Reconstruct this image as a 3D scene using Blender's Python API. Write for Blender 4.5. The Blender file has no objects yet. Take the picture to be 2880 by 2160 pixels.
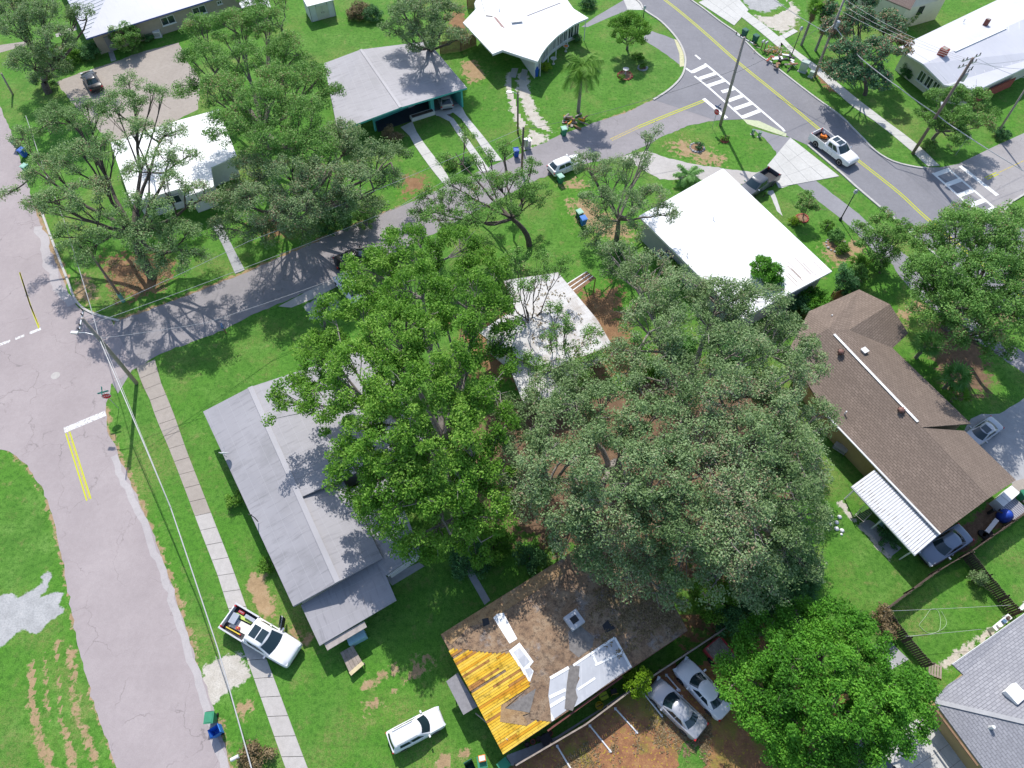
import bpy, bmesh, math, random
import numpy as np
from mathutils import Vector, Matrix
from mathutils.geometry import tessellate_polygon

# ---------------------------------------------------------------- camera, sky, sun, exposure
H = 56.0
TH = math.radians(32)
FPX = 1920.0
scene = bpy.context.scene
col = scene.collection
cam_d = bpy.data.cameras.new('camera'); cam_d.lens = 24; cam_d.sensor_width = 36
cam_d.clip_end = 2000; cam_d.clip_start = 0.5
cam = bpy.data.objects.new('camera', cam_d); col.objects.link(cam)
cam.location = (0, 0, H); cam.rotation_euler = (TH, 0, 0)
scene.camera = cam
SUN_EL = math.radians(48); SUN_AZ = math.radians(-11)      # azimuth of the sun from +Y towards +X
world = bpy.data.worlds.new('World'); scene.world = world; world.use_nodes = True
wn = world.node_tree; wn.nodes.clear()
sky = wn.nodes.new('ShaderNodeTexSky'); sky.sky_type = 'NISHITA'; sky.sun_disc = False
sky.sun_elevation = SUN_EL; sky.sun_rotation = SUN_AZ
bg = wn.nodes.new('ShaderNodeBackground'); bg.inputs['Strength'].default_value = 0.15
wo = wn.nodes.new('ShaderNodeOutputWorld')
wn.links.new(sky.outputs[0], bg.inputs['Color']); wn.links.new(bg.outputs[0], wo.inputs['Surface'])
sd = bpy.data.lights.new('sun', 'SUN'); sd.energy = 3.7; sd.angle = math.radians(0.5); sd.color = (1.0, 0.96, 0.9)
sun = bpy.data.objects.new('sun', sd); col.objects.link(sun)
ldir = Vector((-math.sin(SUN_AZ) * math.cos(SUN_EL), -math.cos(SUN_AZ) * math.cos(SUN_EL), -math.sin(SUN_EL)))
sun.rotation_euler = ldir.to_track_quat('-Z', 'Y').to_euler(); sun.location = (0, 0, 90)
scene.view_settings.view_transform = 'Standard'; scene.view_settings.look = 'None'
scene.view_settings.exposure = 0.42; scene.view_settings.gamma = 1.0
scene.render.engine = 'CYCLES'

# ---------------------------------------------------------------- pixels of the photograph -> points on a plane of known height
SC = 2212 / 800
REG = dict(A=(0, 0), B=(700, 0), C=(1400, 0), D=(2080, 0), E=(0, 550), F=(700, 550), G=(1400, 550), H=(2080, 550),
           I=(0, 1100), J=(0, 1560), K=(550, 1560), L=(1200, 1560), M=(1700, 1560), N=(2080, 1560), O=(2080, 1100), P=(550, 1000))
def px(R, x, y):
    if R == 'W': return (x * 1.302, y * 1.302)
    if R == 'X': return (x, y)
    o = REG[R]; return (o[0] + x / SC, o[1] + y / SC)
CT, ST = math.cos(TH), math.sin(TH)
def gp(R, x, y, z=0.0):
    a, b = px(R, x, y)
    u = (a - 1440) / FPX; v = (1080 - b) / FPX
    dy = v * CT + ST; dz = v * ST - CT
    t = (z - H) / dz
    return Vector((u * t, dy * t, z))
def gl(R, pts, z=0.0): return [gp(R, x, y, z) for x, y in pts]

rnd = random.Random(7)
rng = np.random.default_rng(11)

# ---------------------------------------------------------------- materials
def nn(nt, t, **kw):
    n = nt.nodes.new(t)
    for k, v in kw.items(): setattr(n, k, v)
    return n
def ramp(nt, fac, stops):
    r = nn(nt, 'ShaderNodeValToRGB'); e = r.color_ramp.elements
    while len(e) > 1: e.remove(e[-1])
    e[0].position, c = stops[0]; e[0].color = (*c, 1) if len(c) == 3 else c
    for p, c in stops[1:]:
        el = e.new(p); el.color = (*c, 1) if len(c) == 3 else c
    nt.links.new(fac, r.inputs[0]); return r.outputs[0]
def noise(nt, vec, scale, detail=4, rough=.6, dist=0):
    n = nn(nt, 'ShaderNodeTexNoise'); n.inputs['Scale'].default_value = scale
    n.inputs['Detail'].default_value = detail; n.inputs['Roughness'].default_value = rough; n.inputs['Distortion'].default_value = dist
    nt.links.new(vec, n.inputs['Vector']); return n.outputs['Fac']
def mix(nt, fac, a, b, mode='MIX'):
    m = nn(nt, 'ShaderNodeMix', data_type='RGBA', blend_type=mode)
    for s, v in ((m.inputs[0], fac), (m.inputs[6], a), (m.inputs[7], b)):
        if isinstance(v, (int, float)): s.default_value = v
        elif isinstance(v, (tuple, list)): s.default_value = (*v, 1)
        else: nt.links.new(v, s)
    return m.outputs[2]
def math_(nt, op, a, b=None, c=None, clamp=False):
    m = nn(nt, 'ShaderNodeMath', operation=op); m.use_clamp = clamp
    for i, v in enumerate((a, b, c)):
        if v is None: continue
        if isinstance(v, (int, float)): m.inputs[i].default_value = v
        else: nt.links.new(v, m.inputs[i])
    return m.outputs[0]
def base(name, rough=.85, spec=.3, metal=0):
    m = bpy.data.materials.new(name); m.use_nodes = True; nt = m.node_tree
    b = nt.nodes['Principled BSDF']; b.inputs['Roughness'].default_value = rough
    b.inputs['Metallic'].default_value = metal; b.inputs['Specular IOR Level'].default_value = spec
    return m, nt, b
def pos(nt): return nn(nt, 'ShaderNodeNewGeometry').outputs['Position']
def bump(nt, b, h, strength=.3, dist=.05):
    n = nn(nt, 'ShaderNodeBump'); n.inputs['Strength'].default_value = strength; n.inputs['Distance'].default_value = dist
    nt.links.new(h, n.inputs['Height']); nt.links.new(n.outputs[0], b.inputs['Normal'])
def simple(name, c, rough=.7, var=.15, scale=3, metal=0, spec=.4, bmp=0, bscale=30):
    m, nt, b = base(name, rough, spec, metal)
    if var:
        n = noise(nt, pos(nt), scale, 5, .65)
        d = tuple(max(0, v * (1 - var)) for v in c); l = tuple(min(1, v * (1 + var)) for v in c)
        nt.links.new(ramp(nt, n, [(.3, d), (.7, l)]), b.inputs['Base Color'])
    else: b.inputs['Base Color'].default_value = (*c, 1)
    if bmp: bump(nt, b, noise(nt, pos(nt), bscale, 3), bmp, .02)
    return m
def grass_color(nt):
    p = pos(nt)
    big = noise(nt, p, .09, 4, .6); mid = noise(nt, p, .5, 5, .65); fine = noise(nt, p, 2.6, 5, .75); tiny = noise(nt, p, 11, 4, .75)
    c = ramp(nt, mid, [(.30, (.072, .188, .028)), (.50, (.108, .250, .040)), (.70, (.168, .315, .068))])
    c = mix(nt, ramp(nt, big, [(.40, (0, 0, 0)), (.64, (.8, .8, .8))]), c, (.090, .258, .026))
    c = mix(nt, ramp(nt, fine, [(.36, (.9, .9, .9)), (.54, (0, 0, 0))]), c, (.045, .138, .018))
    straw = math_(nt, 'MULTIPLY', ramp(nt, noise(nt, p, .8, 6, .75), [(.56, (0, 0, 0)), (.68, (1, 1, 1))]), .62)
    dry = math_(nt, 'MULTIPLY', math_(nt, 'MULTIPLY', ramp(nt, noise(nt, p, .13, 4, .65), [(.50, (0, 0, 0)), (.66, (1, 1, 1))]), ramp(nt, noise(nt, p, 4.5, 5, .75), [(.40, (0, 0, 0)), (.62, (1, 1, 1))])), .75)
    c = mix(nt, dry, c, (.29, .25, .10))
    c = mix(nt, straw, c, (.27, .26, .10))
    c = mix(nt, ramp(nt, tiny, [(.36, (.7, .7, .7)), (.52, (0, 0, 0))]), c, (.045, .135, .016))
    c = mix(nt, ramp(nt, tiny, [(.56, (0, 0, 0)), (.70, (.55, .55, .55))]), c, (.200, .380, .080))
    return c, fine, tiny
m_grass, nt, b = base('grass', .9, .15)
c, f, t = grass_color(nt); nt.links.new(c, b.inputs['Base Color']); bump(nt, b, t, .7, .08)
def patch_mat(name, c1, c2, c3=None, scale=2.0, k=1.0, spots=None, veg=False):
    """bare ground that breaks up into the lawn where the attribute m runs out"""
    m, nt, b = base(name, .95, .1)
    g, f, t = grass_color(nt); p = pos(nt)
    n1 = noise(nt, p, scale, 6, .7); n2 = noise(nt, p, scale * 7, 4, .7)
    d = ramp(nt, n1, [(.3, c1), (.55, c2), (.75, c3 or c2)])
    d = mix(nt, ramp(nt, n2, [(.3, (.5, .5, .5)), (.55, (0, 0, 0))]), d, tuple(v * .6 for v in c1))
    if spots: d = mix(nt, ramp(nt, noise(nt, p, 5, 2, .5), [(.60, (0, 0, 0)), (.66, (1, 1, 1))]), d, spots)
    if veg:
        d = mix(nt, ramp(nt, noise(nt, p, .22, 5, .7), [(.50, (0, 0, 0)), (.60, (.75,) * 3)]), d, mix(nt, ramp(nt, n2, [(.4, (0, 0, 0)), (.6, (1, 1, 1))]), (.30, .22, .05), (.15, .22, .04)))
    a = nn(nt, 'ShaderNodeAttribute', attribute_name='m').outputs['Fac']
    nz = ramp(nt, noise(nt, p, 1.3, 7, .72), [(.30, (0, 0, 0)), (.70, (1, 1, 1))])
    br = math_(nt, 'ADD', a, math_(nt, 'MULTIPLY', math_(nt, 'SUBTRACT', nz, .5), k * 1.1))
    fac = ramp(nt, br, [(.42, (0, 0, 0)), (.60, (1, 1, 1))])
    nt.links.new(mix(nt, fac, g, d), b.inputs['Base Color']); bump(nt, b, n2, .6, .06)
    return m
def road_mat(name, c1, c2, crack=.5, stain=.5, cs=.22):
    m, nt, b = base(name, .9, .25); p = pos(nt)
    n1 = noise(nt, p, .25, 5, .6); n2 = noise(nt, p, 28, 3, .8); n3 = noise(nt, p, 2.2, 4, .7)
    c = ramp(nt, n1, [(.32, c1), (.68, c2)])
    c = mix(nt, ramp(nt, n3, [(.35, (stain * .5,) * 3), (.6, (0, 0, 0))]), c, tuple(v * .72 for v in c1))
    c = mix(nt, ramp(nt, n2, [(.25, (.55,) * 3), (.6, (0, 0, 0))]), c, tuple(v * .6 for v in c1))
    c = mix(nt, ramp(nt, n2, [(.6, (0, 0, 0)), (.8, (.5,) * 3)]), c, tuple(min(1, v * 1.35) for v in c2))
    if crack:
        vd = nn(nt, 'ShaderNodeTexVoronoi', feature='DISTANCE_TO_EDGE'); vd.inputs['Scale'].default_value = cs; vd.inputs['Randomness'].default_value = 1
        va = nn(nt, 'ShaderNodeVectorMath', operation='ADD'); nt.links.new(p, va.inputs[0])
        nz = nn(nt, 'ShaderNodeTexNoise'); nz.inputs['Scale'].default_value = .7; nz.inputs['Detail'].default_value = 5; nt.links.new(p, nz.inputs['Vector'])
        vs = nn(nt, 'ShaderNodeVectorMath', operation='SCALE'); vs.inputs['Scale'].default_value = 2.4; nt.links.new(nz.outputs['Color'], vs.inputs[0])
        nt.links.new(vs.outputs[0], va.inputs[1]); nt.links.new(va.outputs[0], vd.inputs['Vector'])
        ck = ramp(nt, vd.outputs['Distance'], [(.0, (1, 1, 1)), (.012, (0, 0, 0))])
        ckm = math_(nt, 'MULTIPLY', ck, math_(nt, 'MULTIPLY', ramp(nt, noise(nt, p, .3, 3), [(.42, (0, 0, 0)), (.58, (1, 1, 1))]), crack))
        c = mix(nt, ckm, c, tuple(v * .45 for v in c1))
    nt.links.new(c, b.inputs['Base Color']); bump(nt, b, n2, .35, .02)
    return m
def paint_mat(name, c, under, wear=.45):
    m, nt, b = base(name, .7, .3); p = pos(nt)
    w = ramp(nt, noise(nt, p, 5, 6, .75), [(wear - .06, (1, 1, 1)), (wear + .06, (0, 0, 0))])
    nt.links.new(mix(nt, w, c, under), b.inputs['Base Color']); return m
def shingle_mat(name, c1, c2, mortar, w=.32, h=.145):
    m, nt, b = base(name, .95, .12)
    uv = nn(nt, 'ShaderNodeUVMap').outputs[0]
    br = nn(nt, 'ShaderNodeTexBrick'); br.offset = .5
    br.inputs['Color1'].default_value = (*c1, 1); br.inputs['Color2'].default_value = (*c2, 1); br.inputs['Mortar'].default_value = (*mortar, 1)
    br.inputs['Scale'].default_value = 1; br.inputs['Mortar Size'].default_value = .02; br.inputs['Mortar Smooth'].default_value = .3
    br.inputs['Brick Width'].default_value = w; br.inputs['Row Height'].default_value = h
    nt.links.new(uv, br.inputs['Vector'])
    p = pos(nt)
    c = mix(nt, ramp(nt, noise(nt, p, .5, 4, .6), [(.35, (.45,) * 3), (.65, (0, 0, 0))]), br.outputs['Color'], tuple(v * .8 for v in c1))
    c = mix(nt, ramp(nt, noise(nt, p, 9, 4, .7), [(.35, (.35,) * 3), (.6, (0, 0, 0))]), c, mortar)
    nt.links.new(c, b.inputs['Base Color']); bump(nt, b, br.outputs['Fac'], -.5, .03)
    return m
def roof_mat(name, c, streak, dirt, seam=1.0, rough=.6, amt=.5, seam_c=None, sw=.02, vary=.1):
    """roll roofing: lap seams across (UV), streaks running down the slope"""
    m, nt, b = base(name, rough, .3); uv = nn(nt, 'ShaderNodeUVMap').outputs[0]; p = pos(nt)
    mp = nn(nt, 'ShaderNodeMapping'); mp.inputs['Scale'].default_value = (2.2, .22, 1); nt.links.new(uv, mp.inputs[0])
    s = noise(nt, mp.outputs[0], 1.6, 6, .7); d = noise(nt, p, .45, 5, .65)
    n0 = noise(nt, p, .2, 3, .5)
    cc = ramp(nt, n0, [(.3, tuple(v * (1 - vary) for v in c)), (.7, tuple(min(1, v * (1 + vary)) for v in c))])
    cc = mix(nt, ramp(nt, s, [(.52, (0, 0, 0)), (.72, (amt,) * 3)]), cc, streak)
    cc = mix(nt, ramp(nt, d, [(.52, (0, 0, 0)), (.75, (amt,) * 3)]), cc, dirt)
    if seam:
        br = nn(nt, 'ShaderNodeTexBrick'); br.offset = .37; br.inputs['Scale'].default_value = 1; br.inputs['Mortar Size'].default_value = sw
        br.inputs['Brick Width'].default_value = 5.0; br.inputs['Row Height'].default_value = seam; br.inputs['Mortar Smooth'].default_value = .6
        for k in ('Color1', 'Color2'): br.inputs[k].default_value = (0, 0, 0, 1)
        br.inputs['Mortar'].default_value = (.6, .6, .6, 1); nt.links.new(uv, br.inputs['Vector'])
        cc = mix(nt, br.outputs['Color'], cc, seam_c or tuple(min(1, v * 1.25) for v in c))
    nt.links.new(cc, b.inputs['Base Color']); bump(nt, b, noise(nt, p, 12, 3), .15, .02)
    return m
def leaf_mat(name, dark, mid, light, trans=.35, brown=None, bamt=0.0):
    m = bpy.data.materials.new(name); m.use_nodes = True; nt = m.node_tree; nt.nodes.clear()
    a = nn(nt, 'ShaderNodeAttribute', attribute_name='t').outputs['Fac']
    c = ramp(nt, a, [(0, dark), (.5, mid), (.96, light)] if not brown else [(0, dark), (.45, mid), (.93 - bamt, light), (.95 - bamt, brown)])
    pb = nn(nt, 'ShaderNodeBsdfPrincipled'); pb.inputs['Roughness'].default_value = .6; pb.inputs['Specular IOR Level'].default_value = .22
    tr = nn(nt, 'ShaderNodeBsdfTranslucent'); ms = nn(nt, 'ShaderNodeMixShader'); ms.inputs[0].default_value = trans
    o = nn(nt, 'ShaderNodeOutputMaterial')
    nt.links.new(c, pb.inputs['Base Color'])
    nt.links.new(mix(nt, .35, c, (.17, .40, .045)), tr.inputs['Color'])
    nt.links.new(pb.outputs[0], ms.inputs[1]); nt.links.new(tr.outputs[0], ms.inputs[2]); nt.links.new(ms.outputs[0], o.inputs[0])
    return m

MAT = {}
MAT['asphalt_old'] = road_mat('asphalt_old', (.362, .312, .312), (.425, .370, .368), .6, .4)
MAT['asphalt_mid'] = road_mat('asphalt_mid', (.285, .265, .272), (.345, .32, .328), .5, .5)
MAT['asphalt_new'] = road_mat('asphalt_new', (.225, .222, .240), (.272, .268, .288), .15, .5)
MAT['asphalt_side'] = road_mat('asphalt_side', (.33, .31, .31), (.40, .38, .38), .8, .4, .5)
MAT['trail'] = road_mat('trail', (.26, .255, .275), (.32, .315, .335), 0, .5)
MAT['concrete'] = road_mat('concrete', (.46, .43, .405), (.55, .52, .495), 0, .7)
MAT['concrete_white'] = road_mat('concrete_white', (.55, .54, .51), (.64, .63, .60), 0, .6)
MAT['concrete_grey'] = road_mat('concrete_grey', (.36, .36, .37), (.46, .46, .47), .3, .6)
MAT['concrete_tan'] = road_mat('concrete_tan', (.36, .315, .275), (.43, .38, .335), 0, .7)
MAT['joint'] = simple('joint_soil', (.10, .09, .06), .95)
MAT['kerb'] = road_mat('kerb_concrete', (.50, .48, .45), (.60, .58, .55), 0, .8)
MAT['sand'] = patch_mat('sand', (.44, .40, .34), (.55, .51, .45), (.61, .58, .52), 1.2, .9)
MAT['gravel'] = patch_mat('gravel', (.33, .33, .33), (.43, .43, .43), (.50, .49, .48), 1.0, .5)
MAT['dirt'] = patch_mat('dirt', (.30, .21, .12), (.40, .28, .16), (.46, .36, .24), 1.5, .9)
MAT['soil_orange'] = patch_mat('soil_orange', (.20, .115, .065), (.29, .17, .09), (.34, .235, .14), 1.2, 1.35)
MAT['mulch'] = patch_mat('mulch', (.21, .098, .060), (.35, .175, .088), (.45, .285, .125), 1.6, .5, spots=(.42, .29, .05), veg=True)
MAT['litter'] = patch_mat('leaf_litter', (.13, .085, .055), (.22, .14, .09), (.30, .20, .13), 2.5, 1.0)
MAT['white_paint'] = paint_mat('white_paint', (.78, .78, .76), (.24, .235, .25), .34)
MAT['worn_white'] = paint_mat('worn_white_paint', (.72, .71, .69), (.34, .30, .31), .46)
MAT['yellow_paint'] = paint_mat('yellow_paint', (.50, .52, .012), (.24, .235, .22), .30)
MAT['worn_yellow'] = paint_mat('worn_yellow_paint', (.55, .43, .08), (.30, .28, .27), .47)
MAT['bark'] = simple('bark', (.17, .145, .125), .95, .4, 4, bmp=.5, bscale=12)
MAT['bark_pale'] = simple('bark_pale', (.27, .24, .215), .95, .35, 4, bmp=.5, bscale=12)
MAT['bark_dark'] = simple('bark_dark', (.10, .082, .07), .95, .35, 4, bmp=.5, bscale=12)
MAT['palm_trunk'] = simple('palm_trunk', (.26, .235, .21), .9, .2, 6)
MAT['pole'] = simple('pole_wood', (.33, .28, .245), .9, .25, 3)
MAT['pole_dark'] = simple('pole_wood_dark', (.22, .16, .135), .9, .25, 3)
MAT['galv'] = simple('galvanised', (.52, .53, .55), .45, .1, 3, metal=.6)
MAT['black_metal'] = simple('black_metal', (.025, .026, .032), .5, .1)
MAT['wire'] = simple('wire', (.42, .42, .43), .5, .1)
MAT['wire_dark'] = simple('wire_dark', (.10, .10, .11), .6, .1)
MAT['glass'] = simple('window_glass', (.03, .045, .055), .06, 0, spec=.8)
MAT['car_glass'] = simple('car_glass', (.016, .034, .042), .05, 0, spec=.9)
MAT['tyre'] = simple('tyre', (.022, .022, .024), .9, .1)
MAT['rim'] = simple('rim', (.50, .51, .53), .35, .05, metal=.7)
MAT['trim'] = simple('black_trim', (.03, .03, .034), .6, .1)
MAT['chrome'] = simple('chrome', (.6, .61, .63), .2, 0, metal=.9)
MAT['lamp_red'] = simple('tail_lamp', (.45, .02, .02), .25, 0, spec=.6)
MAT['lamp_clear'] = simple('head_lamp', (.62, .64, .66), .15, 0, spec=.7)
MAT['white_trim'] = simple('white_trim', (.74, .74, .74), .6, .06)
MAT['wood'] = simple('weathered_wood', (.30, .25, .21), .9, .3, 3)
MAT['wood_brown'] = simple('brown_wood', (.26, .155, .09), .9, .3, 3)
MAT['wood_dark'] = simple('dark_wood', (.10, .075, .062), .9, .35, 3)
def car_paint(name, c, metal=.0, rough=.28):
    m, nt, b = base(name, rough, .5, metal); b.inputs['Base Color'].default_value = (*c, 1)
    b.inputs['Coat Weight'].default_value = .25; b.inputs['Coat Roughness'].default_value = .06
    return m
MAT['p_white'] = car_paint('paint_white', (.78, .78, .79))
MAT['p_silver'] = car_paint('paint_silver', (.46, .47, .50), .35)
MAT['p_grey'] = car_paint('paint_grey', (.11, .118, .135), .3)
MAT['p_bluegrey'] = car_paint('paint_bluegrey', (.21, .25, .32), .3)
MAT['p_black'] = car_paint('paint_black', (.008, .009, .012))

# ---------------------------------------------------------------- objects and meshes
def link(name, me, parent=None):
    o = bpy.data.objects.new(name, me); col.objects.link(o)
    if parent is not None:
        o.parent = parent
    return o
def tag(o, label=None, cat=None, group=None, kind=None):
    if label: o['label'] = label
    if cat: o['category'] = cat
    if group: o['group'] = group
    if kind: o['kind'] = kind
    return o
def thing(name, label, cat, loc=(0, 0, 0), rz=0, group=None):
    o = link(name, None); o.location = loc; o.rotation_euler = (0, 0, rz)
    return tag(o, label, cat, group)
def w2l(parent):
    """world -> local matrix of a thing standing at its location with a turn about z only (parts are given in world metres)"""
    m = Matrix.Identity(4); p = parent
    while p is not None:
        m = m @ (Matrix.Translation(p.location) @ Matrix.Rotation(p.rotation_euler[2], 4, 'Z')).inverted() if p.parent is None else m
        p = p.parent
    return m
class MB:
    def __init__(s): s.v = []; s.f = []; s.uv = {}
    def add(s, vs, fs):
        n = len(s.v); s.v += [tuple(v) for v in vs]; s.f += [tuple(i + n for i in f) for f in fs]; return n
    def box(s, c, d, rz=0, M=None):
        x, y, z = (k / 2 for k in d)
        vs = [Vector((sx * x, sy * y, sz * z)) for sz in (-1, 1) for sx, sy in ((-1, -1), (1, -1), (1, 1), (-1, 1))]
        R = Matrix.Rotation(rz, 3, 'Z')
        vs = [R @ v + Vector(c) for v in vs]
        if M is not None: vs = [M @ v for v in vs]
        s.add(vs, [(3, 2, 1, 0), (4, 5, 6, 7), (0, 1, 5, 4), (1, 2, 6, 5), (2, 3, 7, 6), (3, 0, 4, 7)]); return s
    def tube(s, pts, rad, n=6, cap=True):
        pts = [Vector(p) for p in pts]
        if not hasattr(rad, '__len__'): rad = [rad] * len(pts)
        k0 = len(s.v); up = Vector((0, 0, 1))
        for i, p in enumerate(pts):
            d = (pts[min(i + 1, len(pts) - 1)] - pts[max(i - 1, 0)]).normalized()
            a = d.cross(up if abs(d.z) < .95 else Vector((1, 0, 0))).normalized(); b_ = a.cross(d).normalized()
            for j in range(n):
                t = 2 * math.pi * j / n; s.v.append(tuple(p + (a * math.cos(t) + b_ * math.sin(t)) * rad[i]))
        for i in range(len(pts) - 1):
            for j in range(n):
                s.f.append((k0 + i * n + j, k0 + i * n + (j + 1) % n, k0 + (i + 1) * n + (j + 1) % n, k0 + (i + 1) * n + j))
        if cap:
            s.f.append(tuple(k0 + j for j in range(n))[::-1]); e = k0 + (len(pts) - 1) * n; s.f.append(tuple(e + j for j in range(n)))
        return s
    def lathe(s, prof, n=12, c=(0, 0, 0), M=None):
        k0 = len(s.v)
        for r, z in prof:
            for j in range(n):
                t = 2 * math.pi * j / n; v = Vector((c[0] + r * math.cos(t), c[1] + r * math.sin(t), c[2] + z))
                s.v.append(tuple(M @ v if M is not None else v))
        for i in range(len(prof) - 1):
            for j in range(n): s.f.append((k0 + i * n + j, k0 + i * n + (j + 1) % n, k0 + (i + 1) * n + (j + 1) % n, k0 + (i + 1) * n + j))
        s.f.append(tuple(k0 + j for j in range(n))[::-1]); e = k0 + (len(prof) - 1) * n; s.f.append(tuple(e + j for j in range(n)))
        return s
    def prism(s, pts, z0, z1):
        """pts: world xy ring; z0, z1 heights or lists"""
        n = len(pts); a = sum(pts[i][0] * pts[(i + 1) % n][1] - pts[(i + 1) % n][0] * pts[i][1] for i in range(n))
        if a < 0: pts = list(pts)[::-1]
        P = [Vector((p[0], p[1], 0)) for p in pts]; tr = tessellate_polygon([P])
        lo = [(p.x, p.y, z0) for p in P]; hi = [(p.x, p.y, z1) for p in P]
        def up(t): 
            A, B, C = (P[i] for i in t); return t if (B - A).cross(C - A).z > 0 else t[::-1]
        tr = [up(t) for t in tr]
        s.add(lo + hi, [tuple(t[::-1]) for t in tr] + [tuple(i + n for i in t) for t in tr] + [(i, (i + 1) % n, (i + 1) % n + n, i + n) for i in range(n)])
        return s
    def sheet(s, pts, z):
        P = [Vector((p[0], p[1], 0)) for p in pts]; tr = tessellate_polygon([P])
        out = []
        for t in tr:
            A, B, C = (P[i] for i in t); out.append(t if (B - A).cross(C - A).z > 0 else t[::-1])
        s.add([(p.x, p.y, z) for p in P], out); return s
    def build(s, name, mat, parent=None, smooth=False, ang=None, local=False):
        me = bpy.data.meshes.new(name)
        vs = s.v
        if parent is not None and not local:
            r = parent
            while r.parent is not None: r = r.parent
            Mi = (Matrix.Translation(r.location) @ Matrix.Rotation(r.rotation_euler[2], 4, 'Z')).inverted()
            vs = [tuple(Mi @ Vector(v)) for v in vs]
        me.from_pydata(vs, [], s.f); me.update()
        me.materials.append(MAT[mat] if isinstance(mat, str) else mat)
        if smooth: me.polygons.foreach_set('use_smooth', [True] * len(me.polygons))
        if ang: me.set_sharp_from_angle(angle=math.radians(ang))
        if s.uv:
            l = me.uv_layers.new(name='UVMap')
            for pi, uvs in s.uv.items():
                p = me.polygons[pi]
                for k, li in enumerate(p.loop_indices): l.data[li].uv = uvs[k]
        return link(name, me, parent)
def copy_tree(o, parent=None):
    c = o.copy(); col.objects.link(c); c.parent = parent
    for ch in [x for x in o.children]: copy_tree(ch, c)
    return c
def hashn(x, y, s=0): 
    v = math.sin(x * 12.9898 + y * 78.233 + s * 37.719) * 43758.5453; return v - math.floor(v)
def rough_edge(pts, step=.5, amp=.08, closed=True, seed=1):
    r = random.Random(seed); out = []; n = len(pts)
    for i in range(n if closed else n - 1):
        a, b_ = Vector(pts[i]).to_2d(), Vector(pts[(i + 1) % n]).to_2d(); L = (b_ - a).length
        k = max(1, min(400, int(L / step))); d = (b_ - a).normalized(); nrm = Vector((-d.y, d.x))
        for j in range(k): out.append(a.lerp(b_, j / k) + (nrm * r.gauss(0, amp) if j else Vector((0, 0))))
    if not closed: out.append(Vector(pts[-1]).to_2d())
    return out
def smooth_line(pts, n=6):
    """Catmull-Rom through points"""
    P = [Vector(p) for p in pts]; out = []
    for i in range(len(P) - 1):
        p0, p1, p2, p3 = P[max(i - 1, 0)], P[i], P[i + 1], P[min(i + 2, len(P) - 1)]
        for j in range(n):
            t = j / n; out.append(.5 * ((2 * p1) + (p2 - p0) * t + (2 * p0 - 5 * p1 + 4 * p2 - p3) * t * t + (3 * p1 - p0 - 3 * p2 + p3) * t ** 3))
    out.append(P[-1]); return out
def offset(line, d):
    out = []
    for i, p in enumerate(line):
        a = Vector(line[max(i - 1, 0)]).to_2d(); b_ = Vector(line[min(i + 1, len(line) - 1)]).to_2d(); t = (b_ - a).normalized()
        out.append(Vector(p).to_2d() + Vector((-t.y, t.x)) * d)
    return out
def ribbon(line, w, z, name, mat, parent=None, z0=None, jitter=0):
    L, R = offset(line, w / 2), offset(line, -w / 2)
    if jitter:
        L = rough_edge(L, .5, jitter, False, 3); R = rough_edge(R, .5, jitter, False, 4)
    ring = [tuple(p) for p in L] + [tuple(p) for p in reversed(R)]
    m = MB()
    if z0 is None: m.sheet(ring, z)
    else: m.prism(ring, z0, z)
    return m.build(name, mat, parent)
def structure(o): return tag(o, kind='structure')
def seg_dist(X, Y, pts, closed):
    D = np.full(X.shape, 1e9); n = len(pts)
    for i in range(n if closed else n - 1):
        ax, ay = pts[i][0], pts[i][1]; bx, by = pts[(i + 1) % n][0], pts[(i + 1) % n][1]
        dx, dy = bx - ax, by - ay; L2 = dx * dx + dy * dy + 1e-9
        t = np.clip(((X - ax) * dx + (Y - ay) * dy) / L2, 0, 1)
        D = np.minimum(D, np.hypot(X - ax - t * dx, Y - ay - t * dy))
    return D
def inside(X, Y, pts):
    r = np.zeros(X.shape, bool); n = len(pts)
    for i in range(n):
        ax, ay = pts[i][0], pts[i][1]; bx, by = pts[(i + 1) % n][0], pts[(i + 1) % n][1]
        c = ((ay > Y) != (by > Y)) & (X < (bx - ax) * (Y - ay) / (by - ay + 1e-12) + ax)
        r ^= c
    return r
_pz = [0]
def patch(name, pts, mat, z=.004, soft=.8, closed=True, width=0, step=.3):
    """bare patch of the ground with a broken edge; attribute m fades over `soft` metres"""
    _pz[0] += 1; z = .0012 + .00009 * _pz[0]; soft *= 1.25
    xs = [p[0] for p in pts]; ys = [p[1] for p in pts]; e = soft + width
    gx = np.arange(min(xs) - e, max(xs) + e + step, step); gy = np.arange(min(ys) - e, max(ys) + e + step, step)
    X, Y = np.meshgrid(gx, gy)
    d = seg_dist(X, Y, pts, closed)
    sdv = np.where(inside(X, Y, pts), d, -d) if closed else width / 2 - d
    mval = np.clip(.5 + sdv / (2 * soft), 0, 1)
    ny, nx = X.shape; idx = np.arange(nx * ny).reshape(ny, nx)
    q = np.stack([idx[:-1, :-1], idx[:-1, 1:], idx[1:, 1:], idx[1:, :-1]], -1).reshape(-1, 4)
    keep = mval.ravel()[q].max(1) > .01; q = q[keep]
    used = np.unique(q); remap = -np.ones(nx * ny, int); remap[used] = np.arange(len(used))
    vs = np.stack([X.ravel()[used], Y.ravel()[used], np.full(len(used), z)], -1)
    me = np_mesh(name, vs, remap[q]); a = me.attributes.new('m', 'FLOAT', 'POINT'); a.data.foreach_set('value', mval.ravel()[used].astype(np.float32))
    me.materials.append(MAT[mat]); return structure(link(name, me))
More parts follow.
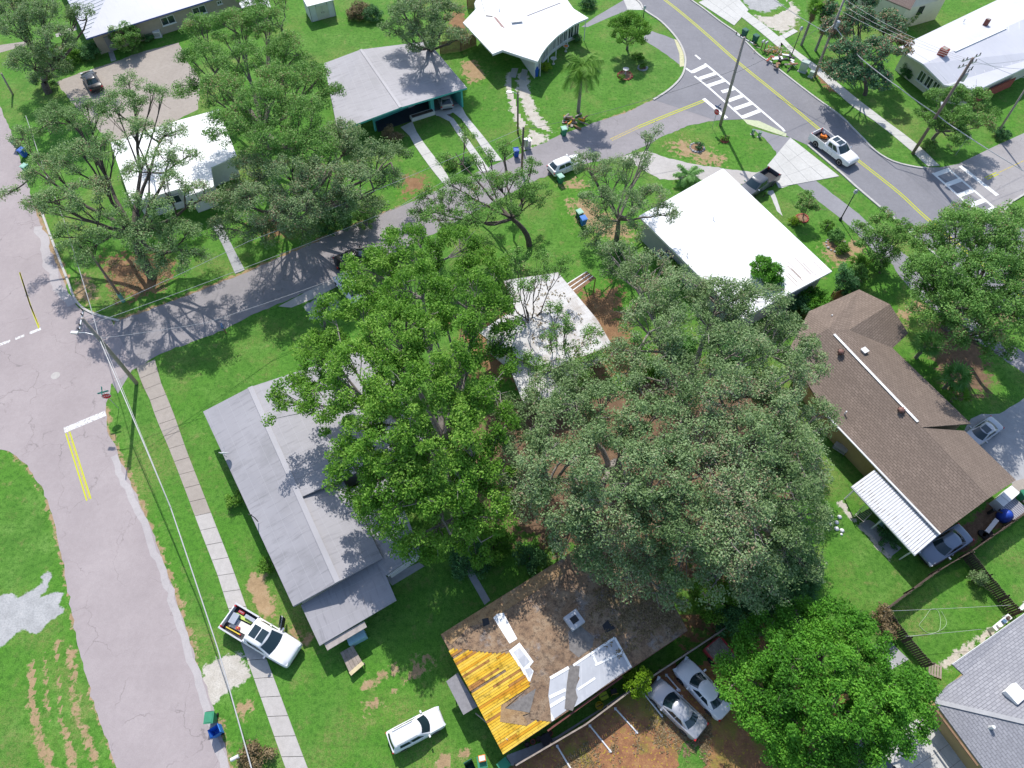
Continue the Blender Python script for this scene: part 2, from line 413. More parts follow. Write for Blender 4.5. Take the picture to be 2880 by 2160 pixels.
def np_mesh(name, vs, q, smooth=False):
    me = bpy.data.meshes.new(name); k = q.shape[1]
    me.vertices.add(len(vs)); me.vertices.foreach_set('co', np.ascontiguousarray(vs, np.float32).ravel())
    me.loops.add(q.size); me.loops.foreach_set('vertex_index', np.ascontiguousarray(q, np.int32).ravel())
    me.polygons.add(len(q)); me.polygons.foreach_set('loop_start', np.arange(0, q.size, k, dtype=np.int32))
    if smooth: me.polygons.foreach_set('use_smooth', np.ones(len(q), bool))
    me.update(calc_edges=True); return me

# ================================================================ ground, roads, pavements
g = MB(); N = 40; S = 420.0
g.add([(-S, -S * .5, 0), (S, -S * .5, 0), (S, S, 0), (-S, S, 0)], [(0, 1, 2, 3)])
ground = structure(g.build('ground', m_grass))

def WL(pts, z=0): return gl('W', pts, z)
def multi(*a):
    """mixed list: region letter followed by points"""
    out = []; R = 'W'
    for k in a:
        if isinstance(k, str): R = k
        else: out.append(gp(R, *k))
    return out
lr_left = multi('W', (275, 1760), (252, 1659), (205, 1530), (165, 1380), (140, 1230), (115, 1120), (95, 1060), (60, 1005), (20, 975), (-40, 960), (-320, 990))
lr_right = multi('W', (530, 1760), (497, 1659), (470, 1560), (440, 1470), (400, 1350), (370, 1260), (330, 1150), (290, 1060), (255, 980), (232, 930), (229, 880), (240, 830), (290, 795))
lr_up = multi('W', (240, 690), (200, 680), (170, 665), (150, 640), (130, 590), (100, 520), (75, 450), (50, 370), (30, 300), (0, 230), (-40, 100), (-75, -10), (-105, -110))
ring = rough_edge(lr_right, .5, .07, False, 1) + rough_edge(lr_up, .6, .04, False, 2)
ring += [v.to_2d() for v in multi('W', (-290, -110), (-230, 40), (-190, 200), (-150, 330), (-90, 560), (-110, 640), (-330, 700))]
ring += rough_edge(list(reversed(lr_left)), .5, .05, False, 3)
MAT['asphalt_pale'] = road_mat('asphalt_pale', (.43, .395, .395), (.50, .465, .46), .2, .5)
road_left = structure(MB().sheet(ring, .012).build('residential_road', 'asphalt_old'))
ms_up = multi('E', (900, 975), (1240, 860), (1890, 610), 'F', (700, 280), (1170, 90), 'C', (240, 1165), (430, 1075), (520, 1035), (830, 930), (1010, 868), (1215, 775))
ms_lo = multi('C', (1700, 937), (1500, 972), (1300, 1052), (1162, 1128), (950, 1225), (660, 1275), (300, 1400), 'W', (1000, 470), (850, 548), (729, 603), (538, 683), (483, 714), (345, 765), (285, 800))
ring = rough_edge(ms_up, .5, .06, False, 5) + rough_edge(ms_lo, .5, .06, False, 6) + [v.to_2d() for v in multi('W', (255, 850), (215, 780))]
road_mid = structure(MB().sheet(ring, .008).build('middle_street', 'asphalt_mid'))
mr_l1 = multi('C', (760, -200), (1000, -60), (1080, 0), (1140, 80), (1270, 170), (1390, 300), (1450, 420), (1455, 520), (1420, 610), (1330, 700), (1210, 775))
mr_l2 = multi('C', (1700, 937), (1900, 928), 'D', (60, 945), (360, 1055), (530, 1130), (780, 1340), (900, 1450), (1100, 1620), 'H', (1240, 215), (1360, 320), (1620, 545), (2212, 1030), (2900, 1560))
mr_r1 = multi('C', (1230, -200), (1500, 0), (1600, 70), (1730, 170), (1860, 260), (1930, 330), (2030, 430), 'D', (250, 500), (430, 640), (600, 770), (780, 900), (880, 1000), (960, 1080), (1060, 1180), (1200, 1260), (1380, 1303), (1450, 1306))
mr_r2 = multi('H', (2040, 140), (2290, 320), (2700, 620), (3300, 1080))
ring = [v.to_2d() for v in smooth_line(mr_l1, 5)] + [v.to_2d() for v in mr_l2] + [v.to_2d() for v in reversed(mr_r2)] + [v.to_2d() for v in reversed(smooth_line(mr_r1, 5))]
road_main = structure(MB().sheet(ring, .016).build('main_road', 'asphalt_new'))
ss_up = multi('D', (1380, 1300), (1560, 1302), (1700, 1275), (2000, 1130), (2212, 1035), (2900, 720))
ss_lo = multi('D', (2900, 1180), (2212, 1515), (2110, 1578), (2050, 1655), 'H', (2040, 140))
ring = [v.to_2d() for v in ss_up] + [v.to_2d() for v in ss_lo] + [gp('D', 1600, 1560).to_2d()]
road_side = structure(MB().sheet(ring, .012).build('side_street', 'asphalt_side'))

def mark(R, a, b_, w, mat, parent, z=.020, name='road_line'):
    A, B = gp(R, *a), gp(R, *b_)
    return ribbon([A, B], w, z, name, mat, parent)
def dashes(line, w, z, mat, parent, off=0, name='yellow_line'):
    return ribbon(offset(line, off) if off else line, w, z, name, mat, parent)
ycl = smooth_line(multi('C', (900, -290), (1300, 0), (1560, 212), (1860, 478), 'D', (300, 738), (600, 990), (940, 1262), (1240, 1500), 'H', (1460, 182), (1900, 545), (2500, 1030)), 4)
dashes(ycl, .13, .020, 'yellow_paint', road_main, .15); dashes(ycl, .13, .020, 'yellow_paint', road_main, -.15)
l = multi('C', (1605, 783), (1340, 888), (1090, 990)); dashes(l, .13, .0205, 'yellow_paint', road_mid, .16); dashes(l, .13, .0205, 'yellow_paint', road_mid, -.16)
l = multi('C', (1090, 990), (880, 1088)); dashes(l, .12, .013, 'worn_yellow', road_mid, .16); dashes(l, .12, .013, 'worn_yellow', road_mid, -.16)
l = multi('I', (527, 322), (692, 845)); dashes(l, .13, .017, 'yellow_paint', road_left, -.17); dashes(l, .12, .017, 'yellow_paint', road_left, .17); dashes(l, .08, .017, 'worn_yellow', road_left, .04)
l = multi('E', (160, 595), (255, 880), (312, 1030)); dashes(l, .13, .017, 'yellow_paint', road_left, -.1); dashes(multi('E', (148, 600), (225, 850), (300, 1020)), .12, .017, 'worn_yellow', road_left, .1)
mark('I', (500, 306), (822, 172), .62, 'worn_white', road_left, .017, 'stop_bar')
mark('E', (-60, 1182), (80, 1130), .35, 'worn_white', road_left, .017, 'stop_bar'); mark('E', (120, 1115), (190, 1088), .3, 'worn_white', road_left, .017, 'stop_bar'); mark('E', (230, 1072), (318, 1035), .35, 'worn_white', road_left, .017, 'stop_bar')
# ladder crossing at the corner
for a, b_ in (((1530, 592), (1640, 680)), ((1640, 680), (1910, 922)), ((1460, 530), (1515, 568)), ((1535, 428), (1575, 462))): mark('C', a, b_, .28, 'white_paint', road_main, .0215, 'crossing_edge')
ribbon(multi('C', (1610, 495), (1900, 735), (2212, 1000), 'D', (350, 1022)), .3, .022, 'crossing_edge', 'white_paint', road_main)
for a, b_ in (((1512, 562), (1625, 507)), ((1568, 612), (1690, 572)), ((1635, 668), (1762, 625)), ((1742, 716), (1835, 690)), ((1790, 785), (1912, 742)), ((1842, 848), (1975, 802)), ((1905, 912), (2035, 862))):
    mark('C', a, b_, .62, 'white_paint', road_main, .026, 'crossing_bar')
mark('C', (1600, 768), (1780, 920), .5, 'white_paint', road_mid, .0225, 'stop_bar')
for a, b_ in (((1500, 1345), (1790, 1600)), ((1620, 1312), (1985, 1620))): mark('D', a, b_, .28, 'white_paint', road_side, .0215, 'crossing_edge')
for a, b_ in (((1515, 1362), (1635, 1318)), ((1605, 1440), (1725, 1395)), ((1700, 1522), (1818, 1478)), ((1790, 1602), (1905, 1555))): mark('D', a, b_, .62, 'white_paint', road_side, .026, 'crossing_bar')
mark('H', (1800, 60), (1905, 158), .28, 'white_paint', road_side, .0215, 'crossing_edge'); mark('H', (1880, 150), (1990, 95), .62, 'white_paint', road_side, .026, 'crossing_bar')
mark('D', (1715, 1292), (2005, 1520), .5, 'white_paint', road_side, .0225, 'stop_bar')
for o in (-.16, .16): dashes(multi('D', (1915, 1390), (2005, 1348)), .14, .0165, 'yellow_paint', road_side, o)
dashes(multi('D', (2010, 1345), (2212, 1250)), .12, .0165, 'worn_yellow', road_side, 0)
# manhole
m = MB().lathe([(.42, .012), (.42, .02), (.36, .022), (0.02, .022)], 20, gp('E', 432, 1400)); tag(m.build('manhole_cover', 'concrete'), 'round pale manhole cover in the road at the left crossroads', 'manhole cover')

# kerbs
def kerb(line, w=.2, h=.12, name='kerb'):
    return structure(ribbon(line, w, h, name, 'kerb', None, -.05))
kerb([v.to_2d() for v in smooth_line(multi('E', (300, 60), (320, 110), (400, 330), (520, 640), (600, 830), (730, 920), (930, 975)), 4)], .22)
kerb([v.to_2d() for v in smooth_line(multi('C', (800, -170), (1080, 0), (1140, 80), (1270, 170), (1390, 300), (1450, 420), (1455, 520), (1420, 610), (1330, 700), (1210, 778)), 4)], .26)
kerb([v.to_2d() for v in smooth_line(mr_r1, 3)], .22)
kerb([v.to_2d() for v in multi('D', (530, 1130), (780, 1340), (900, 1450), (1100, 1620), 'H', (1240, 215), (1360, 320), (1620, 545), (2212, 1030), (2500, 1260))], .26)
kerb([v.to_2d() for v in multi('D', (2400, 1420), (2212, 1512), (2110, 1575), (2050, 1650), 'H', (2040, 140), (2150, 225))], .22)
# pale green strip by the oval
structure(MB().sheet([v.to_2d() for v in multi('C', (1905, 928), (2030, 940), 'D', (365, 1040), (360, 1065), (60, 965))], .024).build('corner_ramp', simple('pale_green_paint', (.48, .52, .33), .8)))
structure(MB().sheet([v.to_2d() for v in multi('C', (1372, 305), (1405, 315), (1445, 420), (1450, 515), (1415, 520), (1412, 420))], .024).build('corner_ramp', simple('pale_yellow_paint', (.52, .50, .30), .8)))

# asphalt trail along the main road
trail_a = multi('C', (1120, 300), (1200, 242), (1310, 280), (1390, 310), (1425, 400), (1440, 520), (1410, 500), (1320, 430), (1230, 370))
structure(MB().sheet(rough_edge(trail_a, .5, .05), .008).build('trail', 'trail'))
trail_b = multi('D', (100, 1000), (330, 1060), (400, 1070), (410, 1160), (290, 1245), (285, 1180), (200, 1080))
structure(MB().sheet(rough_edge(trail_b, .5, .04), .008).build('trail', 'trail'))
tl = smooth_line(multi('D', (490, 1395), (700, 1560), 'H', (890, 190), (1090, 390), (1255, 510), (1310, 600), (1500, 800), (1800, 1020), (2100, 1225), (2400, 1430)), 4)
structure(ribbon(tl, 2.3, .008, 'trail', 'trail', None, None, .05))

# pavements of concrete slabs
def slab_path(name, left, right, length=1.5, mat='concrete', gap=.02, top=.05):
    st = structure(MB().sheet([Vector(p).to_2d() for p in left] + [Vector(p).to_2d() for p in reversed(right)], .006).build(name, 'joint'))
    def resample(line, n):
        d = [0]
        for i in range(1, len(line)): d.append(d[-1] + (Vector(line[i]) - Vector(line[i - 1])).length)
        out = []
        for k in range(n + 1):
            s = d[-1] * k / n; i = max(j for j in range(len(d)) if d[j] <= s + 1e-9); i = min(i, len(line) - 2)
            out.append(Vector(line[i]).lerp(Vector(line[i + 1]), (s - d[i]) / (d[i + 1] - d[i] + 1e-9)))
        return out
    L = sum((Vector(left[i + 1]) - Vector(left[i])).length for i in range(len(left) - 1)); n = max(1, round(L / length))
    A, B = resample(left, n), resample(right, n)
    for i in range(n):
        t = gap / length
        q = [A[i].lerp(A[i + 1], t), B[i].lerp(B[i + 1], t), B[i].lerp(B[i + 1], 1 - t), A[i].lerp(A[i + 1], 1 - t)]
        mm = mat if isinstance(mat, str) else mat[min(len(mat) - 1, int(i / n * len(mat)))]
        MB().prism([p.to_2d() for p in q], -.04, top + rnd.uniform(-.008, .008)).build('slab', mm, st)
    return st
def slab_grid(name, c, nu, nv, mat='concrete', gap=.025, top=.05):
    c = [Vector(p) for p in c]
    st = structure(MB().sheet([p.to_2d() for p in c], .006).build(name, 'joint'))
    f = lambda u, v: (c[0].lerp(c[1], u)).lerp(c[3].lerp(c[2], u), v)
    for i in range(nu):
        for j in range(nv):
            e = gap / 2; eu = e / (c[1] - c[0]).length; ev = e / (c[3] - c[0]).length
            q = [f(i / nu + eu, j / nv + ev), f((i + 1) / nu - eu, j / nv + ev), f((i + 1) / nu - eu, (j + 1) / nv - ev), f(i / nu + eu, (j + 1) / nv - ev)]
            MB().prism([p.to_2d() for p in q], -.04, top + rnd.uniform(-.006, .006)).build('slab', mat, st)
    return st
slab_path('pavement', multi('E', (1062, 1335), (1115, 1500), 'I', (1145, 0), (1210, 200), (1330, 480), (1430, 740), (1550, 1060), (1690, 1420), 'K', (250, 400), (480, 1030), (700, 1659), (790, 1900)),
          multi('E', (1205, 1275), (1250, 1450), 'I', (1280, 0), (1350, 170), (1450, 460), (1560, 740), (1670, 1020), (1800, 1350), 'K', (400, 420), (610, 960), (872, 1659), (970, 1900)), 1.5,
          ['concrete_tan', 'concrete_tan', 'concrete_tan', 'concrete', 'concrete', 'concrete', 'concrete'])
slab_path('pavement', multi('C', (1868, 112), (2040, 250), (2212, 395), 'D', (290, 300), (420, 430), (560, 540), (720, 690), (880, 830), (1060, 950), (1200, 1060), (1340, 1180), (1465, 1295)),
          multi('C', (1935, 90), (2100, 215), (2212, 310), 'D', (300, 255), (420, 380), (600, 510), (780, 660), (940, 790), (1110, 920), (1260, 1030), (1390, 1130), (1555, 1290)), 1.6, 'concrete_white')
slab_grid('driveway_apron', multi('C', (1560, 20), (1800, -90), (1950, 78), (1838, 200)), 4, 2, 'concrete_white')
slab_path('garden_path', multi('D', (280, 300), (420, 225)), multi('D', (305, 330), (455, 245)), 1.2, 'concrete_white')
slab_grid('driveway', multi('D', (395, 1072), (775, 1372), (300, 1458), (215, 1288)), 3, 4, 'concrete_white')
structure(MB().sheet(rough_edge(multi('D', (300, 1460), (340, 1440), (540, 1345), (770, 1375), (560, 1360), (430, 1425), (330, 1462)), .5, .03), .0085).build('driveway_edge', 'concrete_white'))
structure(MB().sheet(rough_edge(multi('C', (950, 1230), (1080, 1185), (1165, 1172), (1300, 1222), (1500, 1272), (1750, 1312), (2010, 1342), (2120, 1310), (2180, 1400), (1900, 1430), (1700, 1500), (1600, 1400), (1260, 1395), (1080, 1290)), .5, .06), .0125).build('driveway', 'concrete'))
structure(MB().sheet(rough_edge(multi('D', (190, 1490), (260, 1480), (300, 1580), 'H', (335, 160), (290, 120), (240, 0)), .6, .03), .0125).build('garden_path', 'concrete_white'))
# the white-house drive and the two strips of the teal house
slab_path('garden_path', multi('B', (1180, 990), (1240, 1040), (1300, 1150), (1430, 1330), (1530, 1450)), multi('B', (1270, 945), (1310, 1040), (1380, 1140), (1500, 1290), (1590, 1440)), 2.2, 'concrete_white')
for a, b_ in ((((1450, 890), (1535, 905), (1620, 1040), (1740, 1220), (1800, 1340)), ((1480, 860), (1560, 880), (1675, 1040), (1800, 1220), (1880, 1330))),
              (((1570, 860), (1640, 910), (1760, 1070), (1880, 1260)), ((1645, 810), (1690, 900), (1830, 1070), (1970, 1250)))):
    slab_path('driveway_strip', gl('B', a), gl('B', b_), 2.4, 'concrete_white')
structure(MB().sheet(gl('B', [(1440, 870), (1650, 800), (1640, 850), (1560, 890), (1460, 905)]), .056).build('driveway', 'concrete_white'))
patch('gravel_track', gl('C', [(110, 590), (115, 690), (150, 850), (230, 1000), (330, 1110)]), 'sand', .004, .5, False, 1.6)
patch('gravel_track', gl('C', [(200, 590), (195, 690), (260, 870), (320, 960), (420, 1075)]), 'sand', .006, .5, False, 1.5)
patch('gravel_track', gl('C', [(240, 1010), (440, 1080), (300, 1130), (250, 1150)]), 'sand', .002, .6)
structure(MB().sheet(gl('C', [(110, 530), (160, 530), (140, 605), (88, 600)]), .01).build('driveway_strip', 'concrete_grey'))
structure(MB().sheet(gl('C', [(190, 535), (235, 545), (215, 630), (170, 612)]), .01).build('driveway_strip', 'concrete_grey'))
structure(MB().sheet(gl('C', [(650, 210), (760, 130), (980, 0), (1080, 0), (1130, 75), (1010, 80), (880, 130), (700, 210)]), .005).build('driveway', 'trail'))
structure(MB().sheet(gl('C', [(970, -20), (1080, -10), (1135, 78), (1010, 75)]), .009).build('driveway_apron', 'concrete_white'))
# parking apron of the tan house, other hard standings
structure(MB().sheet(rough_edge(multi('A', (440, 640), (620, 565), (800, 512), (1110, 402), (1390, 332), (1460, 480), (1560, 620), (1540, 850), (1350, 945), (860, 1105), (700, 950), (560, 800)), .5, .06), .005).build('parking_apron', 'concrete_tan'))
structure(MB().sheet(gl('A', [(840, 400), (880, 395), (905, 468), (865, 480)]), .009).build('garden_path', 'concrete_grey'))
structure(MB().sheet(gl('A', [(430, 265), (590, 195), (600, 230), (440, 290)]), .005).build('garden_path', 'concrete'))
structure(MB().sheet(gl('A', [(-60, 390), (0, 350), (210, 320), (215, 350), (0, 410), (-50, 425)]), .005).build('garden_path', 'concrete_tan'))
slab_path('garden_path', multi('E', (1650, 235), (1740, 400), (1830, 610)), multi('E', (1720, 215), (1810, 400), (1905, 580)), 1.8, 'concrete_grey')
structure(MB().sheet(gl('F', [(230, 862), (330, 872), (520, 795), (700, 700), (690, 645), (500, 722)]), .013).build('driveway_apron', 'concrete'))
patch('gravel_bed', gl('F', [(430, 850), (540, 790), (690, 780), (690, 900), (560, 960), (480, 960)]), 'gravel', .004, .5)
structure(MB().sheet(rough_edge(multi('O', (1740, 330), (1800, 215), (1880, 178), (2020, 176), (2212, 55), (2560, -130), (2700, 500), (2300, 800), (2212, 790), (2120, 720)), .6, .04), .005).build('driveway', 'concrete_grey'))
structure(MB().sheet(gl('O', [(2140, 700), (2212, 680), (2400, 600), (2400, 900), (2212, 870), (2150, 830), (2080, 770)]), .009).build('side_yard_slab', 'concrete_tan'))
slab_grid('driveway', multi('N', (1535, 1195), (1890, 1650), (1500, 2000), (1000, 1480)), 4, 3, 'concrete_white', .02, .03)
slab_grid('patio', multi('N', (1145, 655), (1315, 815), (1180, 895), (960, 745)), 2, 1, 'concrete_grey', .02, .04)
structure(MB().sheet(rough_edge(multi('O', (930, 1030), (1010, 1000), (1260, 1220), (1180, 1285)), .4, .05), .005).build('patio', 'concrete_grey'))
structure(MB().sheet(gl('K', [(1480, 180), (1530, 240), (1780, 90), (1740, 60)]), .005).build('garden_path', 'concrete_grey'))
structure(MB().sheet(gl('L', [(285, 100), (345, 95), (495, 355), (450, 390)]), .005).build('garden_path', 'concrete_grey'))
structure(MB().sheet(gl('L', [(620, 1560), (1000, 1420), (1380, 1180), (1560, 1060), (1540, 1090), (700, 1640), (640, 1640)]), .009).build('side_yard_slab', 'concrete_grey'))
# bare and sandy patches
def P_(name, R, pts, mat, **k): return patch(name, gl(R, pts), mat, **k)
patch('road_verge', lr_right[1:-2], 'dirt', .004, .45, False, .5)
patch('road_verge', lr_left[1:-2], 'dirt', .004, .35, False, .3)
patch('road_verge', multi('E', (300, 80), (300, 200), (440, 520), (520, 700), (590, 850), (700, 930)), 'dirt', .004, .4, False, 1.0)
patch('road_verge', ms_up[:5], 'dirt', .003, .4, False, .5)
patch('road_verge', multi('C', (450, 1080), (830, 935), (1010, 872), (1215, 780), (1330, 712), (1420, 620)), 'dirt', .003, .35, False, .35)
P_('sandy_apron', 'K', [(60, 900), (150, 822), (250, 762), (360, 785), (420, 940), (330, 1030), (180, 1110), (150, 1205), (110, 1205), (40, 1000)], 'sand', z=.0045, soft=.4)
P_('gravel_patch', 'J', [(-200, 420), (0, 320), (120, 295), (130, 345), (200, 300), (330, 220), (320, 170), (380, 135), (400, 170), (370, 260), (310, 330), (440, 280), (480, 300), (465, 400), (515, 430), (440, 480), (300, 600), (240, 610), (180, 575), (100, 640), (0, 720), (-200, 860)], 'gravel', z=.004, soft=.3, step=.2)
for k, l in enumerate(([(262, 860), (252, 1100), (290, 1350), (380, 1659), (420, 1800)], [(365, 740), (375, 1050), (420, 1260)], [(455, 700), (480, 1000), (520, 1400), (575, 1630)], [(550, 720), (570, 1050), (610, 1270), (700, 1470), (760, 1660)])):
    patch('tyre_rut', gl('J', l), 'dirt', .004 + .001 * k, .45, False, (.6, .35, .5, .4)[k])
P_('bare_patch', 'K', [(440, 150), (540, 170), (570, 300), (630, 350), (610, 470), (530, 510), (470, 390), (380, 230)], 'dirt', soft=.4)
P_('bare_patch', 'K', [(740, 560), (790, 590), (900, 640), (850, 700), (820, 690), (760, 640)], 'dirt', soft=.5)
patch('bare_patch', gl('K', [(1360, 1150), (1440, 1060), (1540, 960), (1680, 900), (1790, 840)]), 'dirt', .004, .9, False, .9)
patch('bare_patch', gl('K', [(1340, 1010), (1480, 940), (1560, 880)]), 'dirt', .0045, .7, False, .3)
P_('bare_patch', 'K', [(1840, 1659), (1900, 1580), (1990, 1560), (2000, 1640), (1960, 1700)], 'dirt', soft=.5)
P_('bare_patch', 'K', [(2040, 1540), (2130, 1510), (2150, 1560), (2060, 1600)], 'dirt', soft=.4)
P_('bare_patch', 'K', [(330, 1180), (430, 1140), (440, 1190), (360, 1270)], 'dirt', soft=.5)
P_('bare_soil', 'E', [(790, 490), (1180, 470), (1340, 520), (1320, 640), (1180, 760), (1000, 800), (830, 700)], 'soil_orange', soft=1.2)
P_('bare_soil', 'E', [(640, 620), (700, 640), (730, 800), (680, 830), (600, 830), (580, 760)], 'dirt', soft=1.0)
P_('bare_soil', 'F', [(60, 200), (210, 150), (330, 280), (200, 330), (80, 300)], 'soil_orange', soft=1.2)
P_('bare_soil', 'B', [(1190, 1380), (1330, 1360), (1400, 1470), (1230, 1520)], 'soil_orange', soft=1.0)
P_('bare_soil', 'B', [(1640, 490), (1760, 470), (1850, 600), (1720, 640)], 'dirt', soft=.9)
P_('bare_soil', 'B', [(1530, 120), (1660, 60), (1720, 280), (1600, 320)], 'soil_orange', soft=.8)
P_('bare_soil', 'C', [(500, 1450), (600, 1400), (760, 1500), (900, 1750), (700, 1800), (560, 1600)], 'dirt', soft=1.3)
P_('bare_soil', 'C', [(1330, 1130), (1480, 1100), (1760, 1230), (1700, 1290), (1450, 1210)], 'dirt', z=.003, soft=1.6)
P_('sandy_yard', 'D', [(110, 120), (260, -60), (460, 60), (450, 180), (330, 260), (190, 190)], 'sand', soft=.7)
P_('gravel_yard', 'C', [(1850, -60), (2100, -80), (2212, 40), (2090, 100), (1960, 70)], 'gravel', z=.003, soft=.8)
P_('leaf_litter_bed', 'D', [(560, 560), (720, 620), (800, 740), (690, 700), (640, 650)], 'soil_orange', soft=.5)
P_('parking_lot', 'L', [(560, 1720), (640, 1660), (1100, 1400), (1560, 1075), (2212, 640), (2520, 430), (3300, 1100), (3300, 1500), (2800, 2300), (1500, 2500), (300, 2100)], 'mulch', soft=.35)
P_('leaf_litter_bed', 'M', [(150, -300), (700, -320), (840, 200), (900, 570), (640, 700), (480, 300)], 'soil_orange', z=.005, soft=1.2)
P_('leaf_litter_bed', 'W', [(1120, 820), (1400, 760), (1700, 850), (1740, 1000), (1560, 1260), (1330, 1240), (1060, 1130), (1000, 950)], 'litter', z=.003, soft=2.0, step=.5)
P_('leaf_litter_bed', 'W', [(990, 700), (1330, 620), (1380, 800), (1200, 850), (1020, 800)], 'soil_orange', z=.005, soft=1.2)
patch('sandy_strip', gl('O', [(790, 880), (860, 960), (1000, 1100), (1160, 1290)]), 'sand', .004, .35, False, .5)
patch('sandy_strip', gl('N', [(1600, 860), (1760, 730), (1950, 590)]), 'sand', .004, .3, False, .5)
P_('bare_soil', 'O', [(1540, 1250), (1800, 1000), (1960, 860), (2212, 850), (2120, 980), (1720, 1270)], 'litter', z=.003, soft=.4)
P_('dry_lawn', 'G', [(550, 50), (700, 30), (1000, 250), (1100, 300), (900, 350), (640, 200)], 'dirt', z=.003, soft=1.5)
P_('dry_lawn', 'H', [(640, 380), (900, 350), (960, 430), (760, 560)], 'dirt', z=.003, soft=1.6)
P_('dry_lawn', 'H', [(1230, 900), (1400, 830), (1540, 900), (1480, 1000), (1300, 1010)], 'dirt', z=.003, soft=1.0)
P_('dark_soil', 'H', [(1440, 1000), (1700, 950), (1900, 1200), (1950, 1500), (1700, 1600), (1500, 1250)], 'litter', z=.003, soft=1.2)

structure(ribbon(rough_edge([v for v in offset(lr_right[1:9], .38)], .6, .10, False, 9), .55, .0145, 'road_shoulder', 'asphalt_pale', None, None, .07))
structure(ribbon(rough_edge([v for v in offset(multi('E', (300, 240), (360, 470), (440, 690), (560, 850)), 0)], .6, .2, False, 9), .9, .0145, 'road_shoulder', 'asphalt_pale', None, None, .15))
structure(MB().sheet(rough_edge(multi('M', (600, 1480), (700, 1440), (800, 1540), (790, 1640), (680, 1700), (560, 1660)), .25, .10), .0135).build('grass_patch', m_grass))

# ================================================================ houses
MAT['r_grey'] = roof_mat('grey_membrane', (.325, .315, .335), (.19, .185, .195), (.245, .24, .25), 1.0, .6, .8, (.40, .39, .415), .02)
MAT['ridge'] = roof_mat('ridge_coat', (.37, .36, .38), (.34, .34, .37), (.40, .40, .43), 0)
MAT['r_white'] = roof_mat('white_membrane', (.80, .80, .80), (.70, .70, .69), (.74, .74, .73), 0, .6, .4, vary=.03)
MAT['r_white2'] = roof_mat('white_metal', (.56, .56, .60), (.45, .45, .48), (.50, .50, .53), .9, .5, .5, (.60, .60, .64), .012, .05)
MAT['r_offwhite'] = roof_mat('chalky_membrane', (.58, .57, .57), (.40, .37, .34), (.30, .24, .19), .9, .7, .8)
def blotch_mat(name, cs, dark, grey, s=.8):
    m, nt, b = base(name, .95, .1); p = pos(nt)
    c = ramp(nt, noise(nt, p, s, 7, .72, .6), [(.32, cs[0]), (.48, cs[1]), (.66, cs[2])])
    c = mix(nt, ramp(nt, noise(nt, p, s * .55, 5, .7), [(.54, (0, 0, 0)), (.64, (.75,) * 3)]), c, grey)
    c = mix(nt, ramp(nt, noise(nt, p, s * 3.5, 5, .75), [(.36, (.8,) * 3), (.50, (0, 0, 0))]), c, dark)
    c = mix(nt, ramp(nt, noise(nt, p, 16, 3, .7), [(.38, (.5,) * 3), (.52, (0, 0, 0))]), c, dark)
    nt.links.new(c, b.inputs['Base Color']); bump(nt, b, noise(nt, p, 9, 4), .4, .03); return m
MAT['r_brown'] = blotch_mat('weathered_felt', ((.19, .125, .085), (.29, .195, .125), (.36, .27, .185)), (.085, .062, .05), (.30, .29, .29))
MAT['r_tan'] = blotch_mat('tan_felt', ((.29, .175, .085), (.38, .245, .125), (.42, .29, .17)), (.16, .10, .06), (.30, .22, .15))
MAT['shingle_brown'] = shingle_mat('brown_shingle', (.215, .168, .138), (.275, .215, .176), (.085, .066, .055), .42, .21)
MAT['shingle_grey'] = shingle_mat('grey_shingle', (.30, .30, .325), (.37, .37, .395), (.15, .15, .17), .42, .2)
MAT['shingle_tan'] = shingle_mat('tan_shingle', (.30, .225, .19), (.36, .28, .24), (.18, .13, .11))
MAT['w_tan'] = simple('tan_stucco', (.40, .345, .275), .9, .08, 2)
MAT['w_ochre'] = simple('ochre_stucco', (.40, .29, .14), .9, .08, 2)
MAT['w_white'] = simple('white_stucco', (.68, .68, .66), .9, .06, 2)
MAT['w_grey'] = simple('grey_stucco', (.42, .43, .45), .9, .08, 2)
MAT['w_teal'] = simple('teal_stucco', (.09, .43, .40), .8, .06, 2)
MAT['w_cream'] = simple('cream_stucco', (.62, .60, .48), .9, .06, 2)
MAT['w_red'] = simple('dark_red_fascia', (.16, .055, .045), .8, .2, 3)
MAT['fascia_grey'] = simple('grey_fascia', (.30, .28, .34), .7, .1)
MAT['fascia_blue'] = simple('blue_fascia', (.10, .14, .42), .6, .1)
MAT['navy_floor'] = simple('dark_porch_floor', (.030, .034, .060), .6, .15)
MAT['silver_coat'] = roof_mat('silver_coat', (.46, .47, .50), (.62, .62, .64), (.36, .37, .40), 0, .5, .8, vary=.15)
MAT['white_coat'] = simple('white_roof_coat', (.80, .80, .79), .6, .05)
MAT['felt_grey'] = simple('grey_felt', (.19, .175, .165), .95, .25, 4)
MAT['felt_black'] = simple('black_felt', (.035, .036, .042), .9, .2)
MAT['brick_red'] = simple('red_brick', (.33, .085, .06), .9, .25, 6)
for i, c in enumerate(((.62, .36, .03), (.66, .42, .045), (.55, .27, .02), (.50, .23, .025), (.68, .46, .07), (.36, .17, .05))):
    m, nt, b = base('deck_plank_%d' % i, .85, .2); p = pos(nt)
    cc = ramp(nt, noise(nt, p, 1.7, 5, .7), [(.36, tuple(v * .5 for v in c)), (.50, c), (.72, tuple(min(1, v * 1.12) for v in c))]); nt.links.new(cc, b.inputs['Base Color']); MAT['deck%d' % i] = m

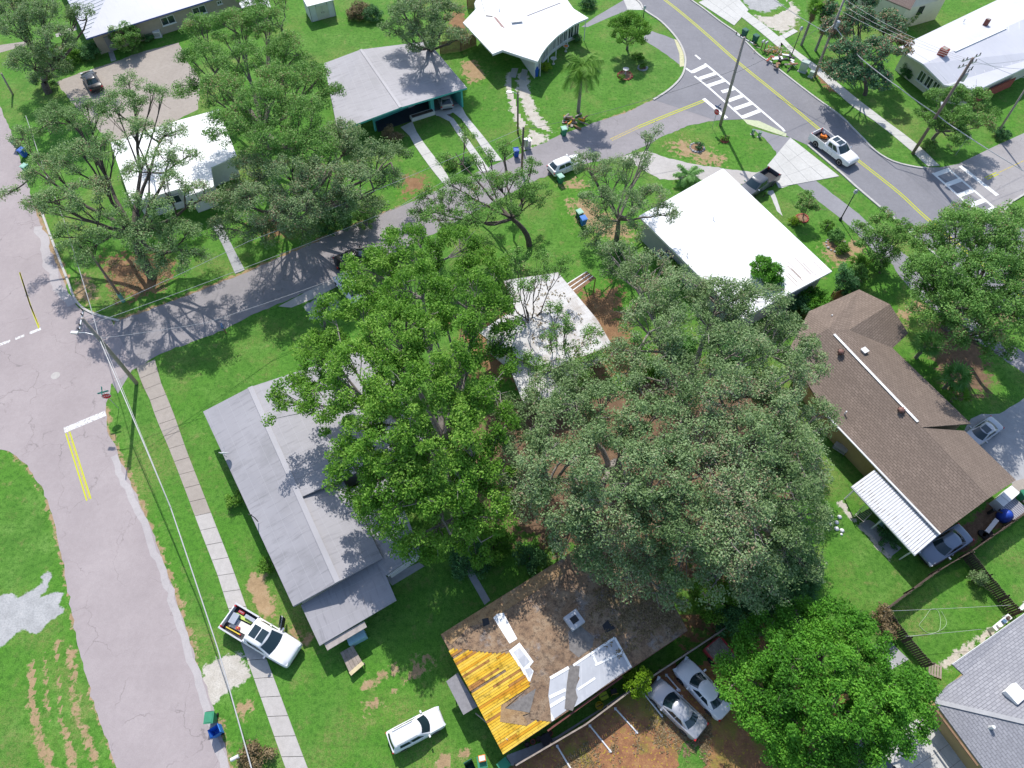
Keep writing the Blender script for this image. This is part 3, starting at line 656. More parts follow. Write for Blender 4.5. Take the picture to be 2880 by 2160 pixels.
def slab(parent, name, pts, mat, thick=.14, ref=None):
    """a sloping sheet with thickness; UV in metres, u along the eave, v up the slope"""
    P = [Vector(p) for p in pts]
    c = sum(P, Vector()) / len(P); n = Vector((0, 0, 0))
    for i in range(len(P)): n += (P[i] - c).cross(P[(i + 1) % len(P)] - c)
    n.normalize()
    if n.z < 0: n = -n; P = P[::-1]
    u = Vector(ref).normalized() if ref is not None else (Vector((0, 0, 1)).cross(n))
    if u.length < .03: u = (P[1] - P[0])
    u = (u - n * u.dot(n)).normalized(); v = n.cross(u)
    loc = [Vector(((p - c).dot(u), (p - c).dot(v), 0)) for p in P]
    tr = tessellate_polygon([loc]); k = len(P); m = MB()
    def upd(t):
        A, B, C = (loc[i] for i in t); return tuple(t) if (B - A).cross(C - A).z > 0 else tuple(t[::-1])
    tr = [upd(t) for t in tr]; lo = [p - Vector((0, 0, thick)) for p in P]
    m.add(P + lo, tr + [tuple(i + k for i in t[::-1]) for t in tr] + [(i, i + k, (i + 1) % k + k, (i + 1) % k) for i in range(k)])
    uvp = [(l.x, l.y) for l in loc]
    for fi, f in enumerate(m.f): m.uv[fi] = [uvp[i % k] for i in f]
    return m.build(name, mat, parent)
def inset(ring, d):
    P = [Vector(p).to_2d() for p in ring]; n = len(P)
    a = sum(P[i].x * P[(i + 1) % n].y - P[(i + 1) % n].x * P[i].y for i in range(n))
    if a < 0: P = P[::-1]
    out = []
    for i in range(n):
        p, q, r = P[i - 1], P[i], P[(i + 1) % n]
        e1, e2 = (q - p).normalized(), (r - q).normalized(); n1, n2 = Vector((-e1.y, e1.x)), Vector((-e2.y, e2.x))
        b_ = (n1 + n2); b_ = b_.normalized() if b_.length > .05 else n1
        out.append(q + b_ * (d / max(.35, b_.dot(n1))))
    return out
def walls(parent, roof_ring, h, mat, d=.5, name='wall'):
    r = inset(roof_ring, d); MB().prism(r, 0, h).build(name, mat, parent); return r
def window(parent, A, B, t, w, z0, h, frame='white_trim', out=None, panes=2):
    A, B = Vector(A).to_3d(), Vector(B).to_3d(); d = (B - A); d.z = 0; d.normalize(); nrm = Vector((d.y, -d.x, 0))
    if out is not None and nrm.dot(Vector(out).to_3d()) < 0: nrm = -nrm
    c = A.lerp(B, t); c.z = z0 + h / 2; ang = math.atan2(d.y, d.x)
    m = MB(); fw = .07
    for dx, dz, sx, sz in ((0, h / 2 - fw / 2, w, fw), (0, -h / 2 + fw / 2, w, fw), (-w / 2 + fw / 2, 0, fw, h - 2 * fw), (w / 2 - fw / 2, 0, fw, h - 2 * fw), (0, 0, fw, h - 2 * fw)):
        m.box(c + d * dx + Vector((0, 0, dz)) + nrm * .05, (sx, .12, sz), ang)
    f = m.build('window', frame, parent)
    for k in (-1, 1): MB().box(c + d * (k * (w / 4 - fw * .1)) + nrm * .02, (w / 2 - fw, .03, h - 2 * fw), ang).build('pane', 'glass', f)
    MB().box(c - Vector((0, 0, h / 2 + .04)) + nrm * .08, (w + .14, .2, .07), ang).build('sill', frame, f)
def bar(parent, name, a, b_, w, h, mat):
    """board from a to b"""
    a, b_ = Vector(a), Vector(b_); d = (b_ - a).normalized(); s = d.cross(Vector((0, 0, 1)));
    s = s.normalized() if s.length > .01 else Vector((1, 0, 0)); u = s.cross(d)
    m = MB(); vs = [p + s * (i * w / 2) + u * (j * h / 2) for p in (a, b_) for i, j in ((-1, -1), (1, -1), (1, 1), (-1, 1))]
    m.add(vs, [(0, 1, 2, 3), (7, 6, 5, 4), (0, 4, 5, 1), (1, 5, 6, 2), (2, 6, 7, 3), (3, 7, 4, 0)])
    return m.build(name, mat, parent)
def fascia(parent, pts, h=.2, mat='white_trim', t=.04, name='fascia'):
    for a, b_ in zip(pts[:-1], pts[1:]):
        d = (Vector(b_) - Vector(a)).normalized() * .0
        bar(parent, name, Vector(a) - Vector((0, 0, h / 2 + .01)) + d, Vector(b_) - Vector((0, 0, h / 2 + .01)) - d, t, h, mat)
def house(name, label, pts):
    c = sum((Vector(p) for p in pts), Vector()) / len(pts); c.z = 0
    return thing(name, label, 'house', c)
def vent_pipe(parent, p, h=.35, r=.06, mat='white_trim'):
    MB().tube([p - Vector((0, 0, .1)), p + Vector((0, 0, h))], r, 8).build('vent_pipe', mat, parent)
def turbine(parent, p):
    m = MB().lathe([(.13, -.1), (.13, .22), (.26, .3), (.3, .42), (.22, .56), (.06, .62)], 14, p); v = m.build('turbine_vent', simple('rusty_vent', (.20, .10, .08), .6, .3, 8), parent, True)
    for k in range(8):
        a = k * math.pi / 4; MB().box(p + Vector((math.cos(a) * .29, math.sin(a) * .29, .42)), (.02, .1, .22), a + .6).build('vane', 'wood_dark', v)

# --- long grey house on the left
z1, zr = 2.9, 3.65
A_, B_ = gp('P', 60, 435, z1), gp('K', 760, 400, z1); C_, D_ = gp('P', 425, 245, zr), gp('K', 1105, 212, zr)
h1 = house('long_house', 'long low house with a pale grey membrane roof beside the left pavement', [A_, B_, gp('P', 1400, -75, z1)])
slab(h1, 'roof_slope', [A_, B_, D_, C_], 'r_grey')
S0 = gp('P', 800, 1117, 3.55); ur = gp('P', 1400, -75, 2.9); lr_ = gp('P', 1800, 660, 2.9)
t_ = (S0 - C_).length / (D_ - C_).length; S0 = C_.lerp(D_, t_)
slab(h1, 'roof_slope', [C_, S0 + Vector((0, 0, .03)), lr_ + Vector((0, 0, .03)), ur + Vector((0, 0, .03))], 'r_grey')
lo_e = gp('K', 1452, 20, 2.75); lo_u = gp('P', 1145, 962, 2.75)
slab(h1, 'roof_slope', [S0 - Vector((0, 0, .12)), D_ - Vector((0, 0, .02)), lo_e, lo_u], 'r_grey')
slab(h1, 'annex_roof', gl('P', [(1200, 1040), (1500, 900), (1755, 1525), (1480, 1708), (1395, 1600)], 2.45), 'r_grey')
slab(h1, 'porch_roof', [gp('K', 818, 392, 2.35), gp('K', 1400, 52, 2.35), gp('K', 1482, 165, 2.3), gp('K', 1562, 355, 2.15), gp('K', 965, 708, 2.1)], 'r_grey', .12)
slab(h1, 'lean_to_roof', [gp('K', 1000, 692, 1.95), gp('K', 1312, 518, 1.95), gp('K', 1332, 562, 1.85), gp('K', 1025, 745, 1.85)], simple('lean_to_metal', (.40, .35, .32), .7, .2), .08)
walls(h1, [A_, B_, lo_e, lo_u, lr_, ur], 2.7, 'w_grey', .45)
walls(h1, gl('P', [(1200, 1040), (1500, 900), (1755, 1525), (1480, 1708), (1395, 1600)], 2.4), 2.25, 'w_white', .35, 'annex_wall')
bar(h1, 'ridge_cap', C_ + Vector((0, 0, .035)), D_ + Vector((0, 0, .035)), .45, .04, 'ridge')
fascia(h1, [A_, B_, gp('K', 1452, 20, 2.75)], .2, 'fascia_grey')
for k in range(4):
    a = gp('K', 985, 690, 0).lerp(gp('K', 1520, 360, 0), k / 3.0) + Vector((0, .45, 0)); MB().box((a.x, a.y, 1.02), (.1, .1, 2.04)).build('porch_post', 'white_trim', h1)
bar(h1, 'gutter', gp('K', 1495, 165, 2.3), gp('K', 1740, 10, 2.35), .12, .1, 'concrete_white')
# --- house with the stripped roof
z1, zr = 2.8, 3.3
cl, cb, cr, ct = gp('L', 110, 620, z1), gp('L', 600, 1552, z1), gp('L', 2030, 590, z1), gp('W', 1352, 1120, z1)
rl, rr = gp('L', 344, 1060, zr), gp('W', 1420, 1238, zr)
h2 = house('stripped_roof_house', 'house with a torn brown roof and bare yellow planks exposed at one corner', [cl, cb, cr, ct])
slab(h2, 'roof_slope', [cl, rl, rr, ct], 'r_brown', .14); slab(h2, 'roof_slope', [rl, cb, cr, rr], 'r_brown', .14)
rw = walls(h2, [cl, cb, cr, ct], 2.65, 'w_red', .5)
fascia(h2, [cl, cb, cr, ct], .2, 'w_red')
def h2p(R, x, y, dz=.0):
    """point of the photograph on the stripped roof"""
    for it in range(3):
        p = gp(R, x, y, 3.1) if it == 0 else gp(R, x, y, z)
        e = (cb - cl).to_2d(); w = e.length; e = e / w
        s = (p.to_2d() - cl.to_2d()).dot(Vector((e.x, e.y))) / w
        s = min(max(s, 0), 1); z = z1 + (zr - z1) * (1 - abs(s - .5) * 2)
    p = gp(R, x, y, z); p.z += dz; return p
def h2patch(name, pts, mat, dz=.012, th=.02):
    """a sheet draped over the roof: the outline is cut fine and every corner laid on the slope"""
    P = [Vector((x, y, 0)) for x, y in pts]; tris = [tuple(P[i] for i in t) for t in tessellate_polygon([P])]
    for _ in range(4):
        nt_ = []
        for a, b_, c in tris:
            if max((a - b_).length, (b_ - c).length, (c - a).length) < 45: nt_.append((a, b_, c)); continue
            ab, bc, ca_ = (a + b_) / 2, (b_ + c) / 2, (c + a) / 2; nt_ += [(a, ab, ca_), (ab, b_, bc), (ca_, bc, c), (ab, bc, ca_)]
        tris = nt_
    m = MB(); idx = {}
    for t in tris:
        f = []
        for v in t:
            k = (round(v.x, 2), round(v.y, 2))
            if k not in idx: idx[k] = len(m.v); m.v.append(tuple(h2p('L', v.x, v.y, dz + .012)))
            f.append(idx[k])
        A, B, C = (Vector(m.v[i]) for i in f)
        m.f.append(tuple(f) if (B - A).cross(C - A).z > 0 else tuple(f[::-1]))
    for fi, f in enumerate(m.f): m.uv[fi] = [(m.v[i][0], m.v[i][1]) for i in f]
    return m.build(name, mat, h2)
deck_px = [(185, 730), (300, 745), (430, 762), (540, 770), (640, 765), (690, 830), (750, 920), (805, 1000), (780, 1050), (690, 1110), (585, 1170), (570, 1300), (680, 1315), (780, 1332), (800, 1300), (880, 1290), (965, 1300), (610, 1552), (400, 1150)]
deck_w = [gp('L', x, y, 3.1).to_2d() for x, y in deck_px]
def in_poly(p, poly):
    r = False; n = len(poly)
    for i in range(n):
        a, b_ = poly[i], poly[(i + 1) % n]
        if (a[1] > p[1]) != (b_[1] > p[1]) and p[0] < (b_[0] - a[0]) * (p[1] - a[1]) / (b_[1] - a[1]) + a[0]: r = not r
    return r
deck_under = slab(h2, 'deck', [h2p('L', x, y, -.03) for x, y in deck_px], 'wood_dark', .02)
NP = 54
for i in range(NP):
    s = (i + .5) / NP
    if s < .5: a, b_ = cl.lerp(rl, s * 2), ct.lerp(rr, s * 2)
    else: a, b_ = rl.lerp(cb, s * 2 - 1), rr.lerp(cr, s * 2 - 1)
    def inside_t(t):
        w = a.lerp(b_, t); k = (H - 3.1) / (H - w.z); return in_poly((w.x * k, w.y * k), deck_w)
    t = 0.001; runs = []; st = None
    while t < .5:
        ok = inside_t(t)
        if ok and st is None: st = t
        if not ok and st is not None: runs.append((st, t)); st = None
        t += .004
    for (t0, t1) in runs:
        if t1 - t0 < .012: continue
        if t0 < .02: t0 = -.004
        cut = t0; L = (b_ - a).length
        while cut < t1 - .002:
            nx = min(t1, cut + rnd.uniform(.07, .26))
            if t1 - nx < .03: nx = t1
            if rnd.random() > .035:
                p, q = a.lerp(b_, cut + .0006), a.lerp(b_, nx - .0006); up = Vector((0, 0, .028 + rnd.uniform(0, .012)))
                bar(deck_under, 'plank', p + up, q + up, (cb - cl).length / NP * .9, .03, 'deck%d' % rnd.choice((0, 0, 1, 1, 1, 2, 3, 4, 4, 5) if rnd.random() < .9 else (5,)))
            cut = nx
h2patch('vent_strip', [(518, 492), (545, 462), (598, 452), (622, 500), (705, 655), (645, 692)], 'white_coat')
h2patch('patched_flashing', [(640, 748), (722, 684), (832, 832), (800, 872), (832, 905), (800, 1002), (755, 930)], 'white_coat')
h2patch('felt_sheet', [(672, 758), (722, 722), (802, 832), (752, 878)], 'silver_coat', .026); h2patch('felt_sheet', [(765, 892), (808, 880), (825, 912), (795, 960)], 'silver_coat', .026)
h2patch('silver_sheet', [(1140, 862), (1250, 790), (1380, 700), (1462, 645), (1520, 760), (1590, 880), (1480, 950), (1300, 1080), (1135, 1195), (1170, 1110), (1155, 1040), (1190, 960)], 'silver_coat')
for a, b_ in (((1140, 862), (1462, 645)), ((1462, 645), (1590, 880)), ((1175, 1050), (1310, 960)), ((1290, 780), (1330, 860)), ((1310, 860), (1520, 760))):
    bar(h2, 'white_seam', h2p('L', *a, .03), h2p('L', *b_, .03), .16, .02, 'white_coat')
h2patch('silver_sheet', [(960, 962), (1105, 878), (1085, 1212), (975, 1290), (935, 1195)], 'silver_coat')
for a, b_ in (((960, 962), (1105, 878)), ((955, 1110), (1080, 1050)), ((935, 1195), (1075, 1110)), ((935, 1195), (985, 1290))): bar(h2, 'white_seam', h2p('L', *a, .03), h2p('L', *b_, .03), .22, .02, 'white_coat')
h2patch('felt_strip', [(1110, 860), (1190, 868), (1180, 960), (1155, 1060), (1175, 1110), (1135, 1215), (1072, 1200), (1090, 1000)], 'felt_grey', .03)
h2patch('felt_flap', [(610, 1195), (850, 1040), (822, 1150), (800, 1230)], 'felt_grey', .06, .03)
h2patch('felt_flap', [(570, 1300), (580, 1170), (690, 1110), (780, 1045), (610, 1192), (800, 1232), (745, 1250), (780, 1300), (780, 1332)], 'r_tan', .05, .03)
h2patch('felt_flap', [(805, 1190), (830, 1060), (930, 1000), (960, 1190), (970, 1300), (880, 1290), (810, 1280)], 'r_brown', .04, .02)
h2patch('tan_strip', [(110, 620), (300, 500), (1010, 60), (1060, 150), (700, 380), (480, 520), (330, 560), (190, 700)], 'r_tan', .010, .01)
h2patch('felt_sheet', [(270, 700), (420, 560), (470, 600), (480, 660), (640, 740), (560, 765), (440, 755), (290, 735)], 'r_brown', .03, .02)
h2patch('black_felt', [(1365, 550), (1410, 505), (1468, 572), (1390, 612)], 'felt_black'); h2patch('black_felt', [(430, 500), (480, 490), (490, 540), (440, 560)], 'felt_black')
h2patch('grey_felt_sheet', [(1100, 600), (1180, 540), (1300, 640), (1290, 720), (1180, 800), (1110, 740)], 'felt_grey', .01)
q = h2p('L', 1145, 515, 0); hb = MB().box(q + Vector((0, 0, .2)), (1.15, 1.15, .5), .6).build('roof_hatch', 'silver_coat', h2); MB().box(q + Vector((0, 0, .455)), (.55, .5, .02), .6).build('hatch_opening', 'felt_black', hb)
slab(h2, 'awning', [gp('L', 152, 985, 1.95), gp('L', 242, 918, 2.1), gp('L', 395, 1180, 2.1), gp('L', 285, 1246, 1.95)], simple('awning_felt', (.25, .24, .25), .9, .15), .08)
for x, y in ((185, 985), (285, 1200)): q = gp('L', x, y, 1.95); MB().box((q.x + .1, q.y + .1, .95), (.08, .08, 1.9)).build('awning_post', 'wood', h2)
bar(h2, 'gutter', gp('L', 940, 1370, 2.5), gp('L', 1520, 950, 2.5), .12, .1, 'w_red')
# --- brown shingled house
z1, zr = 2.9, 4.3
Hq = lambda x, y, z: gp('H', x, y, z); Oq = lambda x, y, z: gp('O', x, y, z)
R0, R2 = Hq(690, 1035, zr), Oq(1945, 828, zr); c0, w0 = Hq(540, 900, z1), Hq(930, 730, z1); wA, wi = Hq(1170, 845, 3.9), Hq(850, 1045, 4.15)
wB, wC = Hq(1312, 1070, z1), Hq(1190, 1185, z1); e1 = Oq(1800, 252, z1); N0 = R0.lerp(R2, .62)
l1, l2, l3 = gp('X', 2218, 985, z1), gp('O', 670, 180, z1), Oq(1560, 1112, z1)
h3 = house('shingled_house', 'long house with a brown shingle hip roof near the right edge', [c0, w0, e1, l3])
slab(h3, 'roof_slope', [c0, w0, wi, R0], 'shingle_brown'); slab(h3, 'roof_slope', [w0, wA, wi], 'shingle_brown'); slab(h3, 'roof_slope', [wA, wB, wC, wi], 'shingle_brown')
slab(h3, 'roof_slope', [R0, wi, wC, e1, N0], 'shingle_brown', .14, R2 - R0)
dn = Vector((0, 0, -.35)); f1, f2 = Oq(1750, 308, z1 - .3), Oq(2150, 692, z1 - .3)
slab(h3, 'roof_slope', [N0 + Vector((0, 0, -.05)), f1, f2, R2 + Vector((0, 0, -.02))], 'shingle_brown', .14, R2 - R0)
slab(h3, 'roof_slope', [R0, R2, l3, l2, l1, c0], 'shingle_brown', .14, R2 - R0)
bar(h3, 'ridge_cap', R0.lerp(R2, .04) + Vector((0, 0, .05)), R0.lerp(R2, .59) + Vector((0, 0, .05)), .22, .06, 'white_coat')
bar(h3, 'gutter', l2 + Vector((0, 0, -.03)), l3 + Vector((0, 0, -.03)), .14, .12, 'white_trim')
walls(h3, [c0, w0, wA.copy(), wB, wC, e1, f1, f2, l3, l2, l1], 2.5, 'w_ochre', .55)
for R, x, y in (('H', 775, 1235), ('O', 1240, 165)):
    p = gp(R, x, y, 3.95); turbine(h3, p)
bx = Hq(965, 1215, 4.15); vb = MB().box(bx + Vector((0, 0, .12)), (.5, .5, .3), .5).build('box_vent', 'galv', h3); MB().box(bx + Vector((0, 0, .29)), (.56, .56, .04), .5).build('vent_lid', 'white_trim', vb)
for R, x, y in (('H', 710, 945), ('O', 820, 172), ('O', 1930, 820)): vent_pipe(h3, gp(R, x, y, 3.5 if R == 'H' else 3.1))
# ribbed patio roof against it
pc = [Oq(1050, 610, 2.62), Oq(1560, 1112, 2.62), Oq(1370, 1276, 2.35), Oq(872, 740, 2.35)]
h3p = thing('patio_cover', 'white ribbed metal patio cover on the brown shingled house', 'patio cover', ((pc[0] + pc[2]) / 2).to_2d().to_3d())
m_pan = simple('patio_panel', (.70, .70, .71), .5, .05); n_p = 30
slab(h3p, 'frame', [p - Vector((0, 0, .05)) for p in pc], simple('patio_under', (.45, .45, .47), .6, .2), .03)
for i in range(n_p):
    a0, a1 = pc[0].lerp(pc[1], (i + .06) / n_p), pc[0].lerp(pc[1], (i + .80) / n_p); b0, b1 = pc[3].lerp(pc[2], (i + .06) / n_p), pc[3].lerp(pc[2], (i + .80) / n_p)
    slab(h3p, 'panel', [a0, a1, b1, b0], m_pan, .05)
    if i % 2 == 0 or rnd.random() < .4:
        u = rnd.uniform(.55, .8); bar(h3p, 'rust_streak', a1.lerp(b1, u) + Vector((0, 0, -.028)), a1.lerp(b1, min(.98, u + rnd.uniform(.08, .2))) + Vector((0, 0, -.028)), .10, .02, 'felt_grey')
bar(h3p, 'edge_beam', pc[3] - Vector((0, 0, .12)), pc[2] - Vector((0, 0, .12)), .1, .14, 'white_trim')
for t in (.05, .5, .95):
    p = pc[3].lerp(pc[2], t) * 1; MB().box((p.x + .12, p.y + .1, 1.1), (.09, .09, 2.2)).build('post', 'white_trim', h3p)
# --- big flat white roof
z1 = 3.3
fr = [gp('X', 1800, 604, z1), gp('X', 1843, 556, z1), gp('C', 1470, 1425, z1), gp('C', 1752, 1310, z1), gp('H', 718, 588, z1), gp('X', 2088, 896, z1)]
fr = [gp('X', 1797, 608, z1), gp('C', 1752, 1310, z1), gp('H', 718, 588, z1), gp('X', 2088, 896, z1)]
h4 = house('flat_roof_house', 'big house with a glaring white flat roof beside the asphalt trail', fr)
slab(h4, 'roof', fr, 'r_white', .2); walls(h4, fr, 3.15, 'w_grey', .45)
fascia(h4, fr + [fr[0]], .24, 'white_trim')
for i in range(16):
    u = rnd.uniform(.02, .5); v = rnd.uniform(.02, .05); e = fr[2].lerp(fr[3], u + .02); dd = (fr[1] - fr[2]).normalized(); p = e + dd * rnd.uniform(.3, .9)
    bar(h4, 'rust_stain', p + Vector((0, 0, .006)), p + dd * rnd.uniform(.8, 2.6) + Vector((0, 0, .006)), rnd.uniform(.06, .16), .008, simple('rust_stain_%d' % i, (.50, .43, .39), .9, .2)) if i < 12 else None
for R, x, y in (('G', 1675, 185), ('G', 1470, 470), ('G', 1648, 640), ('G', 1330, 130)): vent_pipe(h4, gp(R, x, y, z1), .5, .05)
w4 = inset(fr, .45); window(h4, fr[0].lerp(fr[3], .2), fr[0].lerp(fr[3], .4), .5, 1.4, 1.0, 1.1)
# --- grey gable house with teal walls
z1, zr = 2.75, 3.5
bl, rb, br_, rf, rfr, lf = gp('B', 585, 492, z1), gp('B', 870, 385, zr), gp('B', 1390, 320, z1), gp('B', 1695, 682, z1), gp('B', 1180, 835, zr), gp('B', 690, 1018, z1)
h5 = house('teal_house', 'grey roofed gable house with teal walls and an open carport', [bl, br_, rf, lf])
slab(h5, 'roof_slope', [bl, rb, rfr, lf], 'r_grey', .16); slab(h5, 'roof_slope', [rb, br_, rf, rfr], 'r_grey', .16)
bar(h5, 'ridge_cap', rb + Vector((0, 0, .03)), rfr + Vector((0, 0, .03)), .35, .04, 'ridge')
fascia(h5, [lf, rfr, rf], .22, 'w_teal'); fascia(h5, [rf, br_], .2, 'white_trim')
# enclosed rooms behind a deep porch; carport on the right
bl2, br2 = bl.to_2d(), br_.to_2d(); fx = (rf - lf).to_2d().normalized(); by = Vector((-fx.y, fx.x))
g0, g1 = gp('B', 985, 948).to_2d(), gp('B', 1405, 775).to_2d()
ax = (g1 - g0).normalized(); bx_ = Vector((-ax.y, ax.x))
lw = lf.to_2d() + ax * 1.2; g0s = g0 + ax * max(0, (lw - g0).dot(ax))
MB().prism([g0 - ax * .2, g1 + ax * .15, g1 + ax * .15 + bx_ * 5.5, inset([bl, br_, rf, lf], .9)[0].lerp(g0, .0) if False else g0 - ax * .2 + bx_ * 5.5], 0, 2.6).build('wall', 'w_teal', h5)
e0, e1_ = rf.to_2d() - ax * .5, rf.to_2d() - ax * .75
MB().prism([e0 + bx_ * .3, e1_ + bx_ * .3, e1_ + bx_ * 8, e0 + bx_ * 8], 0, 2.6).build('carport_wall', 'w_teal', h5)
cw = [g1 + ax * .15 + bx_ * 6.0, e0 + bx_ * 6.0, e0 + bx_ * 6.3, g1 + ax * .15 + bx_ * 6.3]; MB().prism(cw, 0, 2.55).build('back_wall', 'w_teal', h5)
structure(MB().sheet([v.to_2d() for v in gl('B', [(985, 948), (1405, 775), (1432, 868), (1260, 945), (1005, 1030)])], .06).build('porch_floor', 'navy_floor'))
structure(MB().sheet([v.to_2d() for v in gl('B', [(1435, 790), (1500, 700), (1600, 680), (1650, 800), (1480, 872), (1440, 868)])], .03).build('carport_floor', 'trail'))
for x, y, w in ((1425, 868, .5), (985, 1020, .22), (1640, 795, .22)):
    p = gp('B', x, y); MB().box((p.x, p.y + .1, 1.27), (w, w, 2.54), math.atan2(ax.y, ax.x)).build('post', 'w_teal', h5)
pl = [gp('B', 1260, 950), gp('B', 1440, 893)]; d = (pl[1] - pl[0]).normalized(); bar(h5, 'planter', pl[0] + Vector((0, .35, .25)), pl[1] + Vector((0, .35, .25)), .75, .5, 'w_white'); bar(h5, 'planter_soil', pl[0] + d * .15 + Vector((0, .35, .49)), pl[1] - d * .15 + Vector((0, .35, .49)), .5, .06, 'wood_dark')
window(h5, g0.to_3d(), g1.to_3d(), .40, 1.5, .9, 1.2, out=(-bx_).to_3d()); window(h5, g0.to_3d(), g1.to_3d(), .12, 1.3, .9, 1.2, out=(-bx_).to_3d())
door = g0.lerp(g1, .66) - bx_ * .04; dd = MB().box((door.x, door.y, 1.02), (.95, .08, 2.04), math.atan2(ax.y, ax.x)).build('door', 'white_trim', h5); MB().box((door.x + .3, door.y - .08, 1.0), (.1, .08, .06), 0).build('handle', 'chrome', dd)
# --- white house with the curved front
z1 = 3.3
cpts = [gp('B', 1665, 175, z1), gp('B', 1770, 65, z1), gp('B', 1840, 100, z1), gp('B', 1810, 0, z1), gp('X', 1330, -70, z1), gp('X', 1480, -120, z1), gp('C', 480, -2, z1), gp('C', 705, 140, z1)]
cv = [gp('C', *p, z1) for p in ((700, 142), (600, 185), (530, 232), (470, 275), (430, 312), (380, 365), (340, 422), (310, 478))]
cpts += smooth_line(cv, 3)[1:] + [gp('B', 1972, 388, z1), gp('B', 1895, 418, z1)]
h6 = house('curved_house', 'white roofed house with a curved glazed front behind the royal palm', [cpts[0], cpts[5], cpts[7], gp('C', 310, 478, z1)])
slab(h6, 'roof', cpts, 'r_white', .22)
cw = [p.to_2d() for p in smooth_line(cv, 2)]
ci = [p + (gp('X', 1420, 20, 0).to_2d() - p).normalized() * 1.3 for p in cw]
MB().prism(ci + [gp('C', 120, 380).to_2d(), gp('B', 1800, 330).to_2d(), gp('B', 1760, 190).to_2d(), gp('X', 1390, -50).to_2d(), gp('X', 1510, -60).to_2d()], 0, 3.0).build('wall', 'w_white', h6)
for i in range(0, len(ci) - 1):
    a, b_ = ci[i], ci[i + 1]
    if i < len(ci) - 3: window(h6, a, b_, .5, (b_ - a).length * .86, .5, 2.1, 'white_trim', out=(a - gp('X', 1420, 20, 0).to_2d()).to_3d())
for p in cw[::3]:
    q = p + (gp('X', 1420, 20, 0).to_2d() - p).normalized() * .3; MB().tube([(q.x, q.y, 0), (q.x, q.y, 3.1)], .06, 8).build('post', 'white_trim', h6)
fascia(h6, [gp('B', 1895, 418, z1), gp('B', 1972, 388, z1), gp('C', 310, 478, z1)], .3, 'white_trim')
sk = gp('C', 145, 165, z1 + .02); s_ = MB().box(sk + Vector((0, 0, .12)), (1.5, 1.0, .24), .2).build('skylight', 'galv', h6); MB().box(sk + Vector((0, 0, .25)), (1.2, .75, .03), .2).build('skylight_pane', simple('skylight_dome', (.55, .58, .58), .3, .05), s_)
bar(h6, 'roof_slot', gp('C', 230, 122, z1 + .012), gp('C', 488, 22, z1 + .012), .22, .02, 'trail'); bar(h6, 'roof_slot', gp('B', 1840, 122, z1 + .012), gp('B', 1895, 128, z1 + .012), .3, .02, 'felt_grey')
slab(h6, 'roof_step', [gp('B', x, y, z1 + .02) for x, y in ((1900, 130), (1925, 135), (1995, 222), (1960, 205))], simple('step_board_brown', (.35, .24, .22), .9), .02)  # thin reddish brown sheet just above the flat roof
vent_pipe(h6, gp('C', 12, 85, z1), .4); vent_pipe(h6, gp('B', 1948, 80, z1), .4)
# --- tan house, top left, white ribbed roof
z1, zr = 2.9, 4.4
c_, er, wl = gp('A', 670, 300, z1), gp('A', 2000, -115, z1), gp('A', 395, -270, z1)
rs, re_ = gp('A', 850, -60, zr), gp('A', 2040, -430, zr)
h7 = house('tan_house', 'tan walled house with a white ribbed metal hip roof in the top left', [c_, er, wl])
slab(h7, 'roof_slope', [c_, er, re_, rs], 'r_white2', .12); slab(h7, 'roof_slope', [c_, rs, gp('A', 640, -430, zr), wl], 'r_white2', .12)
fascia(h7, [wl, c_, er], .16, 'fascia_blue')
for i in range(26):
    t = (i + .5) / 26; a = wl.lerp(c_, t); b_ = a.lerp(rs, .92 if t > .55 else .92); b_ = a + (rs - wl.lerp(c_, .62)) * min(1, (1 - t) / .38 if t > .62 else 1) * .97
    bar(h7, 'rib', a + Vector((0, 0, .03)), b_ + Vector((0, 0, .03)), .07, .05, 'white_trim')
r7 = inset([c_, er, gp('A', 2300, -480, z1), wl], .75)
MB().prism(r7, 0, 2.75).build('wall', 'w_tan', h7)
wa, wb = c_.lerp(er, .04).to_2d(), er.to_2d(); nn_ = Vector((wb - wa).orthogonal()).normalized()
in_ = Vector((gp('A', 1300, -200).to_2d() - wa)); nn_ = nn_ if nn_.dot(in_) > 0 else -nn_
wa2, wb2 = wa + nn_ * .75, wb + nn_ * .75
def foot(R, x, y, z):      # fraction along that wall where the photo's point lies
    p = gp(R, x, y, z).to_2d(); d = wb2 - wa2; return (p - wa2).dot(d) / d.length_squared
for x, y in ((1300, 150), (1545, 75)): window(h7, wa2.to_3d(), wb2.to_3d(), foot('A', x, y, 1.6), 1.9, 1.1, 1.1, out=(-nn_).to_3d())
for x, y in ((1700, 10),): window(h7, wa2.to_3d(), wb2.to_3d(), foot('A', x, y, 1.9), .7, 1.6, .5, out=(-nn_).to_3d())
p = gp('A', 800, 392); MB().box((p.x, p.y, 1.35), (.14, .14, 2.7)).build('porch_post', 'white_trim', h7)
p = gp('A', 870, 330, .9).to_2d(); dr = wa2 + (wb2 - wa2) * foot('A', 860, 340, 1.0) - nn_ * .04; MB().box((dr.x, dr.y, 1.02), (1.0, .07, 2.04), math.atan2((wb - wa).y, (wb - wa).x)).build('door', 'trail', h7)
slab(h7, 'carport_roof', gl('A', [(1860, 28), (1900, -60), (2065, -90), (2106, 58), (2010, 28), (1880, 62)], 2.4), 'r_white2', .1)
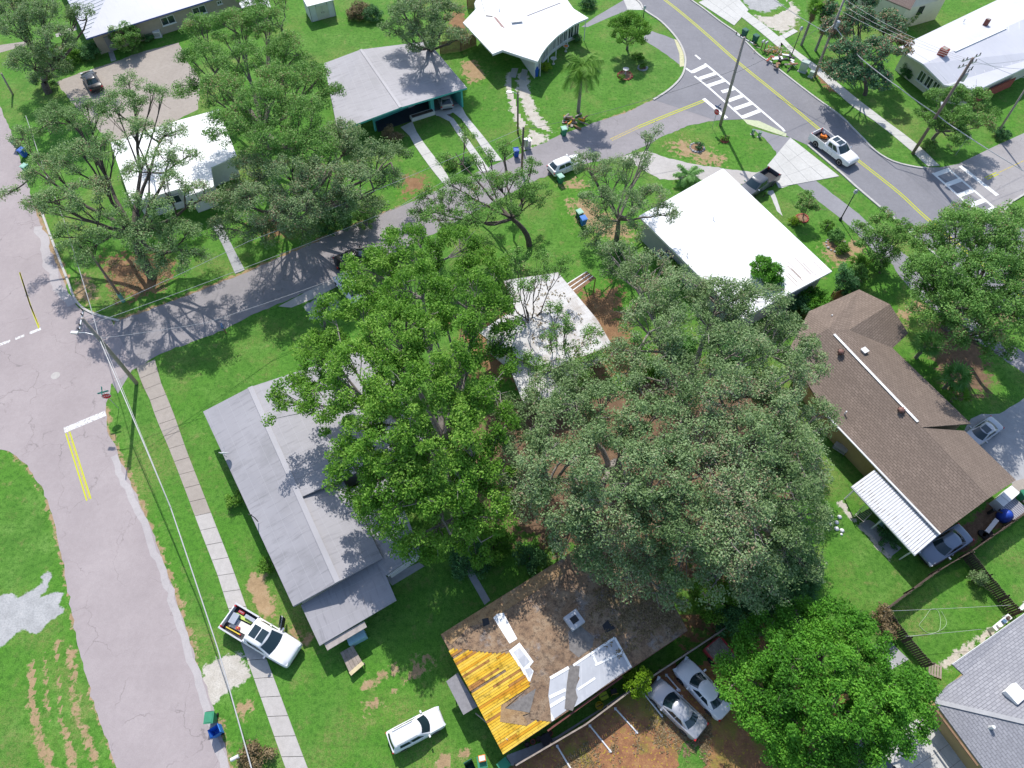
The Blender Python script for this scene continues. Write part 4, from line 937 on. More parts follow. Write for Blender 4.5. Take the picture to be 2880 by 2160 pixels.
# --- white roof under the left oaks
z1 = 3.0
r8 = gl('A', [(860, 1110), (1370, 940), (1700, 850), (1840, 1212), (1640, 1302), (1662, 1450), (1440, 1532), (1400, 1465), (1020, 1578)], z1)
h8 = house('shaded_white_house', 'low house with a white roof under the sparse left oaks', r8)
slab(h8, 'roof', r8, 'r_white', .18, (r8[1] - r8[0])); walls(h8, r8, 2.85, 'w_white', .5); fascia(h8, r8 + [r8[0]], .2, 'white_trim')
for x, y in ((1290, 1500), (1120, 1530), (1545, 1490)):
    a, b_ = (r8[8], r8[7]) if x < 1420 else (r8[6], r8[5]); window(h8, a.to_2d().to_3d() + Vector((.2, .5, 0)), b_.to_2d().to_3d() + Vector((.2, .5, 0)), .35 if x == 1120 else .7, 1.5, 1.0, 1.1, out=(0, -1, 0))
# --- white metal roof, top right
z1, zr = 2.9, 3.9
k0, kA, k1 = gp('D', 1222, 375, z1), gp('D', 1430, 497, zr), gp('D', 1592, 660, z1)
kt, kr, ke = gp('D', 1985, 8, z1), gp('D', 2212 + 400, -30, zr), gp('D', 2212 + 330, 375, z1)
k2 = gp('D', 1860, 695, z1)
h9 = house('metal_roof_house', 'house with a white metal gable roof and brick chimney in the top right', [k0, k1, kt, ke])
slab(h9, 'roof_slope', [k0, kA, kr, gp('D', 2500, -238, z1)], 'r_white2', .14); slab(h9, 'roof_slope', [kA, k1, k2, ke, kr], 'r_white2', .14, (kr - kA))
bar(h9, 'ridge_vent', gp('D', 1672, 398, zr + .03), gp('D', 2070, 218, zr + .03), .3, .08, 'white_coat')
fascia(h9, [gp('D', 2500, -238, z1), k0, kA, k1, k2, ke], .2, 'white_trim')
for i in range(14):
    t = (i + .5) / 14; a = kA.lerp(kr, t); bar(h9, 'standing_seam', a + Vector((0, 0, .02)), gp('D', 1222, 375, z1).lerp(gp('D', 2500, -238, z1), t) + Vector((0, 0, .02)), .04, .03, 'white_trim')
    bar(h9, 'standing_seam', a + Vector((0, 0, .02)), k1.lerp(ke, t) + Vector((0, 0, .02)), .04, .03, 'white_trim')
w9 = [k0.to_2d(), k1.to_2d(), k2.to_2d(), ke.to_2d(), gp('D', 2500, -238, z1).to_2d()]; r9 = inset(w9, .8); MB().prism(r9, 0, 2.8).build('wall', 'w_cream', h9)
ga = sorted(r9, key=lambda p: (p - k0.to_2d()).length)[0]; gb = sorted(r9, key=lambda p: (p - k1.to_2d()).length)[0]
for t, w in ((.55, 1.1), (.72, 1.1), (.88, 1.0)): window(h9, ga.to_3d(), gb.to_3d(), t, w, .8, 1.4, out=((ga + gb) / 2 - gp('D', 2000, 300).to_2d()).to_3d())
def chimney(parent, p, s, h, mat):
    ch = MB().box(p + Vector((0, 0, h / 2 - .2)), (s, s, h + .4), .6).build('chimney', mat, parent); MB().box(p + Vector((0, 0, h + .03)), (s * .7, s * .7, .06), .6).build('chimney_cap', 'concrete_tan', ch)
chimney(h9, gp('D', 1565, 440, 3.6), .9, 1.1, 'brick_red'); chimney(h9, gp('D', 1910, 195, 3.6), .5, .8, 'w_red'); vent_pipe(h9, gp('D', 1745, 165, 3.4))
bk = gp('D', 2000, 650); MB().prism([gp('D', 1890, 690, 2.8).to_2d() + Vector((.2, .6)), gp('D', 2212, 545, 2.8).to_2d() + Vector((.2, .6)), gp('D', 2212, 545, 2.8).to_2d() + Vector((.3, .9)), gp('D', 1890, 690, 2.8).to_2d() + Vector((.3, .9))], 0, 1.2).build('brick_base', 'brick_red', h9)
# --- grey shingled house, bottom right
n_ = lambda x, y, z: gp('N', x, y, z)
h10 = house('grey_shingled_house', 'grey shingled hip roof house in the bottom right corner', [n_(1655, 852, 0), n_(2500, 1200, 0), n_(1890, 1659, 0)])
hp = n_(2212, 1302, 4.1)
slab(h10, 'roof_slope', [n_(1510, 1135, 2.8), n_(1625, 1010, 2.8), n_(1742, 935, 2.8), n_(1655, 852, 2.8), n_(2300, 400, 2.8), n_(2900, 900, 4.3), hp], 'shingle_grey', .14, n_(2300, 400, 2.8) - n_(1655, 852, 2.8))
slab(h10, 'roof_slope', [n_(1510, 1135, 2.8), hp, n_(2900, 1420, 4.3), n_(2300, 2200, 2.8), n_(1890, 1652, 2.8)], 'shingle_grey', .14, n_(1890, 1652, 2.8) - n_(1510, 1135, 2.8))
bar(h10, 'hip_cap', n_(1520, 1140, 2.84), hp + Vector((0, 0, .04)), .3, .05, 'concrete_grey')
MB().prism(inset([n_(1510, 1135, 2.8), n_(1742, 935, 2.8), n_(2300, 400, 2.8), n_(2900, 900, 2.8), n_(2300, 2200, 2.8)], .45), 0, 2.6).build('wall', 'w_ochre', h10)
vp = n_(1945, 1345, 3.4); vent_pipe(h10, vp, .5, .12); mt = n_(2130, 1085, 3.6); MB().box(mt + Vector((0, 0, .15)), (1.1, 1.0, .5), .55).build('roof_unit', 'white_coat', h10)
fascia(h10, [n_(2300, 400, 2.8), n_(1655, 852, 2.8)], .18, 'white_trim'); bar(h10, 'gutter', n_(1530, 1210, 2.7), n_(1850, 1640, 2.7), .14, .1, 'wood_brown')
# --- pale house hidden between the big crowns
z1 = 3.2
r11 = gl('W', [(1088, 606), (1205, 588), (1290, 690), (1322, 745), (1180, 802), (1080, 755), (1033, 716), (1112, 668)], z1)
h11 = house('hidden_house', 'pale roofed house mostly hidden between the two big central trees', r11)
slab(h11, 'roof', r11, 'r_offwhite', .18, r11[2] - r11[1]); walls(h11, r11, 3.05, 'w_white', .5); fascia(h11, r11 + [r11[0]], .2, 'wood_brown')
slab(h11, 'lower_roof', gl('W', [(1100, 790), (1210, 775), (1240, 850), (1130, 870)], 2.6), 'r_offwhite', .14)
MB().prism(inset(gl('W', [(1100, 790), (1210, 775), (1240, 850), (1130, 870)], 0), .3), 0, 2.4).build('lower_wall', 'w_white', h11)
pg = [gp('G', 530, 690, 2.5), gp('G', 690, 590, 2.5), gp('G', 760, 640, 2.5), gp('G', 600, 760, 2.5)]
pgo = thing('pergola', 'brown slatted pergola beside the pale hidden house', 'pergola', ((pg[0] + pg[2]) / 2).to_2d().to_3d())
for i in range(12): bar(pgo, 'slat', pg[0].lerp(pg[3], (i + .5) / 12), pg[1].lerp(pg[2], (i + .5) / 12), .13, .05, 'wood_brown' if i % 4 else 'white_trim')
for p in pg: MB().box((p.x, p.y, 1.22), (.1, .1, 2.44)).build('post', 'wood_brown', pgo)
# --- tan roofed house top right, behind the magnolia
h12 = house('gable_cottage', 'cream cottage with a tan shingle roof at the top edge', [gp('D', 1200, 0), gp('D', 1640, 0)])
za, zb = 3.2, 4.6
g_l, g_a, g_r = gp('D', 1330, 75, za), gp('D', 1400, -55, zb), gp('D', 1640, -10, za)
back = gp('D', 900, -120, 0) - gp('D', 1330, 60, 0); back.z = 0
slab(h12, 'roof_slope', [g_l, g_a, g_a + back, g_l + back], 'shingle_tan', .14); slab(h12, 'roof_slope', [g_a, g_r, g_r + back, g_a + back], 'shingle_tan', .14)
q0, q1 = g_l + back * .06, g_r + back * .06; q0.z = q1.z = 0
MB().prism([q0.to_2d(), q1.to_2d(), (q1 + back * .9).to_2d(), (q0 + back * .9).to_2d()], 0, 3.05).build('wall', 'w_cream', h12)
mgab = MB(); ga_ = g_a + back * .06; mgab.add([(q0.x, q0.y, 3.05), (q1.x, q1.y, 3.05), (ga_.x, ga_.y, zb - .2)], [(0, 1, 2)]); mgab.add([(q0.x - back.x * -.02, q0.y + back.y * .02, 3.05), (q1.x + back.x * .02, q1.y + back.y * .02, 3.05), (ga_.x + back.x * .02, ga_.y + back.y * .02, zb - .2)], [(2, 1, 0)]); mgab.build('gable', 'w_cream', h12)
window(h12, q0, q1, .42, .9, 1.8, 1.0, 'trim', out=(0, -1, 0))
dr = gp('D', 705, 90); MB().box((dr.x, dr.y + .4, 1.05), (1.0, .1, 2.1), .8).build('door', simple('orange_door', (.50, .12, .03), .6), h12)
# --- garden shed
s0, s1, s2 = gp('B', 490, 172), gp('B', 682, 122), gp('B', 440, 90)
ux = (s1 - s0).normalized(); vx = Vector((-ux.y, ux.x, 0)); Lx = (s1 - s0).length
shed = thing('garden_shed', 'white boarded garden shed with a double door on the grass', 'shed', s0 + ux * Lx / 2 + vx * 1.4)
MB().prism([(s0).to_2d(), (s1).to_2d(), (s1 + vx * 2.8).to_2d(), (s0 + vx * 2.8).to_2d()], 0, 2.3).build('wall', 'w_white', shed)
slab(shed, 'roof', [s0 - ux * .15 - vx * .2 + Vector((0, 0, 2.4)), s1 + ux * .15 - vx * .2 + Vector((0, 0, 2.4)), s1 + ux * .15 + vx * 3 + Vector((0, 0, 2.75)), s0 - ux * .15 + vx * 3 + Vector((0, 0, 2.75))], 'r_white', .08)
for k in (-1, 1):
    c = s0 + ux * (Lx / 2 + k * .46) - vx * .03; dd = MB().box((c.x, c.y, 1.0), (.88, .05, 1.9), math.atan2(ux.y, ux.x)).build('door', 'w_cream', shed); c2 = c - ux * k * .3 - vx * .05; MB().box((c2.x, c2.y, 1.0), (.05, .05, .15)).build('handle', 'trim', dd)
for k in (.02, .28, .72, .98): c = s0 + ux * Lx * k - vx * .02; MB().box((c.x, c.y, 1.15), (.06, .06, 2.25), math.atan2(ux.y, ux.x)).build('trim_board', 'trail', shed)

# ================================================================ fences
_pick = {}
def fence(name, label, line, h=1.8, mat='wood', step=.155, top=None):
    line = [Vector(p) for p in line]; f = thing(name, label, 'fence', (line[0].x, line[0].y, 0))
    key = (h, mat)
    if key not in _pick:
        m = MB(); m.box((0, 0, h / 2), (.14, .022, h)); me = bpy.data.meshes.new('picket'); me.from_pydata(m.v, [], m.f); me.materials.append(MAT[mat]); _pick[key] = me
    for a, b_ in zip(line[:-1], line[1:]):
        L = (b_ - a).length; d = (b_ - a) / L; n = int(L / step); ang = math.atan2(d.y, d.x); s = Vector((-d.y, d.x, 0))
        for i in range(n):
            o = link('picket', _pick[key], f); p = a + d * ((i + .5) * L / n); o.location = p - f.location + Vector((0, 0, rnd.uniform(-.04, .03))); o.rotation_euler = (rnd.gauss(0, .012), 0, ang + rnd.gauss(0, .02))
        for z in (.35, h - .3): bar(f, 'rail', a + s * .04 + Vector((0, 0, z)), b_ + s * .04 + Vector((0, 0, z)), .045, .09, mat)
        k = max(1, round(L / 2.4))
        for i in range(k + 1): p = a.lerp(b_, i / k) + s * .1; MB().box((p.x, p.y, h / 2 + .03), (.1, .1, h + .06), ang).build('post', mat, f)
        if top: bar(f, 'cap_rail', a + Vector((0, 0, h + .05)), b_ + Vector((0, 0, h + .05)), .11, .04, top)
    return f
fence('picket_fence', 'weathered board fence with pale top rail along the parking lot', [gp('L', 690, 1650), gp('L', 1220, 1340), gp('L', 1560, 1085), gp('L', 2212, 655), gp('M', 930, 585)], 1.7, 'wood_dark', .16, 'wood')
fence('board_fence', 'dark board fence between the two small bottom right lawns and the shingled house', [gp('N', 1085, 460), gp('N', 1480, 165), gp('N', 1720, 25), gp('O', 2212, 950), gp('O', 2500, 790)], 1.7, 'wood_dark', .16)
fence('board_fence', 'dark overgrown fence running down between the two bottom right lawns', [gp('N', 1735, 30), gp('N', 1870, 200), gp('N', 2000, 360), gp('N', 2115, 480)], 1.5, 'wood_dark', .16)
fence('board_fence', 'brown fence with rusty vines left of the small square lawn', [gp('N', 1095, 470), gp('N', 1260, 680), gp('N', 1430, 880)], 1.5, 'wood_dark', .16)
fence('board_fence', 'brown board fence left of the white curved house', [gp('B', 1490, 420), gp('B', 1650, 400), gp('B', 1770, 350)], 1.8, 'wood_brown', .16)
fence('board_fence', 'brown board fence at the top edge by the white curved house', [gp('B', 1700, 70), gp('B', 1840, 60)], 1.8, 'wood_brown', .16)
fence('board_fence', 'short brown fence behind the flat white roof house', [gp('H', 690, 830), gp('H', 800, 790)], 1.6, 'wood_brown', .16)

# ================================================================ vehicles
def car(name, label, kind, paint, rear, front, L=None, group=None, sunroof=False, z=.85, door_open=False, load=None):
    """rear, front: (region, x, y) of the ends of the body in the photograph at about z above the ground"""
    a, b_ = gp(*rear, z), gp(*front, z); d = (b_ - a); L0 = d.length; ang = math.atan2(d.y, d.x); c = (a + b_) / 2; c.z = 0
    o = thing(name, label, {'pickup': 'pickup truck'}.get(kind, 'car'), c, ang, group)
    L = L or L0
    T = dict(sedan=dict(L=4.75, W=1.84, belt=.95, st=[(-1, .70, .45, .74), (-.97, .86, .30, .90), (-.88, .97, .25, 1.0), (-.6, 1, .22, 1.0), (-.2, 1, .22, .97), (.25, 1, .22, .96), (.5, .99, .22, .93), (.75, .96, .24, .86), (.9, .90, .28, .77), (.97, .78, .32, .67), (1, .6, .42, .56)],
                        cab=((-.76, .50, .82, .93), (-.44, .16, .62, 1.38), 1.45)),
             hatch=dict(L=4.4, W=1.82, belt=1.0, st=[(-1, .72, .5, .80), (-.97, .88, .32, 1.0), (-.9, .97, .25, 1.05), (-.6, 1, .22, 1.05), (-.2, 1, .22, 1.02), (.3, 1, .22, 1.0), (.55, .99, .22, .97), (.78, .96, .24, .9), (.92, .90, .28, .80), (.98, .78, .32, .68), (1, .6, .42, .58)],
                        cab=((-.97, .52, .82, .99), (-.72, .20, .62, 1.48), 1.56)),
             suv=dict(L=4.75, W=1.9, belt=1.1, st=[(-1, .80, .5, .9), (-.98, .93, .34, 1.1), (-.92, .98, .28, 1.14), (-.6, 1, .26, 1.14), (-.2, 1, .26, 1.12), (.3, 1, .26, 1.10), (.5, .99, .26, 1.07), (.75, .97, .28, 1.0), (.9, .95, .32, .94), (.97, .88, .36, .84), (1, .74, .45, .70)],
                      cab=((-.97, .55, .86, 1.09), (-.86, .22, .69, 1.62), 1.71)),
             pickup=dict(L=6.3, W=2.12, belt=1.2, st=[(-.27, 1, .36, 1.2), (-.1, 1, .36, 1.2), (.2, 1, .36, 1.2), (.42, 1, .36, 1.2), (.6, .99, .36, 1.19), (.85, .97, .38, 1.13), (.95, .94, .40, 1.07), (.99, .88, .45, .98), (1, .8, .5, .88)],
                         cab=((-.27, .57, .88, 1.18), (-.24, .29, .74, 1.78), 1.87)))[kind]
    W = T['W'] / 2; hl = T['L'] / 2; mp = MAT[paint]; o.scale = (L / T['L'],) * 3
    m = MB(); n = 0
    for (x, w, zl, zt) in T['st']:
        w *= W; half = [(0, zl), (.85 * w, zl), (w, zl + .12), (1.0 * w, (zl + zt) / 2), (.975 * w, zt - .13), (.9 * w, zt - .03), (.5 * w, zt + .015), (0, zt + .03)]
        sec = half + [(-y, zz) for y, zz in half[-2:0:-1]]; n = len(sec); m.v += [(x * hl, y, zz) for y, zz in sec]
    k = len(T['st'])
    for i in range(k - 1):
        for j in range(n): m.f.append((i * n + j, (i + 1) * n + j, (i + 1) * n + (j + 1) % n, i * n + (j + 1) % n))
    m.f.append(tuple(range(n))); m.f.append(tuple((k - 1) * n + j for j in range(n))[::-1])
    body = m.build('body', mp, o, True, 38, True)
    # cabin
    def ringp(x0, x1, w, zz, bf, brr):
        x0 *= hl; x1 *= hl; w *= W; P = []
        for j in range(6): y = -w + 2 * w * j / 6; P.append(Vector((x1 - bf * (y / w) ** 2, y, zz)))
        for j in range(8): P.append(Vector((x1 - bf + (x0 + brr - x1 + bf) * j / 8, w * (1 + .035 * math.sin(math.pi * j / 8)), zz)))
        for j in range(6): y = w - 2 * w * j / 6; P.append(Vector((x0 + brr * (y / w) ** 2, y, zz)))
        for j in range(8): P.append(Vector((x0 + brr + (x1 - bf - x0 - brr) * j / 8, -w * (1 + .035 * math.sin(math.pi * j / 8)), zz)))
        return P
    (ca, cb_, zt) = T['cab']; bf = .28 if kind != 'pickup' else .2; brr = .2 if kind == 'sedan' else .08
    r0 = ringp(ca[0], ca[1], ca[2], ca[3] - .04, bf, brr); r1 = ringp(cb_[0], cb_[1], cb_[2], cb_[3], bf * .8, brr)
    cc = Vector((sum(p.x for p in r1) / 28, 0, 0)); r2 = [Vector((cc.x + (p.x - cc.x) * .9, p.y * .86, zt - .025)) for p in r1]; r3 = [Vector((cc.x + (p.x - cc.x) * .5, p.y * .45, zt)) for p in r1]
    m = MB(); m.v = [tuple(p) for r in (r0, r1, r2, r3) for p in r]; q = 28
    for i in range(3):
        for j in range(q): m.f.append((i * q + j, i * q + (j + 1) % q, (i + 1) * q + (j + 1) % q, (i + 1) * q + j))
    m.f.append(tuple(3 * q + j for j in range(q)))
    cab = m.build('cabin', mp, o, True, 50, True)
    def pt(i, v):
        i0 = int(math.floor(i)) % q; t = i - math.floor(i); A = r0[i0].lerp(r0[(i0 + 1) % q], t); B = r1[i0].lerp(r1[(i0 + 1) % q], t); return A.lerp(B, v)
    def panel(nm, i0, i1, v0, v1, kk=6, off=.014):
        g = MB(); 
        for jj in range(kk + 1):
            i = i0 + (i1 - i0) * jj / kk
            for v in (v0, (v0 + v1) / 2, v1):
                p = pt(i, v); t1 = pt(i + .05, v) - pt(i - .05, v); t2 = pt(i, 1) - pt(i, 0); nr = t1.cross(t2).normalized(); nr = nr if nr.dot(Vector((p.x - cc.x, p.y, .6))) > 0 else -nr
                g.v.append(tuple(p + nr * off))
        for jj in range(kk):
            for r in range(2): g.f.append((jj * 3 + r, (jj + 1) * 3 + r, (jj + 1) * 3 + r + 1, jj * 3 + r + 1))
        return g.build(nm, 'car_glass', o, True, None, True)
    panel('windscreen', .35, 5.65, .10, .96); panel('rear_window', 14.4, 19.6, .16, .93)
    for s0, s1 in ((7.1, 9.7), (10.0, 12.6)): panel('side_window', s0, s1, .14, .9, 3)
    for s0, s1 in ((21.4, 24.0), (24.3, 26.9)): panel('side_window', s0, s1, .14, .9, 3)
    if sunroof:
        for k2 in ((0,) if kind == 'sedan' else (-.34, .34)):
            MB().box((cc.x + .1 + (k2 if kind != 'sedan' else .15), 0, zt + .003), (.6 if kind == 'pickup' else .75, .9 if kind == 'pickup' else .8, .016)).build('sunroof', 'car_glass', o, local=True)
    if kind == 'suv':
        for s in (-1, 1): MB().tube([(cc.x - .95, s * .58, zt + .03), (cc.x + .85, s * .58, zt + .03)], .025, 6).build('roof_rail', 'chrome', o, local=True)
    # wheels
    wr = .40 if kind == 'pickup' else .34
    for x in ((.60 * hl if kind != 'pickup' else .63 * hl), -.60 * hl if kind != 'pickup' else -.60 * hl):
        for s in (-1, 1):
            Mx = Matrix.Translation((x, s * (W - .10), wr)) @ Matrix.Rotation(math.pi / 2, 4, 'X')
            wh = MB().lathe([(wr * .62, -.115), (wr * .93, -.115), (wr, -.07), (wr, .07), (wr * .93, .115), (wr * .62, .115)], 18, (0, 0, 0), Mx).build('wheel', 'tyre', o, True, 40, True)
            MB().lathe([(.05, -.1), (wr * .62, -.12), (wr * .62, .12), (.05, .1)], 14, (0, 0, 0), Mx).build('rim', 'rim', wh, local=True)
            # arch
            MB().lathe([(wr * 1.14, -.10), (wr * 1.14, .105)], 18, (0, 0, 0), Matrix.Translation((x, s * (W - .1), wr + .02)) @ Matrix.Rotation(math.pi / 2, 4, 'X')).build('wheel_arch', 'trim', o, local=True)
    zh = T['st'][-3][3] - .12
    for s in (-1, 1):
        MB().box((hl * .955, s * W * .68, zh), (.22, .36, .14), s * -.35).build('headlight', 'lamp_clear', o, local=True)
        MB().box((-hl * .965, s * W * .80, zh + .12), (.14, .26 if kind != 'pickup' else .12, .16 if kind != 'pickup' else .34), s * .25).build('tail_light', 'lamp_red', o, local=True)
        mr = MB().box((ca[1] * hl - .42, s * (W + .07), T['belt'] + .06), (.14, .22, .14)).build('wing_mirror', mp if kind != 'pickup' else 'chrome', o, local=True)
    MB().box((hl * .985, 0, .46), (.10, W * 1.2, .18)).build('grille', 'trim', o, local=True)
    MB().box((-hl * .992, 0, .42), (.09, W * 1.4, .16)).build('rear_bumper', 'trim' if kind != 'pickup' else 'chrome', o, local=True)
    # seams of bonnet and doors as thin dark strips
    for s in (-1, 1):
        for x in ((.18, -.22) if kind != 'pickup' else (.2, -.02)): MB().box((x * hl, s * (W + .001), .7), (.018, .012, .5)).build('door_seam', 'trim', o, local=True)
        MB().box((0.1 * hl, s * W * .999, T['belt'] - .06), (.16, .03, .04)).build('door_handle', 'chrome', o, local=True)
    if kind == 'pickup':
        x0, x1 = -hl, -.27 * hl; bl_ = x1 - x0; mid = (x0 + x1) / 2
        bd = MB().box((mid, 0, .70), (bl_ - .06, 2 * W - .2, .06)).build('bed', 'trim', o, local=True)
        for s in (-1, 1):
            mm = MB(); mm.box((mid, s * (W - .055), .78), (bl_, .11, .86)); mm.build('bed_side', mp, o, local=True)
            MB().box((mid, s * (W - .055), 1.225), (bl_, .12, .03)).build('bed_rail', 'trim' if paint == 'p_grey' else 'galv', bd, local=True)
        MB().box((x0 + .045, 0, .80), (.09, 2 * W - .22, .80)).build('tailgate', mp, o, local=True)
        MB().box((x1 - .04, 0, .98), (.07, 2 * W - .24, .42)).build('bulkhead', mp, o, local=True)
        if load: load(o, x0, x1, W)
    if door_open:
        Mx = Matrix.Translation((.36 * hl, W, 0)) @ Matrix.Rotation(math.radians(118), 4, 'Z')
        dm = MB(); dm.box((.0, 0, 0), (1, 1, 1)); dm.v = []; dm.f = []
        dm.box((.48, .04, .80), (.96, .09, .80), 0, Mx); dd = dm.build('open_door', mp, o, local=True)
        MB().box((.48, .03, 1.44), (.84, .03, .42), 0, Mx).build('door_window', 'car_glass', dd, local=True)
        MB().box((.48, -.02, .8), (.88, .05, .7), 0, Mx).build('door_lining', 'trim', dd, local=True)
    return o
LOADC = {k: simple('load_' + k, v, .6, .1) for k, v in dict(blue=(.10, .19, .32), yellow=(.62, .47, .04), red=(.45, .04, .05), green=(.45, .58, .12), grey=(.33, .36, .42), orange=(.75, .20, .02), white=(.72, .71, .66)).items()}
def cargo(name, label, cat, parts, o):
    """a thing lying in a truck bed; parts: (part name, local centre, size, colour, turn)"""
    M0 = Matrix.Translation(o.location) @ Matrix.Rotation(o.rotation_euler[2], 4, 'Z') @ Matrix.Scale(o.scale[0], 4); p0 = M0 @ Vector(parts[0][1]); p0.z -= parts[0][2][2] / 2
    t = thing(name, label, cat, p0, o.rotation_euler[2]); M1 = (Matrix.Translation(p0) @ Matrix.Rotation(o.rotation_euler[2], 4, 'Z')).inverted() @ M0
    for nm, c, s, cl_, r in parts: MB().box(c, s, r, M1).build(nm, LOADC[cl_], t, local=True)
def load1(o, x0, x1, W):
    z = .73; cargo('tool_box', 'blue grey tool box in the white pickup bed beside the kerbside lawn', 'tool box', [('box', (x0 + .62, .05, z + .22), (.5, .75, .44), 'blue', .1), ('lid', (x0 + .62, .05, z + .455), (.54, .79, .03), 'grey', .1)], o)
    cargo('board_stack', 'stack of pale green and white boards in the white pickup bed', 'boards', [('board', (x0 + 1.25, -.18, z + .03), (1.5, .7, .06), 'white', .05), ('board', (x0 + 1.15, .42, z + .06), (1.5, .28, .12), 'green', .08)], o)
    cargo('yellow_level', 'yellow spirit level along the side of the white pickup bed', 'tool', [('bar', (x0 + 1.0, -.70, z + .06), (1.3, .08, .12), 'yellow', .03), ('end_cap', (x0 + 1.68, -.68, z + .06), (.08, .1, .13), 'red', .03)], o)
    cargo('red_can', 'small red can in the white pickup bed', 'can', [('can', (x0 + 1.25, -.38, z + .17), (.28, .2, .22), 'red', .3), ('cap', (x0 + 1.27, -.38, z + .30), (.08, .08, .05), 'yellow', .3)], o)
    cargo('blue_crate', 'blue crate at the front of the white pickup bed', 'crate', [('crate', (x0 + 1.65, .62, z + .15), (.9, .24, .3), 'blue', 0), ('lid', (x0 + 1.65, .62, z + .31), (.92, .26, .03), 'grey', 0)], o)
    cargo('red_bag', 'dark red bag in the rear corner of the white pickup bed', 'bag', [('bag', (x0 + .75, .70, z + .12), (.5, .22, .24), 'red', 0), ('strap', (x0 + .75, .70, z + .25), (.3, .04, .03), 'grey', 0)], o)
def load2(o, x0, x1, W):
    cargo('traffic_cone', 'orange traffic cones lying in the bed of the moving pickup', 'cone', [('cone', (x0 + 1.0, .15, .90), (.5, .22, .3), 'orange', .5), ('cone', (x0 + 1.2, .45, .88), (.45, .24, .28), 'orange', -.4), ('base', (x0 + .7, .2, .86), (.1, .36, .3), 'orange', .5)], o)
    cargo('steel_pipe', 'short grey pipe upright in the bed of the moving pickup', 'pipe', [('pipe', (x0 + .8, .5, 1.0), (.1, .1, .5), 'grey', 0), ('flange', (x0 + .8, .5, 1.26), (.18, .18, .04), 'grey', 0)], o)
car('pickup_truck', 'white pickup with its driver door open parked across the left pavement', 'pickup', 'p_white', ('K', 262, 480), ('K', 752, 775), 6.4, sunroof=True, z=1.05, door_open=True, load=load1)
car('suv', 'white suv parked alone on the lawn near the bottom', 'suv', 'p_white', ('K', 1530, 1450), ('K', 1885, 1262), 4.1, z=1.0)
car('sedan', 'silver sedan fully in view in the mulch parking lot', 'sedan', 'p_silver', ('M', 752, 1372), ('M', 385, 1010), 4.6)
car('sedan', 'white sedan half under the bright green tree in the parking lot', 'sedan', 'p_white', ('M', 945, 1225), ('M', 600, 850), 4.6)
car('pickup_truck', 'white pickup driving on the main road beside the double yellow line', 'pickup', 'p_white', ('D', 602, 1030), ('D', 885, 1245), 6.3, sunroof=True, z=1.0, load=load2)
car('pickup_truck', 'dark grey pickup on the concrete drive beside the flat white roof', 'pickup', 'p_grey', ('D', 245, 1350), ('D', 50, 1480), 5.8, z=1.0)
car('hatchback', 'white hatchback parked on the middle street behind the small oak', 'hatch', 'p_white', ('C', 420, 1315), ('C', 640, 1225), 4.4)
car('sedan', 'black car on the shady parking apron of the tan house', 'sedan', 'p_black', ('A', 752, 690), ('A', 660, 540), 4.6)
car('sedan', 'black car on the middle street under the bright green central tree', 'sedan', 'p_black', ('F', 685, 515), ('F', 975, 425), 4.7)
car('sedan', 'added white car standing in for a windscreen glare under the bright green central tree', 'sedan', 'p_white', ('F', 860, 800), ('F', 705, 615), 4.6)  # added car; its white paint stands in for a windscreen glare
car('sedan', 'silver car with a dark sunroof on the drive of the brown shingled house', 'sedan', 'p_silver', ('O', 2010, 235), ('O', 1775, 395), 4.25, sunroof=True)
car('sedan', 'blue grey sedan beside the ribbed white patio cover', 'sedan', 'p_bluegrey', ('O', 1790, 1075), ('O', 1415, 1310), 4.8)
car('hatchback', 'silver car in the carport of the teal house', 'hatch', 'p_silver', ('B', 1535, 800), ('B', 1500, 690), 4.3)
car('pickup_truck', 'dark pickup at the bottom edge under the bright green tree', 'pickup', 'p_grey', ('N', 1190, 1800), ('N', 900, 1475), 6.2, z=1.0)
# red trailer in the parking lot
t0, t1 = gp('M', 770, 740, .4), gp('M', 905, 905, .4); d = (t1 - t0).normalized(); s = Vector((d.y, -d.x, 0)); s = s if s.x > 0 else -s
tr = thing('utility_trailer', 'red sided utility trailer under the edge of the bright green tree', 'trailer', ((t0 + t1) / 2 + s * .8).to_2d().to_3d())
q = [t0, t1, t1 + s * 1.7, t0 + s * 1.7]
m_red = simple('red_paint', (.46, .05, .06), .5, .1)
bar(tr, 'side_rail', t0, t1, .1, .5, m_red); bar(tr, 'side_rail', t0 + s * 1.7, t1 + s * 1.7, .1, .5, m_red); bar(tr, 'end_rail', t0, t0 + s * 1.7, .08, .4, m_red); bar(tr, 'end_rail', t1, t1 + s * 1.7, .08, .4, m_red)
for i in range(9): bar(tr, 'floor_board', (t0 + s * (.15 + i * .175)) + Vector((0, 0, .12)), (t1 + s * (.15 + i * .175)) + Vector((0, 0, .12)), .16, .04, 'wood')
for k_ in (-.1, 1.8): c = (t0 + t1) / 2 + s * k_; c.z = .3; MB().lathe([(.12, -.09), (.3, -.09), (.3, .09), (.12, .09)], 14, (0, 0, 0), Matrix.Translation(c) @ Matrix.Rotation(math.atan2(d.y, d.x), 4, 'Z') @ Matrix.Rotation(math.pi / 2, 4, 'X')).build('wheel', 'tyre', tr)

